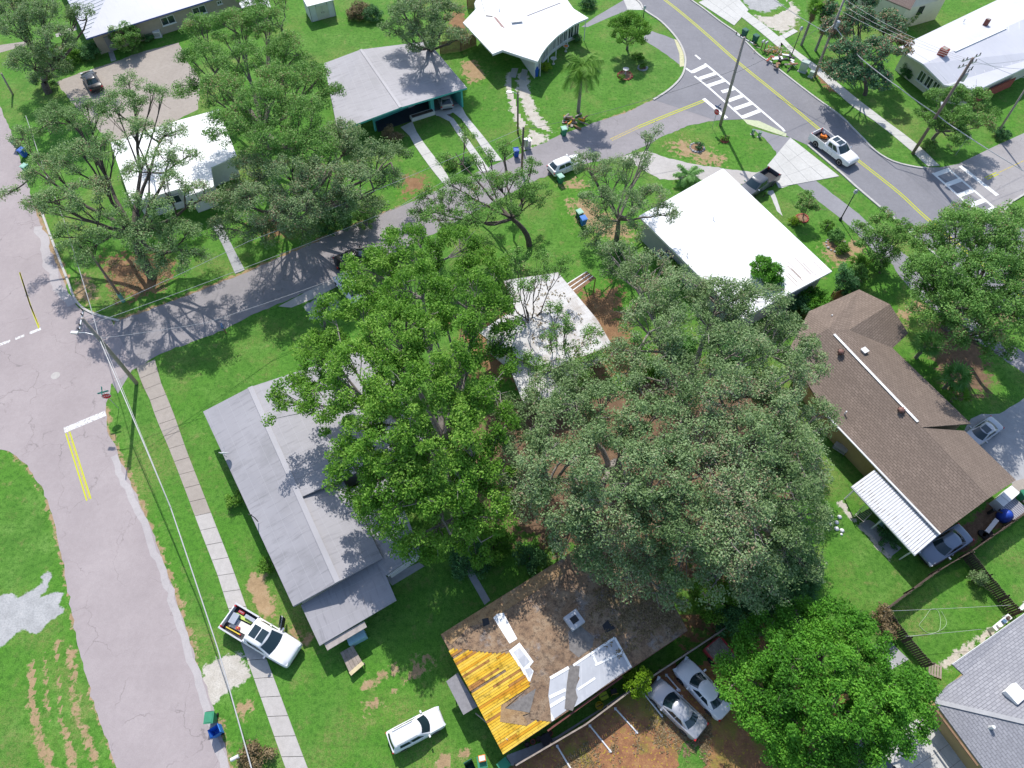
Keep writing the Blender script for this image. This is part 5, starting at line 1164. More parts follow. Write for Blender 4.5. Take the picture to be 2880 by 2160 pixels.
# ================================================================ poles, lamps, signs, wires
def height_of(b_, t):
    """height above the ground of the photo point t over the ground point b"""
    p = gp(*b_); best = None; ty = px(*t)[1]
    for k in range(20, 1700):
        z = k * .01; zz = z - H; yc = p.y * CT + zz * ST; zc = -p.y * ST + zz * CT; y = 1080 - FPX * yc / -zc
        if best is None or abs(y - ty) < best[0]: best = (abs(y - ty), z)
    return best[1]
def pole(label, b_, t, r=.17, mat='pole', arm=None, arm_dir=0, arm_l=2.4, name='utility_pole', arm_mat='galv', extra=None, lean=0):
    p = gp(*b_); h = height_of(b_, t); q = gp(*t, h); q = Vector((p.x + (q.x - p.x) * lean, p.y, h))
    o = thing(name, label, 'utility pole', p)
    MB().tube([p - Vector((0, 0, .3)), p.lerp(q, .5), q], [r, r * .88, r * .72], 10).build('pole', mat, o, True)
    if arm:
        for dz in arm:
            c = p.lerp(q, (h - dz) / h); dv = Vector((math.cos(arm_dir), math.sin(arm_dir), 0)); sd_ = Vector((-dv.y, dv.x, 0)) * (r * .72 + .05)
            ar = bar(o, 'crossarm', c - dv * arm_l / 2 + sd_, c + dv * arm_l / 2 + sd_, .1, .13, arm_mat)
            for k in (-1, -.55, .55, 1): e = c + dv * (arm_l / 2 - .08) * k + sd_; MB().lathe([(.05, .05), (.07, .12), (.04, .18), (.07, .24), (.03, .3)], 8, e).build('insulator', 'trim' if arm_mat != 'galv' else 'wood_dark', ar)
    if extra: extra(o, p, q, h)
    return o, p, q
def luminaire(dx, dy, dz):
    def f(o, p, q, h):
        a = p.lerp(q, (h - dz) / h); e = a + Vector((dx, dy, .25)); ar = MB().tube([a, a + Vector((dx * .5, dy * .5, .3)), e], .035, 6).build('lamp_arm', 'galv', o)
        MB().box(e + Vector((dx * .12, dy * .12, 0)), (.62, .26, .14), math.atan2(dy, dx)).build('lamp_head', 'galv', ar)
    return f
def transformer(dz, side):
    def f(o, p, q, h):
        c = p.lerp(q, (h - dz) / h) + Vector(side); tk = MB().lathe([(.24, -.45), (.26, -.4), (.26, .4), (.2, .5), (.06, .52)], 14, c).build('transformer', 'galv', o)
        for k in (-1, 1): MB().tube([c + Vector((k * .1, 0, .5)), c + Vector((k * .1, 0, .72))], .03, 6).build('bushing', 'wood_dark', tk)
    return f
_, pA0, pA1 = pole('tall leaning utility pole with a white crossarm on the grass oval', ('C', 1730, 975), ('C', 1918, 290), .2, 'pole', (.3,), -.85, 2.6, arm_mat='galv', lean=1)
def exB(o, p, q, h):
    transformer(2.3, (.38, .1, 0))(o, p, q, h); luminaire(.1, .4, 6.2)(o, p, q, h)
    for i in range(5):
        c = p.lerp(q, (h - 1.2 - i * .25) / h) + Vector((.5 + .1 * (i % 2), -.1 + .12 * i, 0)); ct_ = MB().lathe([(.05, 0), (.07, .05), (.04, .25), (.05, .3)], 8, c).build('cutout', 'trim', o); bar(ct_, 'bracket', c + Vector((0, 0, .1)), p.lerp(q, (h - 1.2 - i * .25) / h) + Vector((0, 0, .1)), .04, .04, 'galv')
_, pB0, pB1 = pole('tall utility pole with crossarm and transformer by the right corner', ('D', 1345, 1195), ('D', 1818, 450), .2, 'pole_dark', (.15, .9), .45, 2.6, extra=exB, lean=1)
_, pC0, pC1 = pole('utility pole with a street light leaning over the left crossroads', ('E', 1062, 1460), ('E', 640, 955), .19, 'pole', (.25,), 1.75, 2.2, extra=luminaire(-1.6, .1, 2.4), lean=1)
_, pD0, pD1 = pole('tall grey utility pole rising through the magnolia', ('D', 582, 595), ('D', 815, -10), .19, 'pole', None, lean=1, extra=transformer(3.2, (.3, -.1, 0)))
_, pE0, pE1 = pole('utility pole with transformer beside the blue bin on the middle street', ('B', 2122, 1335), ('B', 2135, 990), .16, 'pole_dark', None, lean=1, extra=transformer(2.0, (.4, -.05, 0)))
_, pF0, pF1 = pole('slim pole with a street light left of the sandy drive', ('C', 156, 1035), ('C', 156, 712), .13, 'pole_dark', None, lean=1, extra=luminaire(-.9, .1, .4), name='utility_pole')
_, pG0, pG1 = pole('dark slanting pole with a green base sleeve by the orange soil', ('E', 962, 822), ('E', 688, 428), .14, 'pole_dark', None, lean=1, extra=lambda o, p, q, h: MB().tube([p, p.lerp(q, .16)], .2, 10).build('base_sleeve', simple('green_sleeve', (.18, .38, .32), .6), o))
_, pH0, pH1 = pole('short wooden pole at the far left edge', ('A', 98, 735), ('A', 10, 570), .14, 'pole', None, lean=1)
_, pI0, pI1 = pole('slim pole at the right edge beside the side street', ('D', 1992, 1055), ('D', 2250, 650), .14, 'pole', None, lean=1)
def lamp_post(label, b_, t):
    p = gp(*b_); h = height_of(b_, t); o = thing('street_lamp', label, 'street lamp', p, group='black street lamps along the main road')
    MB().lathe([(.17, 0), (.17, .25), (.1, .35)], 10, p).build('base', 'black_metal', o); MB().tube([p + Vector((0, 0, .3)), p + Vector((0, 0, h - .55))], [.07, .05], 8).build('post', 'black_metal', o, True)
    hd = MB().lathe([(.08, h - .55), (.2, h - .4), (.22, h - .12)], 10, p).build('lamp_head', simple('lamp_glass', (.6, .62, .62), .3, .05), o, True); MB().lathe([(.24, h - .12), (.1, h), (.02, h + .08)], 10, p).build('lamp_cap', 'galv', hd, True)
lamp_post('black street lamp beside the asphalt trail', ('H', 782, 190), ('D', 900, 1478)); lamp_post('black street lamp on the grass near the top road bend', ('C', 1128, 150), ('C', 1142, 45)); lamp_post('black street lamp by the debris pile across the road', ('D', 395, 455), ('D', 480, 208))
def text_mesh(body, size, name):
    cu = bpy.data.curves.new(name, 'FONT'); cu.body = body; cu.size = size; cu.align_x = 'CENTER'; cu.align_y = 'CENTER'; cu.extrude = .002
    to = bpy.data.objects.new(name, cu); col.objects.link(to); dg = bpy.context.evaluated_depsgraph_get(); me = bpy.data.meshes.new_from_object(to.evaluated_get(dg)); bpy.data.objects.remove(to); return me
m_sred = simple('sign_red', (.62, .02, .04), .5, .05); m_sgreen = simple('sign_green', (.01, .25, .22), .5, .05); m_sblue = simple('sign_blue', (.03, .09, .25), .5, .05)
def stop_sign(label, b_, ang, tilt=0, blades=True, h=2.35, r=.42, bm=None):
    p = gp(*b_); o = thing('stop_sign', label, 'stop sign', p, ang)
    MB().tube([(0, 0, 0), (0, 0, h + (.95 if blades else .3))], .03, 6).build('post', 'galv', o, local=True)
    R = Matrix.Rotation(math.pi / 2, 4, 'X')
    def octo(rad, y0, y1, mat, nm, par):
        m = MB(); n = 8; ps = [(rad * math.cos(math.pi / 8 + k * math.pi / 4), rad * math.sin(math.pi / 8 + k * math.pi / 4)) for k in range(8)]
        m.add([(x, y0, h + z) for x, z in ps] + [(x, y1, h + z) for x, z in ps], [tuple(range(8)), tuple(range(15, 7, -1))] + [(k, (k + 1) % 8, (k + 1) % 8 + 8, k + 8)[::-1] for k in range(8)])
        return m.build(nm, mat, par, local=True)
    pl = octo(r, -.05, -.03, 'galv', 'plate', o); octo(r * .99, -.054, -.0505, 'white_coat', 'border', pl); octo(r * .92, -.058, -.0545, m_sred, 'face', pl)
    me = text_mesh('STOP', r * .78, 'lettering'); me.transform(Matrix.Translation((0, -.0605, h)) @ R); me.materials.append(MAT['white_coat']); link('lettering', me, pl)
    if blades:
        MB().box((0, 0, h + .62), (.95, .02, .2)).build('name_blade', bm or m_sgreen, o, local=True); MB().box((0, 0, h + .84), (.02, .95, .2)).build('name_blade', bm or m_sgreen, o, local=True)
    return o
stop_sign('red stop sign with green name blades at the left crossroads', ('I', 925, 135), math.radians(20)); stop_sign('red stop sign with blue name blades beside the tall leaning pole', ('C', 1668, 995), math.radians(-46), bm=m_sblue)
stop_sign('dark stop sign seen from behind at the right corner', ('D', 1680, 1205), math.radians(150), blades=False, h=2.6)
def wire(label, pts, r=.02, sag=.6, mat='wire', name='overhead_wire', seg=14, group=None):
    P = []
    for a, b_ in zip(pts[:-1], pts[1:]):
        a, b_ = Vector(a), Vector(b_)
        for i in range(seg): t = i / seg; q = a.lerp(b_, t); q.z -= sag * 4 * t * (1 - t); P.append(q)
    P.append(Vector(pts[-1])); o = MB().tube(P, r, 5).build(name, mat); return tag(o, label, 'wire', group)
cz = pC1.z
ml = pC0.lerp(pC1, .72)
wire('thick pale cable running from the crossroads pole down along the left pavement', [ml, gp('I', 1325, 900, 6.6), gp('J', 1690, 720, 6.2), gp('J', 1955, 1659, 6.4), gp('X', 800, 2450, 7.0)], .045, .05, 'wire')
wire('thin wire beside the thick cable below the crossroads pole', [ml + Vector((.3, 0, .3)), gp('I', 1325, 900, 6.7)], .018, .1)
wire('pale cable running up from the crossroads pole past the left oak', [ml, gp('E', 700, 850, 6.9), gp('E', 500, 200, 7.1), gp('A', 330, 1290, 7.0), gp('A', 200, 900, 7.4)], .03, .05, 'wire')
wire('upper thin wire along the shaded middle street', [pC1, gp('F', 0, 355, 8.5), gp('F', 800, 35, 8.5), pE1], .018, .1); wire('middle thin wire along the shaded middle street', [pC1 - Vector((0, 0, .9)), gp('F', 0, 550, 7.0), gp('F', 1170, 85, 7.0), pE1 - Vector((0, 0, 1))], .02, .1); wire('lower thin wire along the shaded middle street', [ml, gp('E', 1600, 990, 6.2), gp('F', 690, 640, 6.0), pE0.lerp(pE1, .6)], .018, .1)
wire('thick cable between the two tall poles over the right verge', [pD0.lerp(pD1, .68), gp('D', 940, 450, 7.0), gp('D', 1240, 680, 6.8), pB0.lerp(pB1, .44), gp('D', 1700, 1010, 6.0), gp('D', 2212, 1330, 6.0)], .05, .08, 'wire')
wire('cable running up left from the magnolia pole', [gp('D', 270, 0, 8.5), gp('D', 660, 245, 8.0), pD0.lerp(pD1, .7)], .035, .1)
wire('dark wire crossing the main road from the tall leaning pole', [pA0.lerp(pA1, .62), pD0.lerp(pD1, .8)], .02, .5, 'wire_dark'); wire('dark wire from the leaning pole to the middle street pole', [pA0.lerp(pA1, .66), pE0.lerp(pE1, .95)], .02, .7, 'wire_dark')
for i in range(3): wire(('upper', 'middle', 'lower')[i] + ' thin wire from the right corner pole towards the magnolia pole', [pB1 - Vector((.6 - i * .5, 0, .1 + .3 * i)), pD1 - Vector((.2 * i, 0, .6 * i))], .016, .5)
for i in range(3): wire(('upper', 'middle', 'lower')[i] + ' thin wire from the right corner pole to the right edge', [pB1 + Vector((.6 - i * .4, 0, -.1 - .3 * i)), gp('D', 2400, 640 - i * 110, 9.5)], .016, .4)

# ================================================================ bins, mailboxes and other yard things
BINC = dict(green=simple('bin_green', (.035, .24, .13), .6, .1), dark=simple('bin_dark_green', (.02, .105, .075), .6, .1), blue=simple('bin_blue', (.018, .10, .42), .6, .1), pale=simple('bin_pale_lid', (.28, .50, .40), .6, .1), lightblue=simple('bin_light_blue', (.03, .17, .55), .6, .1))
def bin_(label, R, x, y, c, rz=0, lid=None, openlid=False, s=1.0):
    p = gp(R, x, y); o = thing('wheelie_bin', label, 'bin', p, rz)
    m = MB(); k0 = [(-.24, -.27), (.24, -.27), (.24, .27), (-.24, .27)]; k1 = [(-.31, -.36), (.31, -.36), (.31, .36), (-.31, .36)]
    m.add([(a * s, b_ * s, .05) for a, b_ in k0] + [(a * s, b_ * s, 1.0 * s) for a, b_ in k1], [(3, 2, 1, 0), (0, 1, 5, 4), (1, 2, 6, 5), (2, 3, 7, 6), (3, 0, 4, 7)] + ([] if openlid else [(4, 5, 6, 7)]))
    if openlid: m.add([(a * s * .92, b_ * s * .92, .98 * s) for a, b_ in k1] + [(a * s * .9, b_ * s * .9, .08) for a, b_ in k0], [(4, 5, 6, 7), (0, 4, 7, 3), (1, 5, 4, 0), (2, 6, 5, 1), (3, 7, 6, 2)])
    m.build('body', BINC[c], o, local=True)
    l = MB()
    if openlid: l.box((0, .44 * s, .75 * s), (.64 * s, .06, .72 * s))
    else:
        l.box((0, 0, 1.035 * s), (.68 * s, .80 * s, .06)); l.box((0, -.02, 1.075 * s), (.5 * s, .6 * s, .03))
    ld = l.build('lid', BINC[lid or c], o, local=True); MB().tube([(-.26 * s, .42 * s, 1.0 * s), (.26 * s, .42 * s, 1.0 * s)], .025, 6).build('handle', 'trim', ld, local=True)
    for k in (-1, 1): MB().lathe([(.03, -.04), (.13, -.04), (.13, .04), (.03, .04)], 12, (0, 0, 0), Matrix.Translation((k * .27 * s, .27 * s, .13)) @ Matrix.Rotation(math.pi / 2, 4, 'Y')).build('wheel', 'tyre', o, local=True)
    return o
bin_('green bin standing on the left road edge above the open blue bin', 'J', 1665, 1280, 'green', .1)
bin_('open blue bin tilted on the left road edge near the bottom', 'J', 1700, 1385, 'lightblue', -1.0, openlid=True)
bin_('blue bin standing alone by the carport of the white curved house', 'C', 295, 590, 'blue', .2); bin_('green bin beside the log pile under the royal palm', 'C', 512, 1050, 'green', .3, 'pale'); bin_('pale lidded green bin in front of the white hatchback', 'C', 485, 1420, 'green', .5, 'pale')
bin_('pale lidded bin beside the blue bin on the central lawn', 'G', 632, 175, 'dark', .5, 'pale'); bin_('blue bin beside the pale lidded bin on the central lawn', 'G', 662, 225, 'lightblue', .4)
bin_('dark green bin under the white crossarm across the main road', 'C', 1912, 285, 'dark', .6); bin_('dark green bin beside the twin mailboxes across the main road', 'C', 1995, 330, 'dark', .6)
bin_('green bin by the far left kerb, nearer one', 'A', 225, 1340, 'green', -.4, 'pale'); bin_('dark green bin by the far left kerb, farther one', 'A', 150, 1150, 'dark', -.4); bin_('blue bin between the two green ones at the far left kerb', 'A', 200, 1215, 'blue', -.4)
bin_('blue bin beside the middle street transformer pole', 'B', 2078, 1215, 'blue', .2); bin_('green bin against the left wall of the teal house', 'B', 690, 745, 'green', .4); bin_('bright green bin at the side yard of the brown shingled house', 'O', 2172, 835, 'green', .2)
bin_('green bin at the bottom edge left of the board fence', 'L', 600, 1640, 'green', -.9); bin_('dark open bin at the bottom edge of the lawn', 'L', 345, 1660, 'dark', .5, openlid=True); bin_('green bin with a coloured box on top at the bottom edge', 'L', 435, 1620, 'green', .2)
p = gp('L', 432, 1585, 1.1); bo = thing('orange_box', 'white and orange box on a green bin at the bottom edge', 'box', p, .2); MB().box((0, 0, .16), (.5, .42, .32)).build('box', LOADC['orange'], bo, local=True); MB().box((0, 0, .33), (.4, .32, .03)).build('paper', LOADC['white'], bo, local=True)
def mailbox(label, R, x, y, c='white_trim', rz=0, h=1.1):
    p = gp(R, x, y); o = thing('mailbox', label, 'mailbox', p, rz); MB().box((0, 0, h / 2), (.1, .1, h)).build('post', 'wood_brown', o, local=True)
    m = MB(); pr = [(-.12, 0), (.12, 0), (.12, .14), (.085, .22), (0, .25), (-.085, .22), (-.12, .14)]; n = 7
    m.add([(x_, -.28, h + z) for x_, z in pr] + [(x_, .28, h + z) for x_, z in pr], [tuple(range(n)), tuple(range(2 * n - 1, n - 1, -1))] + [(k, k + n, (k + 1) % n + n, (k + 1) % n) for k in range(n)]); b_ = m.build('box', c, o, local=True)
    MB().box((.14, .1, h + .22), (.015, .04, .16)).build('flag', m_sred, b_, local=True)
mailbox('white mailbox on the verge near the bottom of the left road', 'J', 1870, 1590, rz=-1.1); mailbox('left one of the twin mailboxes across the main road', 'C', 2045, 385, 'galv', -.8); mailbox('right one of the twin mailboxes across the main road', 'C', 2070, 395, 'galv', -.8); mailbox('blue mailbox on the lawn edge of the shaded street', 'E', 1760, 1070, simple('mailbox_blue', (.08, .16, .30), .5), .4)
# utility cabinets
def cabinet(label, R, x, y, s, h, c, rz=.6, name='utility_cabinet'):
    p = gp(R, x, y); o = thing(name, label, 'utility cabinet', p, rz); MB().box((0, 0, h / 2 + .05), (s, s * .7, h)).build('body', c, o, local=True); MB().box((0, 0, h + .08), (s + .08, s * .7 + .08, .06)).build('lid', c, o, local=True); MB().box((0, 0, .03), (s + .2, s * .9, .06)).build('base', 'concrete', o, local=True); MB().box((0, -s * .355, h * .55), (s * .8, .012, h * .75)).build('door', 'galv', o, local=True)
m_cab = simple('cabinet_green', (.42, .50, .46), .6, .05)
cabinet('large pale green utility cabinet beside the debris pile', 'D', 488, 555, .95, 1.35, m_cab, -.6); cabinet('small pale utility cabinet at the foot of the magnolia pole', 'D', 550, 600, .5, .75, m_cab, -.6); cabinet('small green utility box on the oval, left of the two', 'C', 1978, 1045, .3, .6, simple('box_green', (.10, .22, .15), .6), .2); cabinet('pale topped green utility box on the oval, right of the two', 'C', 2030, 1065, .3, .6, simple('box_green2', (.14, .25, .17), .6), .2)
cabinet('white air conditioner beside the tan house wall', 'A', 1232, 285, .9, .75, 'white_trim', .3, 'air_conditioner'); cabinet('grey meter cabinet on the verge by the middle street pole', 'B', 2165, 1150, .75, 1.1, 'galv', .2)
# hatch boxes / chimney-like items of the long grey house
di = gp('P', 245, 790, 3.1); ds = thing('satellite_dish', 'white satellite dish on the left eave of the long grey house', 'satellite dish', di); MB().tube([di, di + Vector((-.05, -.05, .5))], .03, 6).build('mast', 'galv', ds)
Mx = Matrix.Translation(di + Vector((-.05, .0, .65))) @ Matrix.Rotation(math.radians(-62), 4, 'X'); MB().lathe([(.02, -.03), (.2, .0), (.36, .06), (.42, .11), (.41, .12), (.2, .02), (.02, -.01)], 18, (0, 0, 0), Mx).build('dish', 'white_trim', ds, True); MB().tube([di + Vector((-.05, 0, .6)), di + Vector((-.05, .5, .95))], .02, 5).build('feed_arm', 'galv', ds)
an = gp('P', 485, 1290, 3.1); ao = thing('roof_antenna', 'bent dark antenna mast on the roof of the long grey house', 'antenna', an); MB().tube([an, an + Vector((0, 0, .9)), an + Vector((-.25, .1, 1.25))], .04, 6).build('mast', 'trim', ao); bar(ao, 'tip', an + Vector((-.4, .1, 1.25)), an + Vector((-.1, .1, 1.25)), .05, .05, 'trim')
# picnic table
tq = gl('K', [(1125, 762), (1222, 706), (1302, 842), (1202, 930)], .5); tb = thing('plank_platform', 'weathered plank table with a sunlit end painted pale beside the long grey house', 'table', ((tq[0] + tq[2]) / 2).to_2d().to_3d())
for i in range(4): slab(tb, 'plank', [tq[0].lerp(tq[1], (i + .03) / 4), tq[0].lerp(tq[1], (i + .97) / 4), tq[3].lerp(tq[2], (i + .97) / 4), tq[3].lerp(tq[2], (i + .03) / 4)], 'wood', .05)
bar(tb, 'sunlit_end', tq[3] + Vector((0, 0, .02)), tq[2] + Vector((0, 0, .02)), .3, .05, simple('sunlit_end_tone', (.60, .50, .30), .8))  # pale strip paints the sunlit end of the otherwise shaded table top
for p in tq: MB().box((p.x * .997, p.y, .22), (.08, .08, .44)).build('leg', 'wood', tb)
hb = gp('K', 1250, 640, .9); ho = thing('chest_freezer', 'pale blue chest under the lean-to of the long grey house', 'chest', hb.to_2d().to_3d(), .5); MB().box((0, 0, .42), (1.4, .6, .84)).build('body', simple('pale_blue', (.28, .48, .55), .5), ho, local=True); MB().box((0, 0, .88), (1.44, .64, .07)).build('lid', simple('pale_blue2', (.34, .55, .60), .5), ho, local=True)
# parking divider pipes
for i, (a, b_) in enumerate((((1010, 1480), (1130, 1680)), ((1262, 1320), (1436, 1537)), ((1460, 1188), (1642, 1390)), ((1678, 1064), (1836, 1262)), ((1860, 930), (1970, 1060)))):
    A, B = gp('L', *a, .06), gp('L', *b_, .06); o = thing('parking_divider', ('first', 'second', 'third', 'fourth', 'fifth')[i] + ' white parking divider counted from the bottom left of the lot', 'divider', A.to_2d().to_3d(), 0, 'white parking dividers'); MB().tube([A, B], .06, 8).build('pipe', 'white_trim', o); 
    for e in (.05, .95): q = A.lerp(B, e); MB().box((q.x, q.y, .02), (.2, .2, .04)).build('anchor', 'galv', o)
# bird baths, planters
def bird_bath(label, R, x, y, inner='galv', h=.75):
    p = gp(R, x, y); o = thing('bird_bath', label, 'bird bath', p); MB().lathe([(.2, 0), (.2, .06), (.08, .12), (.08, h - .1), (.14, h - .04)], 12, p).build('pedestal', 'concrete_white', o, True, 40); b_ = MB().lathe([(.1, h - .05), (.36, h + .02), (.42, h + .09), (.38, h + .1), (.3, h + .05), (.04, h + .04)], 16, p).build('bowl', 'concrete_white', o, True, 40); MB().lathe([(.29, h + .055), (.02, h + .06)], 14, p).build('water', inner, b_)
bird_bath('bird bath with an orange bowl by the curved glazed front', 'C', 528, 400, LOADC['orange']); bird_bath('pale bird bath near the flowers of the white curved house', 'C', 432, 498); bird_bath('bird bath inside the rock ring on the palm lawn', 'C', 990, 580)
def rock_ring(label, R, x, y, r, c='concrete_grey', n=16, soil='wood_brown'):
    p = gp(R, x, y); o = thing('planting_ring', label, 'planting bed', p); MB().lathe([(r, -.01), (r, .06), (.02, .1)], 18, p).build('soil', soil, o)
    for i in range(n):
        a = i / n * 6.283; s = rnd.uniform(.12, .2); MB().lathe([(s * .6, 0), (s, s * .4), (s * .7, s * .9), (s * .1, s)], 6, p + Vector((math.cos(a) * r, math.sin(a) * r, -.02))).build('stone', c, o)
rock_ring('rock ring around the bird bath on the palm lawn', 'C', 990, 590, .95, 'brick_red'); rock_ring('stone ring bed in the middle of the grass oval', 'C', 1550, 1150, .85); rock_ring('terracotta ring bed at the foot of the leaning pole', 'C', 1762, 1095, .38, 'brick_red', 10); rock_ring('round brick ring around the sapling by the flat white roof', 'H', 487, 178, .65, 'brick_red'); rock_ring('crescent of grey stones around the shrubs beside the lamp', 'H', 752, 385, 1.1)
rock_ring('small stone ring under the mango tree', 'C', 1125, 530, .6)
# log pile, debris pile
lp = gp('C', 585, 950); lo = thing('log_pile', 'pile of yellow logs and bricks at the royal palm foot', 'log pile', lp)
for i in range(13):
    a = rnd.uniform(-1, 1); c = lp + Vector((rnd.uniform(-1.4, 1.3), rnd.uniform(-.9, 1.0), .14 + .12 * (i % 3))); MB().tube([c, c + Vector((math.cos(a) * rnd.uniform(.6, 1.3), math.sin(a) * 1.0, rnd.uniform(0, .2)))], rnd.uniform(.09, .17), 8).build('log', ('deck0', 'wood', 'wood_brown', 'concrete_tan')[i % 4], lo)
for i in range(8): c = lp + Vector((rnd.uniform(-1.6, 1.6), rnd.uniform(-1.2, 1.2), .08)); MB().box(c, (.45, .3, .16), rnd.uniform(0, 3)).build('block', ('concrete_tan', 'concrete', 'brick_red')[i % 3], lo)
dp = gp('D', 330, 490); do = thing('debris_pile', 'pile of broken boards and junk at the kerb across the main road', 'debris pile', dp)
for i in range(26):
    c = dp + Vector((rnd.uniform(-1.6, 1.6), rnd.uniform(-1.2, 1.2), .12 + rnd.uniform(0, .45))); bar(do, 'board', c, c + Vector((rnd.uniform(-1, 1), rnd.uniform(-1, 1), rnd.uniform(-.1, .25))), rnd.uniform(.12, .4), rnd.uniform(.04, .2), rnd.choice(('wood_brown', 'wood', 'trim', 'brick_red', 'white_trim', 'felt_grey', 'wood_dark')))
bar(do, 'white_panel', dp + Vector((-1.5, .1, .6)), dp + Vector((-.1, .2, .65)), .6, .08, 'white_trim')
bp = gp('D', 265, 405); bo_ = thing('frond_pile', 'heap of dry brown palm fronds beside the debris pile', 'frond pile', bp)
for i in range(60): c = bp + Vector((rnd.gauss(0, .9), rnd.gauss(0, .6), .1 + abs(rnd.gauss(0, .25)))); bar(bo_, 'frond', c, c + Vector((rnd.uniform(-1, 1), rnd.uniform(-.7, .7), rnd.uniform(-.15, .1))), .09, .015, ('wood_brown', 'concrete_tan', 'wood', 'deck5')[i % 4])
# side yard of the brown house
def junk(name, label, cat, R, x, y, parts, rz=0):
    p = gp(R, x, y); o = thing(name, label, cat, p, rz)
    for nm, c, s, mt, r in parts: MB().box(c, s, r).build(nm, mt, o, local=True)
    return o
gq = gp('O', 2040, 985); go = thing('covered_grill', 'grill under a bright blue cover in the side yard', 'grill', gq); MB().lathe([(.55, .02), (.6, .4), (.52, .8), (.3, 1.05), (.08, 1.15)], 10, gq).build('cover', simple('blue_tarp', (.02, .07, .42), .5, .2), go, True); bar(go, 'side_arm', gq + Vector((-1.0, .35, .85)), gq + Vector((-.4, .1, .85)), .12, .06, 'trim'); MB().box(gq + Vector((-1.05, .4, .45)), (.2, .2, .9)).build('stand', 'trim', go)
junk('white_bench', 'pale narrow bench near the blue covered grill', 'bench', 'O', 1940, 1060, [('seat', (0, 0, .42), (1.7, .35, .06), 'white_trim', 0), ('leg', (-.7, 0, .2), (.06, .3, .4), 'white_trim', 0), ('leg', (.7, 0, .2), (.06, .3, .4), 'white_trim', 0)], .72)
junk('white_cupboard', 'white metal cupboard lying at the end of the brown shingled house', 'cupboard', 'O', 2030, 850, [('body', (0, 0, .5), (2.3, .8, 1.0), 'white_trim', 0), ('top', (.3, 0, 1.02), (1.4, .84, .04), 'white_coat', 0), ('door', (-.5, -.41, .5), (.8, .02, .8), 'galv', 0)], .6)
junk('metal_ramp', 'grey ribbed metal sheet by the fence corner at the right edge', 'metal sheet', 'O', 2110, 920, [('sheet', (0, 0, .3), (1.9, 1.6, .06), 'galv', 0)] + [('rib', (-.8 + .2 * k, 0, .345), (.05, 1.55, .03), 'fascia_grey', 0) for k in range(9)] + [('foot', (-.8, -.6, .14), (.1, .1, .28), 'trim', 0), ('foot', (.8, .6, .14), (.1, .1, .28), 'trim', 0)], .6)
for i in range(3): tq_ = gp('O', 1880 + i * 28, 1110 + (i % 2) * 25); to = thing('old_tyre', ('left', 'middle', 'right')[i] + ' old tyre lying by the fence behind the blue grey sedan', 'tyre', tq_); MB().lathe([(.16, 0), (.30, .0), (.34, .1), (.30, .2), (.16, .2)], 14, tq_).build('tyre', 'tyre', to, True, 40); MB().lathe([(.15, .02), (.15, .16), (.03, .16)], 12, tq_).build('rim', 'rim', to)
cg = gp('O', 930, 985); co = thing('wire_cage', 'pale wire cage under the edge of the ribbed patio cover', 'cage', cg, .7)
for a in (-1, 1):
    for b_ in (-1, 1): MB().box((a * .6, b_ * .4, .45), (.04, .04, .9)).build('corner_bar', 'concrete_tan', co, local=True)
for k in range(7): MB().box((-.6 + .2 * k, 0, .9), (.025, .84, .025)).build('top_bar', 'concrete', co, local=True)
for k in (-1, 1): MB().box((0, k * .4, .9), (1.24, .04, .04)).build('rim_bar', 'concrete', co, local=True); MB().box((0, k * .4, .45), (1.2, .03, .5)).build('side_mesh', 'concrete_tan', co, local=True)
junk('garden_stool', 'light blue chest under the ribbed patio cover edge', 'chest', 'O', 1115, 1040, [('body', (0, 0, .3), (.9, .45, .6), simple('pb3', (.25, .45, .50), .6), 0), ('lid', (0, 0, .62), (.94, .5, .05), simple('pb4', (.30, .52, .58), .6), 0)], -.8)
st = gp('O', 770, 1090); so = thing('white_rocks', 'small cluster of white rocks on the bright lawn', 'rocks', st)
for i in range(7): s = rnd.uniform(.12, .25); MB().lathe([(s * .7, 0), (s, s * .4), (s * .6, s * .8), (.02, s)], 7, st + Vector((rnd.gauss(0, .25), rnd.gauss(0, .55), -.02))).build('rock', 'white_coat', so, True)
junk('metal_shelf', 'dark frame with shelves by the wall of the brown shingled house', 'shelf', 'O', 760, 470, [('shelf', (0, 0, .9), (1.2, .6, .05), 'galv', 0), ('shelf', (0, 0, .5), (1.2, .6, .05), 'galv', 0)] + [('leg', (a * .58, b_ * .28, .47), (.04, .04, .94), 'trim', 0) for a in (-1, 1) for b_ in (-1, 1)], -.7)
junk('bbq_smoker', 'black smoker beside the wall of the brown shingled house', 'smoker', 'O', 775, 390, [('drum', (0, 0, .75), (.95, .5, .45), 'black_metal', 0), ('chimney', (.4, 0, 1.15), (.1, .1, .4), 'black_metal', 0)] + [('leg', (a * .4, b_ * .2, .27), (.05, .05, .54), 'black_metal', 0) for a in (-1, 1) for b_ in (-1, 1)], -.6)
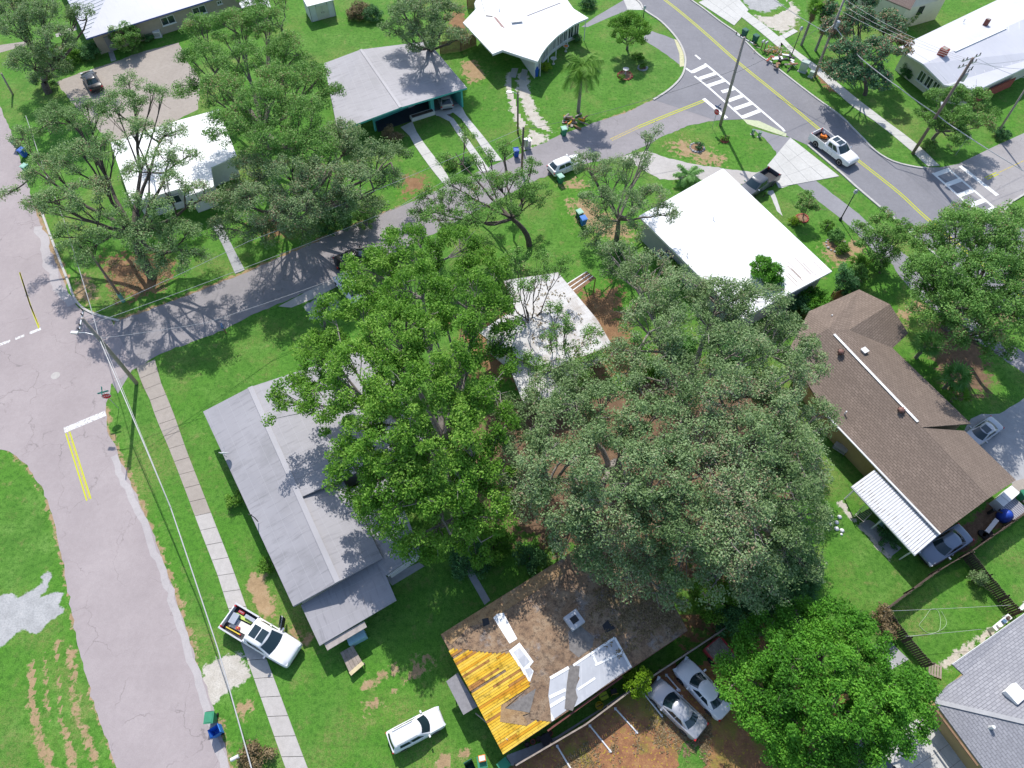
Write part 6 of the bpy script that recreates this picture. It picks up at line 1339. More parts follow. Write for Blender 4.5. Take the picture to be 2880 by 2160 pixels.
# garden hose on the small lawn, clothes lines
hz = smooth_line([gp('N', x, y, .03) for x, y in ((1280, 640), (1520, 608), (1562, 540), (1545, 440), (1490, 425), (1440, 490), (1400, 540), (1405, 560), (1470, 610), (1560, 590), (1610, 530), (1570, 440))], 6)
tag(MB().tube(hz, .016, 5).build('garden_hose', simple('hose', (.38, .52, .30), .5)), 'pale green garden hose looped on the small square lawn', 'hose')
wire('upper clothes line across the small square lawn', [gp('N', 1120, 440, 1.6), gp('N', 2110, 392, 1.6)], .012, .1, 'wire', 'clothes_line'); wire('lower clothes line across the small square lawn', [gp('N', 1290, 635, 1.5), gp('N', 1880, 580, 1.5)], .012, .1, 'wire', 'clothes_line')
junk('white_rack', 'white shelf with jars against the grey shingled house', 'shelf', 'N', 1995, 545, [('shelf', (0, 0, .8), (1.9, .4, .05), 'white_trim', 0), ('jar', (-.5, 0, .93), (.3, .25, .22), 'white_coat', 0), ('jar', (.1, 0, .93), (.3, .25, .22), LOADC['blue'], 0), ('jar', (.6, 0, .92), (.25, .2, .2), 'wood_dark', 0), ('leg', (-.9, 0, .39), (.06, .35, .78), 'white_trim', 0), ('leg', (.9, 0, .39), (.06, .35, .78), 'white_trim', 0)], .55)
junk('white_post_rail', 'white board railing at the right edge lawn corner', 'railing', 'N', 2165, 410, [('board', (0, 0, .9), (1.6, .22, .3), 'white_trim', 0), ('post', (-.7, 0, .4), (.1, .1, .8), 'white_trim', 0), ('post', (.7, 0, .4), (.1, .1, .8), 'white_trim', 0)], .6)
junk('pallet', 'small wooden pallet at the corner of the grey shingled house', 'pallet', 'N', 1515, 900, [('slat', (0, -.4 + .2 * k, .12), (1.0, .14, .03), 'wood', 0) for k in range(5)] + [('bearer', (a, 0, .05), (.08, .95, .1), 'wood', 0) for a in (-.4, .4)], 1.2)
# side yard of the stripped roof house
for i, (x, y, lb) in enumerate(((1338, 1180, 'yellow bucket nearest the fence of the stripped roof house'), (1372, 1105, 'lime green crate beside the yellow bucket'))):
    p = gp('L', x, y); o = thing('bucket' if i == 0 else 'crate', lb, 'bucket' if i == 0 else 'crate', p); cm = simple('bucket_c%d' % i, ((.62, .50, .02), (.42, .55, .02))[i], .5); (MB().lathe([(.24, 0), (.3, .5), (.28, .5), (.23, .05), (.02, .04)], 12, p) if i == 0 else MB().box(p + Vector((0, 0, .22)), (.62, .5, .44), .4)).build('body', cm, o); MB().box(p + Vector((0, 0, .52 if i == 0 else .46)), (.5, .05, .03), .4).build('handle', 'trim', o)
fp = gp('L', 1462, 1060, .9); fo = thing('yellow_chair_frame', 'yellow chair frame beside the round bright shrub', 'chair', fp.to_2d().to_3d(), .2)
for a in (-1, 1): MB().tube([(a * .22, -.2, 0), (a * .22, -.2, .85)], .025, 6).build('leg', LOADC['yellow'], fo, local=True); MB().tube([(a * .22, .2, 0), (a * .22, .2, .45)], .025, 6).build('leg', LOADC['yellow'], fo, local=True)
MB().box((0, 0, .45), (.46, .44, .03)).build('seat', 'trim', fo, local=True); MB().box((0, -.2, .8), (.46, .03, .12)).build('backrest', LOADC['yellow'], fo, local=True)
for i in range(5):
    p = gp('L', 780 + i * 45, 1480 - i * 22); o = thing('paint_can', ('first', 'second', 'third', 'fourth', 'fifth')[i] + ' dark pot in the row along the stripped roof house, counted from the left', 'pot', p, 0, 'pots along the stripped roof house'); MB().lathe([(.14, 0), (.2, .32), (.18, .32), (.12, .25)], 10, p).build('pot', ('trim', 'brick_red', 'wood_dark')[i % 3], o); MB().lathe([(.15, .27), (.02, .28)], 10, p).build('soil', 'wood_dark', o)
wt = gp('L', 920, 1440); junk('black_crate', 'black plastic tub between the stripped roof house and the fence', 'tub', 'L', 925, 1440, [('tub', (0, 0, .3), (.7, .6, .6), 'felt_black', 0), ('rim', (0, 0, .61), (.76, .66, .04), 'trim', 0)], .5)
bar_ = thing('white_pipe', 'long white pipe leaning on the edge of the stripped roof', 'pipe', gp('L', 380, 1232, 0)); MB().tube([gp('L', 380, 1232, 1.6), gp('L', 630, 1440, 2.95)], .045, 6).build('pipe', 'concrete_tan', bar_); MB().lathe([(.06, -.05), (.06, .05)], 8, gp('L', 500, 1330, 2.25)).build('coupling', 'galv', bar_)

# ================================================================ trees and plants
LM = dict(
    bright=leaf_mat('leaf_bright', (.066, .178, .018), (.150, .338, .034), (.275, .470, .078), .38),
    vivid=leaf_mat('leaf_vivid', (.045, .150, .014), (.100, .310, .026), (.180, .430, .045), .34),
    oak=leaf_mat('leaf_oak', (.112, .185, .070), (.215, .325, .128), (.350, .445, .240), .28, (.34, .25, .17), .0),
    oak_pale=leaf_mat('leaf_oak_pale', (.114, .211, .065), (.220, .354, .124), (.383, .507, .250), .30, (.34, .25, .17), .02),
    oak_green=leaf_mat('leaf_oak_green', (.081, .181, .036), (.162, .333, .068), (.276, .470, .130), .30, (.30, .22, .12), .01),
    dark=leaf_mat('leaf_dark', (.037, .117, .047), (.075, .200, .067), (.141, .308, .100), .25),
    magnolia=leaf_mat('leaf_magnolia', (.065, .163, .077), (.131, .271, .120), (.260, .413, .217), .15, (.40, .24, .16), .30),
    palm=leaf_mat('leaf_palm', (.064, .162, .016), (.116, .267, .028), (.197, .371, .052), .30),
    fan=leaf_mat('leaf_fan', (.068, .180, .039), (.124, .289, .062), (.206, .399, .124), .22),
    dry=leaf_mat('leaf_dry', (.16, .11, .06), (.26, .19, .10), (.36, .27, .16), .2),
    lime=leaf_mat('leaf_lime', (.10, .20, .008), (.19, .34, .012), (.28, .42, .03), .35))
def kmeans(P, k, it=6, r=None):
    r = r or np.random.default_rng(1); k = max(1, min(k, len(P))); C = P[r.choice(len(P), k, replace=False)].copy()
    for _ in range(it):
        lab = np.argmin(((P[:, None] - C[None]) ** 2).sum(-1), 1)
        for j in range(k):
            if (lab == j).any(): C[j] = P[lab == j].mean(0)
    return lab, C
def bez(a, c, b_, n):
    return [a * (1 - t) ** 2 + c * 2 * t * (1 - t) + b_ * t * t for t in np.linspace(0, 1, n)]
def tubes_np(branches):
    """branches: list of (points (n,3), radii (n,), sides) -> verts, quads"""
    V = []; Q = []; off = 0
    for P, R, n in branches:
        P = np.asarray(P); R = np.asarray(R); d = np.gradient(P, axis=0); d /= np.linalg.norm(d, axis=1, keepdims=True) + 1e-9
        up = np.tile(np.array([[0.13, .07, 1.0]]), (len(P), 1)); flat = np.abs(d[:, 2]) > .93; up[flat] = (1, .1, 0)
        a = np.cross(d, up); a /= np.linalg.norm(a, axis=1, keepdims=True) + 1e-9; b_ = np.cross(a, d)
        th = np.arange(n) / n * 2 * np.pi
        ring = P[:, None] + (a[:, None] * np.cos(th)[None, :, None] + b_[:, None] * np.sin(th)[None, :, None]) * R[:, None, None]
        V.append(ring.reshape(-1, 3)); m = len(P); i = np.arange(m - 1)[:, None] * n; j = np.arange(n)[None]; j2 = (j + 1) % n
        Q.append((np.stack([i + j, i + j2, i + n + j2, i + n + j], -1).reshape(-1, 4)) + off); off += m * n
    return np.concatenate(V), np.concatenate(Q)
def leaf_cards(C, tint, n, cr, size, r, flat=.62, up=.55, aspect=.5, jit=.2, cdir=None):
    """n leaves round every clump centre -> verts, quads, per-face tint"""
    k = len(C); N = k * n; cen = np.repeat(C, n, 0); crs = np.repeat(cr, n) if hasattr(cr, '__len__') else np.full(N, cr)
    u = r.normal(size=(N, 3)); u /= np.linalg.norm(u, axis=1, keepdims=True); rad = r.random(N) ** .45
    p = cen + u * (rad * crs)[:, None] * np.array([1, 1, flat])
    nr = r.normal(size=(N, 3)) * .75 + np.array([0, 0, up]) + u * .45; nr /= np.linalg.norm(nr, axis=1, keepdims=True)
    a = np.cross(nr, r.normal(size=(N, 3))); a /= np.linalg.norm(a, axis=1, keepdims=True) + 1e-9; b_ = np.cross(nr, a)
    L = size * r.uniform(.65, 1.35, N)[:, None] * .5; w = L * aspect
    V = np.stack([p - a * L, p - b_ * w - a * L * .1, p + a * L, p + b_ * w - a * L * .1], 1).reshape(-1, 3)
    Q = np.arange(N * 4).reshape(-1, 4); t = np.clip(np.repeat(tint, n) + r.normal(0, jit, N), 0, 1)
    return V, Q, t
def foliage(name, V, Q, t, mat, parent, loc):
    me = np_mesh(name, V - np.array(loc), Q); at = me.attributes.new('t', 'FLOAT', 'FACE'); at.data.foreach_set('value', t.astype(np.float32)); me.materials.append(LM[mat]); return link(name, me, parent)
def tree(name, label, blobs, mat='oak', bark='bark', n=120, cr=.78, leaf=.24, cpb=1.0, trunk_r=.35, base_px=None, seed=1, shell=(.55, 1.0), zmin=-.25, limb=None, group=None, fork=.34, twig=.022, aspect=.5, cat='tree', brk=1.0, up=.85, jit=.2):
    """blobs: (region, x, y, height, radius[, flat]); the trunk stands at base_px or under the crown's middle"""
    r = np.random.default_rng(seed); B = []; W8 = []
    for b_ in blobs:
        p = gp(*b_[:3], b_[3]); B.append((p.x, p.y, p.z, b_[4], b_[4] * (b_[5] if len(b_) > 5 else .72)))
    B = np.array(B)
    cz = B[:, 2].mean(); base = gp(*base_px) if base_px else Vector((*(B[:, :2] * B[:, 3:4] ** 2).sum(0) / (B[:, 3] ** 2).sum(), 0))
    o = thing(name, label, cat, base, 0, group); n = int(n * 1.35); leaf *= .88; cpb *= 1.3
    C = []
    for x, y, z, rr, rz in B:
        k = max(3, int(3.6 * rr * rr * cpb / (cr / .78) ** 2)); d = r.normal(size=(k * 3, 3)); d /= np.linalg.norm(d, axis=1, keepdims=True); d = d[d[:, 2] > zmin][:k]
        s = r.uniform(*shell, len(d)) ** .7; c = np.array([x, y, z]) + d * s[:, None] * np.array([rr, rr, rz]); C.append(c)
    C = np.concatenate(C); C = C[C[:, 2] > .35]
    # thin clumps that sit on top of one another
    keep = []; cell = {}
    g_ = cr * .62
    for i, c in enumerate(C):
        kx = tuple((c / g_).astype(int))
        if kx in cell: continue
        cell[kx] = 1; keep.append(i)
    C = C[keep]
    base_n = np.array(base); cen = C.mean(0); fz = max(.5, cz * fork)
    fk = base_n + np.array([(cen[0] - base.x) * .35, (cen[1] - base.y) * .35, fz])
    trunk = bez(base_n - np.array([0, 0, .2]), base_n + np.array([0, 0, fz * .6]), fk, 6)
    br = [(trunk, np.linspace(trunk_r * 1.25, trunk_r * .8, 6), 10)]
    V, Q = tubes_np(br); me = np_mesh('trunk', V - base_n, Q, True); me.materials.append(MAT[bark]); link('trunk', me, o)
    br = []; kl = limb or max(3, min(9, len(B)))
    lab, L1 = kmeans(C, kl, 8, r)
    for j in range(len(L1)):
        P = C[lab == j]
        if len(P) == 0: continue
        e = L1[j].copy(); e[2] -= .22 * abs(e[2] - fk[2]); mid = fk * .45 + e * .55 + np.array([0, 0, -.12 * np.linalg.norm(e - fk)]) + r.normal(0, .35, 3)
        path = np.array(bez(fk, mid, e, 7)); path[1:-1] += r.normal(0, .10, (5, 3)); rl = trunk_r * .55
        br.append((path, np.linspace(rl, rl * .35, 7), 7))
        lab2, L2 = kmeans(P, max(2, len(P) // 9), 5, r)
        for q in range(len(L2)):
            P2 = P[lab2 == q]
            if len(P2) == 0: continue
            s0 = path[r.integers(3, 7)]; e2 = L2[q] - np.array([0, 0, .25]); m2 = (s0 + e2) / 2 + r.normal(0, .3, 3); pa = np.array(bez(s0, m2, e2, 5)); br.append((pa, np.linspace(rl * .38, rl * .14, 5) + .012, 5))
            for c in P2:
                s1 = pa[r.integers(2, 5)]; e3 = c + (c - s1) * .18 * r.random() + r.normal(0, .12, 3); m3 = (s1 + e3) / 2 + r.normal(0, .12, 3)
                if r.random() < brk: br.append((np.array([s1, m3, e3]), np.array([twig * 1.6, twig * 1.1, twig * .5]), 4))
                if r.random() < brk * .6: e4 = m3 + r.normal(0, .55, 3); br.append((np.array([m3, (m3 + e4) / 2 + r.normal(0, .05, 3), e4]), np.array([twig, twig * .8, twig * .4]), 3))
    V, Q = tubes_np(br); me = np_mesh('branches', V - base_n, Q, True); me.materials.append(MAT[bark]); link('branches', me, o)
    low = noise_field(C, seed); tint = np.clip(.48 + (low - .5) * .9 + r.normal(0, .11, len(C)), 0, .86)
    crs = cr * r.uniform(.7, 1.25, len(C))
    V, Q, t = leaf_cards(C, tint, n, crs, leaf, r, aspect=aspect, up=up, jit=jit); foliage('crown', V, Q, t, mat, o, base_n)
    return o
def noise_field(C, seed):
    r = np.random.default_rng(seed + 99); f = np.zeros(len(C))
    for k in range(5): d = r.normal(size=3) * (.35 + .25 * k); f += np.sin(C @ d + r.random() * 6.28) / (1 + .4 * k)
    return .5 + f / 6
def shrub(label, R, x, y, rad, h, mat='dark', n=80, leaf=.2, seed=None, name='shrub', cr=.42, zmin=-.6):
    z = h - rad * .55
    return tree(name, label, [(R, x, y, max(.25, z * .6), rad, max(.5, h / (2 * rad)))], mat, 'bark_dark', n, cr, leaf, 1.6, .05, None, seed or int(x + y), (.3, 1), zmin, 3, fork=.2, twig=.012, cat='shrub')
_W = lambda z, r, pts: [('W', p[0], p[1], (p[2] if len(p) > 2 else z), (p[3] if len(p) > 3 else r)) for p in pts]
# the bright tree in the middle
tree('camphor_tree', 'big bright green tree left of centre over the long grey house', _W(11, 3.1, [(880, 545, 11, 2.8), (980, 545, 10, 2.6), (1050, 590, 9.5, 2.4), (800, 600, 11, 2.8), (900, 640, 13), (1000, 650, 12.5), (1070, 680, 10.5, 2.2), (760, 690, 11), (850, 730, 13.5), (960, 740, 14), (700, 770, 9.5, 2.5), (640, 850, 8.5, 1.9), (700, 860, 9, 2.0), (600, 880, 8, 1.3), (780, 810, 12.5), (890, 840, 13.5), (1000, 830, 12, 2.6), (1070, 790, 9, 2.0), (760, 910, 10.5, 2.6), (840, 940, 12), (950, 930, 12), (1040, 910, 10, 2.4), (770, 1010, 9, 2.3), (860, 1040, 10), (960, 1030, 10), (1040, 1010, 9, 2.5), (800, 1100, 7.5, 1.9), (880, 1130, 8, 2.2), (970, 1130, 7.5, 2.3), (1050, 1090, 8, 2.4), (920, 1180, 6, 1.6), (1040, 1180, 5.5, 1.8)]),
     'bright', 'bark_pale', 120, .72, .25, .82, .55, ('W', 985, 1000), 5, limb=10, twig=.03, brk=.9)
# the grey oaks right of centre
tree('live_oak', 'grey green live oak above the pale hidden house, right of the bright tree', _W(10, 2.8, [(1330, 560, 7, 2.0), (1400, 590, 8.5, 2.3), (1470, 640, 10), (1560, 650, 10), (1640, 670, 9.5), (1700, 730, 8.5, 2.4), (1400, 700, 9.5, 2.4), (1490, 730, 12), (1590, 760, 12), (1680, 810, 10.5), (1740, 790, 8, 2.0), (1350, 780, 9, 2.0), (1430, 820, 11.5), (1540, 850, 12.5), (1640, 880, 11)]),
     'oak', 'bark_pale', 105, .74, .21, 1.05, .55, ('W', 1470, 870), 21, limb=8, twig=.034)
tree('live_oak', 'grey green live oak right beside the bright central tree, above the stripped roof', _W(10, 2.8, [(1180, 840, 8, 1.9), (1250, 830, 9, 2.0), (1130, 900, 8, 2.2), (1230, 920, 10.5), (1330, 890, 11), (1410, 930, 12), (1120, 990, 8.5, 2.2), (1200, 1010, 10.5), (1310, 1000, 12), (1410, 1030, 12), (1130, 1070, 8, 1.9), (1220, 1090, 9.5, 2.5), (1320, 1090, 10.5), (1400, 1120, 10, 2.5), (1240, 1160, 8, 2.0), (1330, 1190, 8, 1.9), (1410, 1210, 7, 1.7), (1290, 1205, 7, 1.6), (1350, 1245, 7, 1.6), (1420, 1255, 6.5, 1.4), (1460, 1285, 6, 1.2)]),
     'oak', 'bark_pale', 105, .74, .21, 1.05, .5, ('W', 1330, 1010), 22, limb=8, twig=.034)
tree('live_oak', 'grey green live oak nearest the brown shingled house', _W(10, 2.8, [(1510, 940, 12), (1600, 960, 12), (1690, 900, 9, 2.4), (1760, 900, 7, 1.7), (1700, 980, 10), (1500, 1040, 12), (1590, 1060, 12), (1680, 1060, 10.5), (1740, 1020, 8, 1.9), (1490, 1130, 11), (1570, 1150, 11), (1660, 1150, 9.5), (1730, 1120, 7.5, 2.0), (1480, 1210, 8, 2.2), (1560, 1240, 8, 2.2), (1640, 1240, 7.5, 2.4), (1710, 1220, 6.5, 2.2)]),
     'oak', 'bark_pale', 105, .74, .21, 1.05, .5, ('W', 1560, 1040), 23, limb=8, twig=.034)
tree('slender_tree', 'slender tree growing in front of the pale hidden roof', _W(6, 1.1, [(1200, 660, 7, .9), (1215, 700, 6.5, 1.1), (1190, 740, 6, 1.0), (1235, 760, 5, 1.2), (1170, 800, 5, 1.2), (1275, 730, 6, 1.1), (1255, 800, 5.5, 1.2), (1290, 780, 6, 1.1), (1150, 780, 5.5, 1.0)]), 'oak_green', 'bark_dark', 70, .55, .19, .8, .13, ('W', 1205, 790), 24, twig=.018)
tree('slender_tree', 'thin dark stemmed tree left of the pale hidden roof', _W(7, 1.1, [(1120, 620, 8, 1.2), (1160, 600, 7.5, 1.0), (1090, 650, 7.5, 1.2), (1075, 740, 6, 1.3), (1120, 560, 8, 1.2), (1100, 690, 6.5, 1.1), (1170, 570, 7.5, 1.2), (1220, 580, 7, 1.1), (1080, 580, 8.5, 1.3)]), 'oak_green', 'bark_dark', 70, .55, .19, .8, .14, ('W', 1155, 745), 25, twig=.018)
# trees of the upper left
tree('sparse_oak', 'sparse oak with dark limbs over the white roof on the left', _W(9, 2.0, [(60, 300, 9, 1.6), (120, 260, 10), (190, 250, 11), (260, 230, 11, 2.2), (90, 370, 9), (160, 340, 11), (330, 210, 11, 1.6), (280, 180, 10, 1.4), (290, 370, 11, 1.3), (340, 340, 12, 1.3), (350, 450, 10.5, 1.3), (230, 320, 12, 1.7), (300, 280, 12, 1.5), (370, 290, 11, 1.5), (120, 440, 9, 1.8), (190, 420, 10, 2.1), (70, 450, 7.5, 1.2), (160, 510, 8, 1.7), (240, 490, 9, 2.0), (300, 430, 11, 1.2), (370, 390, 11, 1.3), (400, 340, 11, 1.4), (430, 420, 10, 1.6), (320, 510, 9, 2.0), (390, 510, 8.5, 2.0), (200, 560, 7, 1.3), (330, 570, 7, 1.5), (420, 570, 7, 1.6), (20, 420, 7, .9)]),
     'oak_pale', 'bark_dark', 85, .66, .2, 1.15, .45, ('E', 1185, 630), 31, limb=11, twig=.026, fork=.5)
tree('oak_tree', 'broad green oak over the yard behind the teal house', _W(10, 2.5, [(430, 60, 9, 2.0), (500, 60, 10), (570, 50, 10), (620, 110, 10), (440, 130, 11), (520, 130, 12), (600, 180, 12), (670, 170, 10, 2.2), (480, 200, 12), (560, 220, 13), (650, 250, 12), (720, 210, 9, 1.6), (400, 190, 9.5, 1.4), (500, 280, 12), (590, 300, 12), (680, 320, 11, 2.2)]),
     'oak_green', 'bark', 110, .74, .21, 1.35, .5, ('W', 575, 330), 32, limb=9, twig=.024)
tree('oak_tree', 'dense grey green oak above the shaded middle street', _W(9, 2.4, [(740, 300, 9), (800, 340, 8, 2.2), (840, 390, 6, 1.5), (700, 380, 10), (770, 400, 9), (620, 380, 10.5), (540, 370, 9.5, 2.0), (560, 440, 9), (640, 450, 9), (720, 450, 7.5, 2.2), (800, 450, 5.5, 1.6), (500, 430, 8, 1.8), (480, 490, 6.5, 1.6), (560, 510, 6, 1.8), (650, 500, 6, 1.7), (860, 330, 6, 1.2)]),
     'oak', 'bark', 110, .74, .21, 1.35, .48, ('W', 600, 470), 33, limb=9, twig=.024)
tree('corner_oak', 'dark oak in the top left corner', _W(9, 2.3, [(40, 60, 9), (90, 30, 10), (120, 90, 9), (60, 130, 8), (120, 150, 6, 1.8), (170, 30, 8, 1.5), (20, 10, 9), (80, -30, 10)]), 'oak', 'bark_dark', 100, .74, .22, 1.3, .4, ('W', 105, 200), 34)
tree('yard_oak', 'dark grey green tree above the roof of the teal house', _W(8, 2.2, [(880, 30, 9), (930, 20, 9), (900, 80, 7), (950, 80, 7.5), (970, 30, 8, 1.8), (860, -20, 9), (940, -30, 9), (850, 60, 6, 1.5), (990, 80, 6, 1.3)]), 'oak', 'bark_dark', 100, .74, .22, 1.3, .35, ('W', 935, 140), 35)
tree('backyard_tree', 'green leafy tree at the top edge left of the shed', _W(6, 2.0, [(590, 10, 7), (540, 0, 6, 1.6), (620, -30, 7)]), 'oak_green', 'bark', 90, .7, .22, .9, .22, None, 36)
# middle street
tree('street_oak', 'oak with long twisting limbs across the middle street', _W(7, 1.8, [(930, 430, 6, 1.5), (990, 410, 7), (1050, 400, 7.5), (1110, 400, 7.5, 1.9), (1160, 420, 7, 1.5), (950, 470, 6, 1.7), (1020, 470, 7), (1090, 460, 7.5, 1.5), (1040, 340, 6.5, 1.2), (1090, 320, 6, 1.1), (1010, 300, 5.5, 1.0), (1150, 360, 6, 1.1), (960, 350, 5, 1.1), (900, 470, 5, 1.1)]), 'oak_green', 'bark_dark', 90, .62, .19, 1.05, .28, ('G', 245, 385), 41, limb=9, twig=.026, fork=.55)
tree('lawn_oak', 'small oak with a dark trunk in front of the white hatchback', _W(7.5, 1.8, [(1270, 360, 7), (1330, 370, 8), (1380, 350, 8, 1.5), (1290, 430, 7.5), (1350, 440, 8), (1410, 430, 7.5, 1.6), (1440, 460, 6.5, 1.2), (1300, 490, 6.5, 1.4), (1370, 500, 6.5, 1.3), (1400, 300, 8, .9), (1420, 280, 8, .7), (1270, 520, 5, 1.1)]), 'oak', 'bark', 85, .62, .19, 1.05, .26, ('G', 918, 375), 42, twig=.022, fork=.5)
# right side
tree('right_oak', 'full green oak at the right edge beyond the brown shingled house', _W(8, 2.5, [(2010, 520, 7, 1.9), (2070, 500, 8.5), (2140, 500, 8.5), (2200, 540, 8), (2000, 590, 7.5, 2.0), (2060, 590, 9.5), (2140, 590, 10), (2210, 620, 9), (2010, 660, 7, 1.9), (2080, 670, 9), (2160, 680, 9), (2240, 690, 8), (2080, 460, 7, 1.6), (2150, 740, 6, 1.7), (2050, 720, 6, 1.7), (2250, 600, 8), (2180, 470, 7, 1.5)]), 'oak_green', 'bark', 120, .74, .22, 1.5, .5, ('H', 1600, 1020), 51, limb=9)
tree('round_tree', 'bushy bright tree below the stripped roof house in the bottom right', _W(5.5, 2.0, [(1600, 1430, 5, 1.6), (1660, 1390, 5.5), (1730, 1360, 5.5), (1800, 1350, 5.5), (1860, 1380, 5, 1.8), (1620, 1490, 5.5), (1700, 1450, 7), (1780, 1430, 7.5), (1860, 1440, 6.5), (1930, 1480, 5.5, 1.7), (1980, 1490, 4.5, 1.3), (1650, 1540, 5.5), (1730, 1530, 7), (1810, 1520, 7.5), (1890, 1530, 6.5), (1960, 1550, 5, 1.6), (1690, 1590, 5, 1.7), (1770, 1600, 5.5), (1850, 1590, 5.5), (1920, 1590, 4.8, 1.4), (1740, 1650, 4, 1.4), (1680, 1620, 4, 1.1), (1800, 1660, 4, 1.3)]), 'vivid', 'bark', 130, .62, .22, 1.1, .35, ('W', 1780, 1590), 52, limb=9, brk=.4)
tree('magnolia', 'magnolia with bronze leaves behind the utility cabinet', _W(6.5, 1.9, [(1810, 60, 6), (1860, 40, 7), (1920, 50, 6.5), (1830, 110, 6.5), (1890, 110, 7), (1940, 100, 6, 1.6), (1830, 160, 5), (1890, 170, 5), (1800, 150, 4, 1.3), (1860, 0, 6.5), (1790, 20, 5, 1.4)]), 'magnolia', 'bark_dark', 95, .66, .3, 1.7, .25, ('W', 1868, 205), 53, aspect=.42, jit=.34)
tree('corner_tree', 'round green tree by the right corner pole', _W(4.5, 1.5, [(2020, 215, 4.5, 1.3), (2060, 205, 5), (2110, 215, 5), (2030, 260, 4.5), (2080, 255, 5.2), (2125, 265, 4.5, 1.3), (2000, 245, 3.8, 1.0), (2070, 295, 4, 1.2), (2140, 250, 4, 1.0)]), 'oak_green', 'bark', 100, .6, .22, 1.7, .2, ('D', 1500, 1085), 54)
tree('mango_tree', 'dark glossy mango tree on the lawn of the white curved house', [('C', 950, 200, 3.4, 1.5), ('C', 1040, 170, 3.8, 1.6), ('C', 1110, 220, 3.4, 1.3), ('C', 960, 270, 3.2, 1.3), ('C', 1040, 280, 3.4, 1.4), ('C', 1090, 300, 2.8, 1.0)], 'bright', 'bark', 90, .55, .26, 1.1, .16, ('C', 1005, 385), 55, aspect=.35)
tree('young_tree', 'young bright tree leaning over the corner of the flat white roof', [('H', 180, 540, 4.4, .9), ('H', 250, 590, 4.2, .95), ('H', 190, 640, 4.0, 1.0), ('H', 270, 680, 3.4, 1.0), ('H', 120, 570, 4.0, .7), ('H', 220, 740, 2.6, 1.0)], 'vivid', 'bark', 90, .48, .26, 1.3, .1, ('H', 260, 870), 56, aspect=.4)
tree('papaya_tree', 'open branched tree with separate leaf heads beside the asphalt trail', [('H', x, y, z, .75) for x, y, z in ((915, 250, 4), (1030, 190, 4.6), (1115, 150, 4.8), (1280, 235, 4.4), (1010, 300, 4.6), (1110, 270, 5), (1190, 300, 4.8), (1270, 345, 4.2), (980, 380, 4), (1100, 370, 4.2), (1190, 450, 3.4), (1070, 440, 3.6), (1230, 240, 4.6))], 'oak_green', 'bark', 75, .5, .24, 1.3, .12, ('H', 1090, 600), 57, aspect=.4)
tree('ring_sapling', 'sapling in the round brick ring by the flat white roof', [('H', 500, 60, 2.6, .75), ('H', 560, 60, 2.5, .7), ('H', 520, 10, 2.7, .7), ('H', 590, 90, 2.2, .5), ('H', 470, 100, 2.0, .5)], 'oak_green', 'bark', 70, .4, .2, 1.3, .06, ('H', 490, 178), 58)
tree('conifer', 'dark pyramidal evergreen between the white roof and the brown shingled house', [('H', 830, 700, 1.2, 1.2), ('H', 830, 660, 2.2, .9), ('H', 825, 600, 3.4, .6), ('H', 820, 560, 4.2, .35)], 'dark', 'bark_dark', 90, .45, .2, 1.5, .1, ('H', 835, 745), 59)
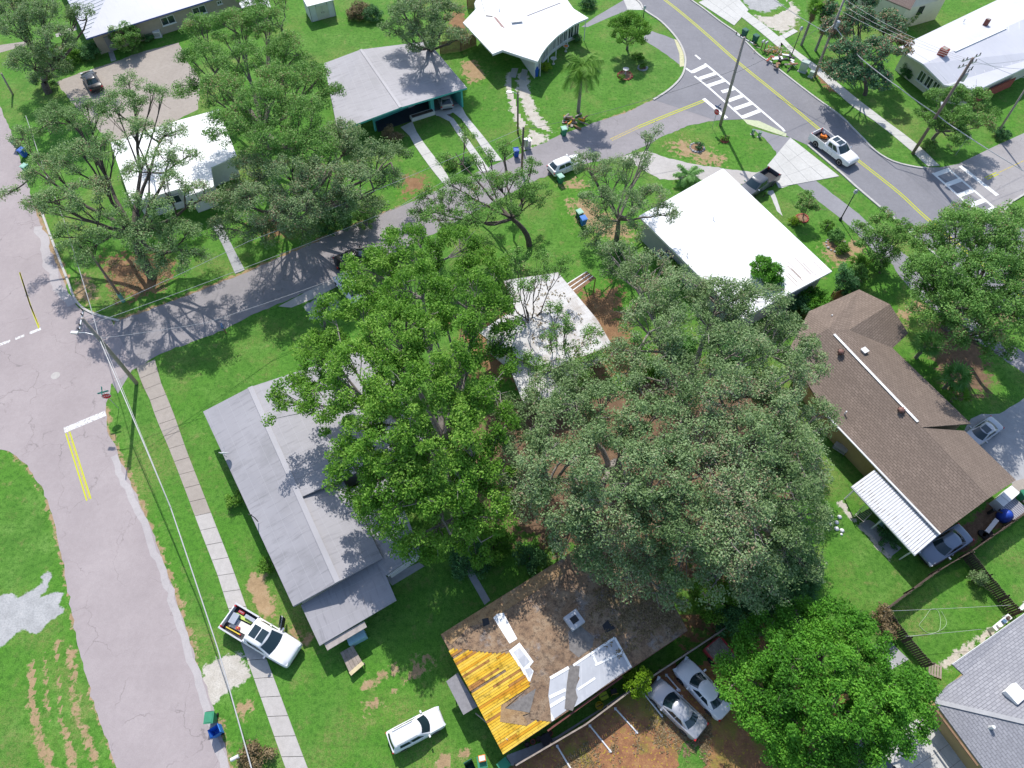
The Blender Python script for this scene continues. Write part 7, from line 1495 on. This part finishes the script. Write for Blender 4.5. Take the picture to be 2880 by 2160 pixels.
for i, (lb, R, x, y, rad, h, m_) in enumerate((
    ('bright shrubs at the end of the flat white roof house', 'H', 590, 830, 1.7, 2.6, 'vivid'), ('dark green hedge clump left of the brown shingled house', 'H', 450, 880, 1.5, 2.2, 'dark'), ('green bush right of the evergreen', 'H', 930, 610, 1.1, 2.2, 'oak_green'), ('shrub behind the evergreen near the trail', 'H', 940, 520, .9, 1.8, 'bright'), ('shaded bush under the papaya heads', 'H', 1070, 520, 1.2, 2.0, 'oak_green'),
    ('spiky shrub inside the stone crescent, upper', 'H', 760, 320, .9, 1.5, 'fan'), ('spiky shrub inside the stone crescent, lower', 'H', 790, 410, .8, 1.2, 'palm'), ('spiky round plant left of the lamp by the trail', 'H', 680, 235, .75, 1.1, 'palm'), ('low yellowish plant at the flat roof edge', 'H', 420, 210, .7, .7, 'lime'),
    ('bright bush left of the black car at the tan house', 'A', 500, 420, 2.2, 2.8, 'bright'), ('dark bush in front of the porch of the tan house', 'A', 700, 400, 1.6, 2.0, 'dark'), ('tall leafy shrub against the tan house wall', 'A', 980, 300, 2.1, 4.0, 'oak_green'), ('low hedge beside the air conditioner', 'A', 1160, 300, 1.0, 1.0, 'dark'), ('green bush left of the black car', 'A', 330, 600, 1.6, 3.0, 'oak'),
    ('dense dark shrub beside the shaded middle street', 'F', 650, 150, 2.4, 3.6, 'dark'), ('tall pale green shrub by the middle street verge', 'F', 900, 160, 1.5, 2.8, 'oak_green'), ('dark bushes right of the stripped roof house, left clump', 'M', 860, 330, 1.9, 4.0, 'bright'), ('dark bushes right of the stripped roof house, lower clump', 'M', 1050, 480, 2.0, 4.0, 'dark'), ('dark bushes right of the stripped roof house, right clump', 'M', 1330, 330, 2.3, 4.5, 'dark'), ('dark bushes right of the stripped roof house, upper clump', 'M', 1150, 180, 2.2, 4.4, 'oak_green'), ('dark bush at the edge of the bright back lawn', 'M', 1520, 150, 2.0, 4.0, 'dark'),
    ('round lime green shrub at the parking lot fence', 'M', 262, 985, 1.1, 3.4, 'lime'), ('dry brown bush beside the white mailbox', 'J', 1990, 1590, 1.3, 1.3, 'dry'), ('green bush along the left wall of the long grey house, upper', 'I', 1825, 840, .75, 1.2, 'bright'), ('green bush along the left wall of the long grey house, lower', 'I', 2090, 1340, .7, 1.1, 'bright'),
    ('dry pinkish bush at the porch of the teal house', 'B', 1110, 1040, 1.2, 1.8, 'dry'), ('round bush on the lawn strip of the teal house', 'B', 1560, 1270, .9, 1.3, 'bright'), ('shadowed bush near the driveway strips', 'B', 1690, 1270, .8, 1.2, 'dark'), ('brown leafless bush behind the shed', 'B', 850, 90, 1.8, 2.2, 'dry'), ('dark bush beside the leafless bush behind the shed', 'B', 960, 110, 1.5, 2.0, 'dark'),
    ('flowering shrub left of the pale bird bath', 'C', 365, 520, .9, 1.2, 'lime'), ('small bushy plant in the stone ring under the mango', 'C', 1125, 520, .55, .8, 'palm'), ('plants in the rock ring around the bird bath', 'C', 965, 600, .5, .8, 'bright'), ('plant in the stone ring of the oval', 'C', 1565, 1135, .5, .8, 'dark'), ('little plant in the terracotta ring by the leaning pole', 'C', 1765, 1075, .4, .8, 'bright'), ('hedge bush against the curved glazed front', 'C', 620, 300, .8, 1.0, 'dark'), ('low bush beside the mango tree', 'C', 1090, 440, .9, .9, 'bright'), ('bush at the top of the curved house drive', 'C', 700, 20, 1.2, 1.8, 'dark'),
    ('leafy plants in front of the windows of the metal roof house', 'D', 1310, 560, 1.2, 1.8, 'dark'), ('round clipped shrub at the slim right pole', 'D', 2040, 1040, 1.0, 1.4, 'dark'), ('bush behind the magnolia beside the cottage', 'D', 1290, 110, 1.6, 3.0, 'oak_green'), ('weedy bush below the right corner pole', 'D', 1480, 1130, .8, 1.2, 'oak_green'), ('dark plants under the ribbed patio cover edge', 'O', 1150, 1130, 1.0, 1.1, 'dark'), ('bush at the dark pickup under the flat roof', 'D', 190, 1520, .5, .7, 'palm'),
    ('undergrowth at the left foot of the grey oaks', 'G', 1180, 1330, 1.6, 2.2, 'bright'), ('dark undergrowth palm clump among the grey oaks', 'G', 1450, 1180, 1.5, 2.0, 'fan'), ('dark undergrowth by the pale limb of the grey oaks', 'G', 1800, 1230, 1.5, 2.2, 'dark'), ('ivy mound around the small oak trunk', 'G', 930, 430, .9, 1.8, 'dark'), ('leafy vines beside the flat roof wall', 'G', 1360, 560, 1.3, 2.2, 'bright'), ('undergrowth between the stripped roof house and the bright tree', 'L', 330, 20, 1.8, 2.2, 'dark'), ('ferny bush at the back corner of the stripped roof house', 'L', 520, -60, 1.6, 2.0, 'bright'), ('low bush at the bright tree edge above the stripped roof', 'L', 800, 20, 1.4, 1.4, 'dark'),
    ('rusty vine heap on the corner of the board fences', 'N', 1110, 470, .7, 1.9, 'dry'), ('rusty vines on the fence left of the small square lawn', 'N', 1150, 590, .6, 1.8, 'dry'), ('weeds along the overgrown fence between the lawns', 'N', 1850, 180, .6, 1.7, 'oak'))):
    shrub(lb, R, x, y, rad, h, m_, 70, .17 if rad < 1.2 else .2, 100 + i, cr=.34 if rad < 1.2 else .46)
# palms
def frond(o, base_n, root, az, L, rise, droop, mat, r, nl=22, ll=.5, w=.075, part='frond'):
    t = np.linspace(0, 1, 9); hx = np.array([math.cos(az), math.sin(az), 0])
    P = root + hx * (L * t * (1 - .18 * t * droop))[:, None] + np.array([0, 0, 1.0]) * (L * (rise * t - droop * t * t))[:, None]
    V, Q = tubes_np([(P, np.linspace(.03, .008, 9), 4)]); tt = np.full(len(Q), .75)
    side = np.array([-hx[1], hx[0], 0]); VV = [V]; QQ = [Q]; TT = [tt]; off = len(V)
    for k in range(nl):
        u = .12 + .86 * k / nl; i = u * 8; i0 = min(7, int(i)); p = P[i0] + (P[i0 + 1] - P[i0]) * (i - i0); d = P[i0 + 1] - P[i0]; d /= np.linalg.norm(d)
        for s in (-1, 1):
            l = ll * 1.1 * (.55 + .6 * math.sin(math.pi * min(1, u * .9 + .1))) * r.uniform(.85, 1.15); dr = side * s * .8 + d * .5 + np.array([0, 0, -.45 + r.normal(0, .15)]); dr /= np.linalg.norm(dr); q = p + dr * l; wv = d * w
            VV.append(np.array([p - wv, p + wv, q + wv * .3, q - wv * .3])); QQ.append(np.array([[0, 1, 2, 3]]) + off); off += 4; TT.append(np.array([np.clip(r.normal(.55, .2), 0, 1)]))
    return foliage(part, np.concatenate(VV), np.concatenate(QQ), np.concatenate(TT), mat, o, base_n)
def feather_palm(label, b_, t, nf=16, L=2.7, r0=.17, mat='palm', ll=.55, name='palm_tree', h=None):
    p = gp(*b_); h = h or height_of(b_, t); o = thing(name, label, 'palm', p); r = np.random.default_rng(int(p.x * 10) % 999 + 1); bn = np.array(p)
    V, Q = tubes_np([(np.array([bn + np.array([0, 0, z]) for z in np.linspace(-.1, h, 8)]), np.linspace(r0 * 1.2, r0 * .7, 8), 10)]); me = np_mesh('trunk', V - bn, Q, True); me.materials.append(MAT['palm_trunk']); link('trunk', me, o)
    for k in range(nf):
        az = k * 2.399 + r.normal(0, .1); u = k / nf; frond(o, bn, bn + np.array([0, 0, h]), az, L * r.uniform(.85, 1.1), .95 - 1.0 * u, .55 + .5 * u, mat, r, 24, ll)
    for k in range(4 if L > 2 else 0): frond(o, bn, bn + np.array([0, 0, h - .1]), k * 1.6 + .4, L * .6, -.5, .9, 'dry', r, 14, ll * .7, part='dead_frond')
    return o
def fan_palm(label, b_, h, nl=18, R=.95, mat='fan', skirt=0, name='fan_palm', pet=.8):
    p = gp(*b_); o = thing(name, label, 'palm', p); r = np.random.default_rng(int(abs(p.x) * 13) % 997 + 1); bn = np.array(p)
    V, Q = tubes_np([(np.array([bn + np.array([0, 0, z]) for z in np.linspace(-.1, h, 6)]), np.linspace(.2, .15, 6), 9)]); me = np_mesh('trunk', V - bn, Q, True); me.materials.append(MAT['palm_trunk']); link('trunk', me, o)
    for k in range(nl + skirt):
        dry = k >= nl; az = k * 2.399; el = (1.2 - 1.5 * (k / nl)) if not dry else -1.0 - .3 * r.random(); d = np.array([math.cos(az) * math.cos(el), math.sin(az) * math.cos(el), math.sin(el)]); root = bn + np.array([0, 0, h - (.3 * (k - nl) / max(1, skirt) * 4 if dry else 0)]); c = root + d * pet * (1 if not dry else .4)
        V, Q = tubes_np([(np.array([root, (root + c) / 2 + np.array([0, 0, .05]), c]), np.array([.025, .02, .015]), 4)]); VV = [V]; QQ = [Q]; TT = [np.full(len(Q), .7)]; off = len(V)
        sd_ = np.cross(d, [0, 0, 1.0]); sd_ /= np.linalg.norm(sd_) + 1e-9; nb = 13
        for j in range(nb):
            a = (j / (nb - 1) - .5) * 4.2; v = d * math.cos(a) + sd_ * math.sin(a); v[2] -= .12 + .1 * r.random(); v /= np.linalg.norm(v); e = c + v * R * r.uniform(.85, 1.1) * (1 if not dry else .8); wv = np.cross(v, np.cross(d, sd_)); wv /= np.linalg.norm(wv) + 1e-9; m_ = c + (e - c) * .45
            VV.append(np.array([c, m_ - wv * .07, e, m_ + wv * .07])); QQ.append(np.array([[0, 1, 2, 3]]) + off); off += 4; TT.append(np.array([np.clip(r.normal(.5, .2), 0, 1)]))
        foliage('leaf' if not dry else 'dead_leaf', np.concatenate(VV), np.concatenate(QQ), np.concatenate(TT), mat if not dry else 'dry', o, bn)
    return o
feather_palm('tall royal palm on the lawn of the white curved house', ('C', 625, 870), ('C', 655, 520), 18, 3.1, .2, ll=.75)
feather_palm('small feathery palm at the flat white roof corner', ('C', 1465, 1420), ('C', 1465, 1330), 16, 1.9, .16, 'fan', .4, h=1.1)
fan_palm('fan palm at the notch of the brown shingled roof, upper of the two', ('H', 1370, 1260), 2.2, 20, 1.0); fan_palm('fan palm beside the brown shingled house, lower of the two', ('H', 1590, 1500), 2.0, 20, 1.0); fan_palm('low fan palm against the brown shingled house eave', ('H', 1650, 1600), .9, 12, .7, 'palm')
fan_palm('left sabal palm behind the lamp across the main road', ('D', 480, 350), 5.2, 18, .9, 'palm', 6, 'sabal_palm'); fan_palm('right sabal palm with a brown skirt beside the magnolia', ('D', 590, 395), 4.2, 16, .9, 'palm', 14, 'sabal_palm'); fan_palm('sabal palm at the top edge beside the orange door', ('D', 640, 150), 3.6, 16, .9, 'palm', 4, 'sabal_palm')

# ================================================================ fallen leaves
def litter(name, label, R, ring, z, count, seed, mat='dry', size=.16, drape=None):
    W_ = gl(R, ring, z); xs = [p.x for p in W_]; ys = [p.y for p in W_]; r = np.random.default_rng(seed); P = []
    while len(P) < count:
        x, y = r.uniform(min(xs), max(xs)), r.uniform(min(ys), max(ys))
        if in_poly((x, y), W_) and noise_field(np.array([[x * 1.5, y * 1.5, 0]]), seed)[0] > r.uniform(.35, .7): P.append((x, y, z + .03 if drape is None else drape(x, y) + .03))
    V, Q, t = leaf_cards(np.array(P), np.full(len(P), .5), 3, .16, size, r, flat=.1, up=2.2, jit=.3); me = np_mesh(name, V, Q); a = me.attributes.new('t', 'FLOAT', 'FACE'); a.data.foreach_set('value', t.astype(np.float32)); me.materials.append(LM[mat]); return tag(link(name, me), label, 'leaves', kind='stuff')
def h2z(x, y):
    e = (cb2 - cl2); s_ = (Vector((x, y)) - cl2).dot(e) / e.length_squared; return 2.8 + .5 * (1 - abs(min(max(s_, 0), 1) - .5) * 2)
cl2, cb2 = gp('L', 110, 620, 2.8).to_2d(), gp('L', 600, 1552, 2.8).to_2d()
litter('fallen_leaves', 'dry brown leaves scattered over the torn brown roof', 'L', [(1300, 300), (1700, -100), (2000, 560), (1500, 800), (1250, 600)], 3.1, 1500, 3, drape=h2z)
litter('fallen_leaves', 'brown leaves gathered on the pale hidden roof', 'W', [(1100, 640), (1200, 600), (1300, 740), (1180, 790), (1060, 730)], 3.22, 260, 9)
litter('fallen_leaves', 'fallen leaves over the mulch of the parking lot', 'L', [(1000, 1659), (1600, 1150), (2212, 1250), (2212, 1900), (900, 1900)], .012, 1500, 5)
litter('fallen_leaves', 'fallen leaves under the sparse left oak', 'E', [(780, 500), (1340, 500), (1320, 720), (900, 850)], .012, 700, 6)
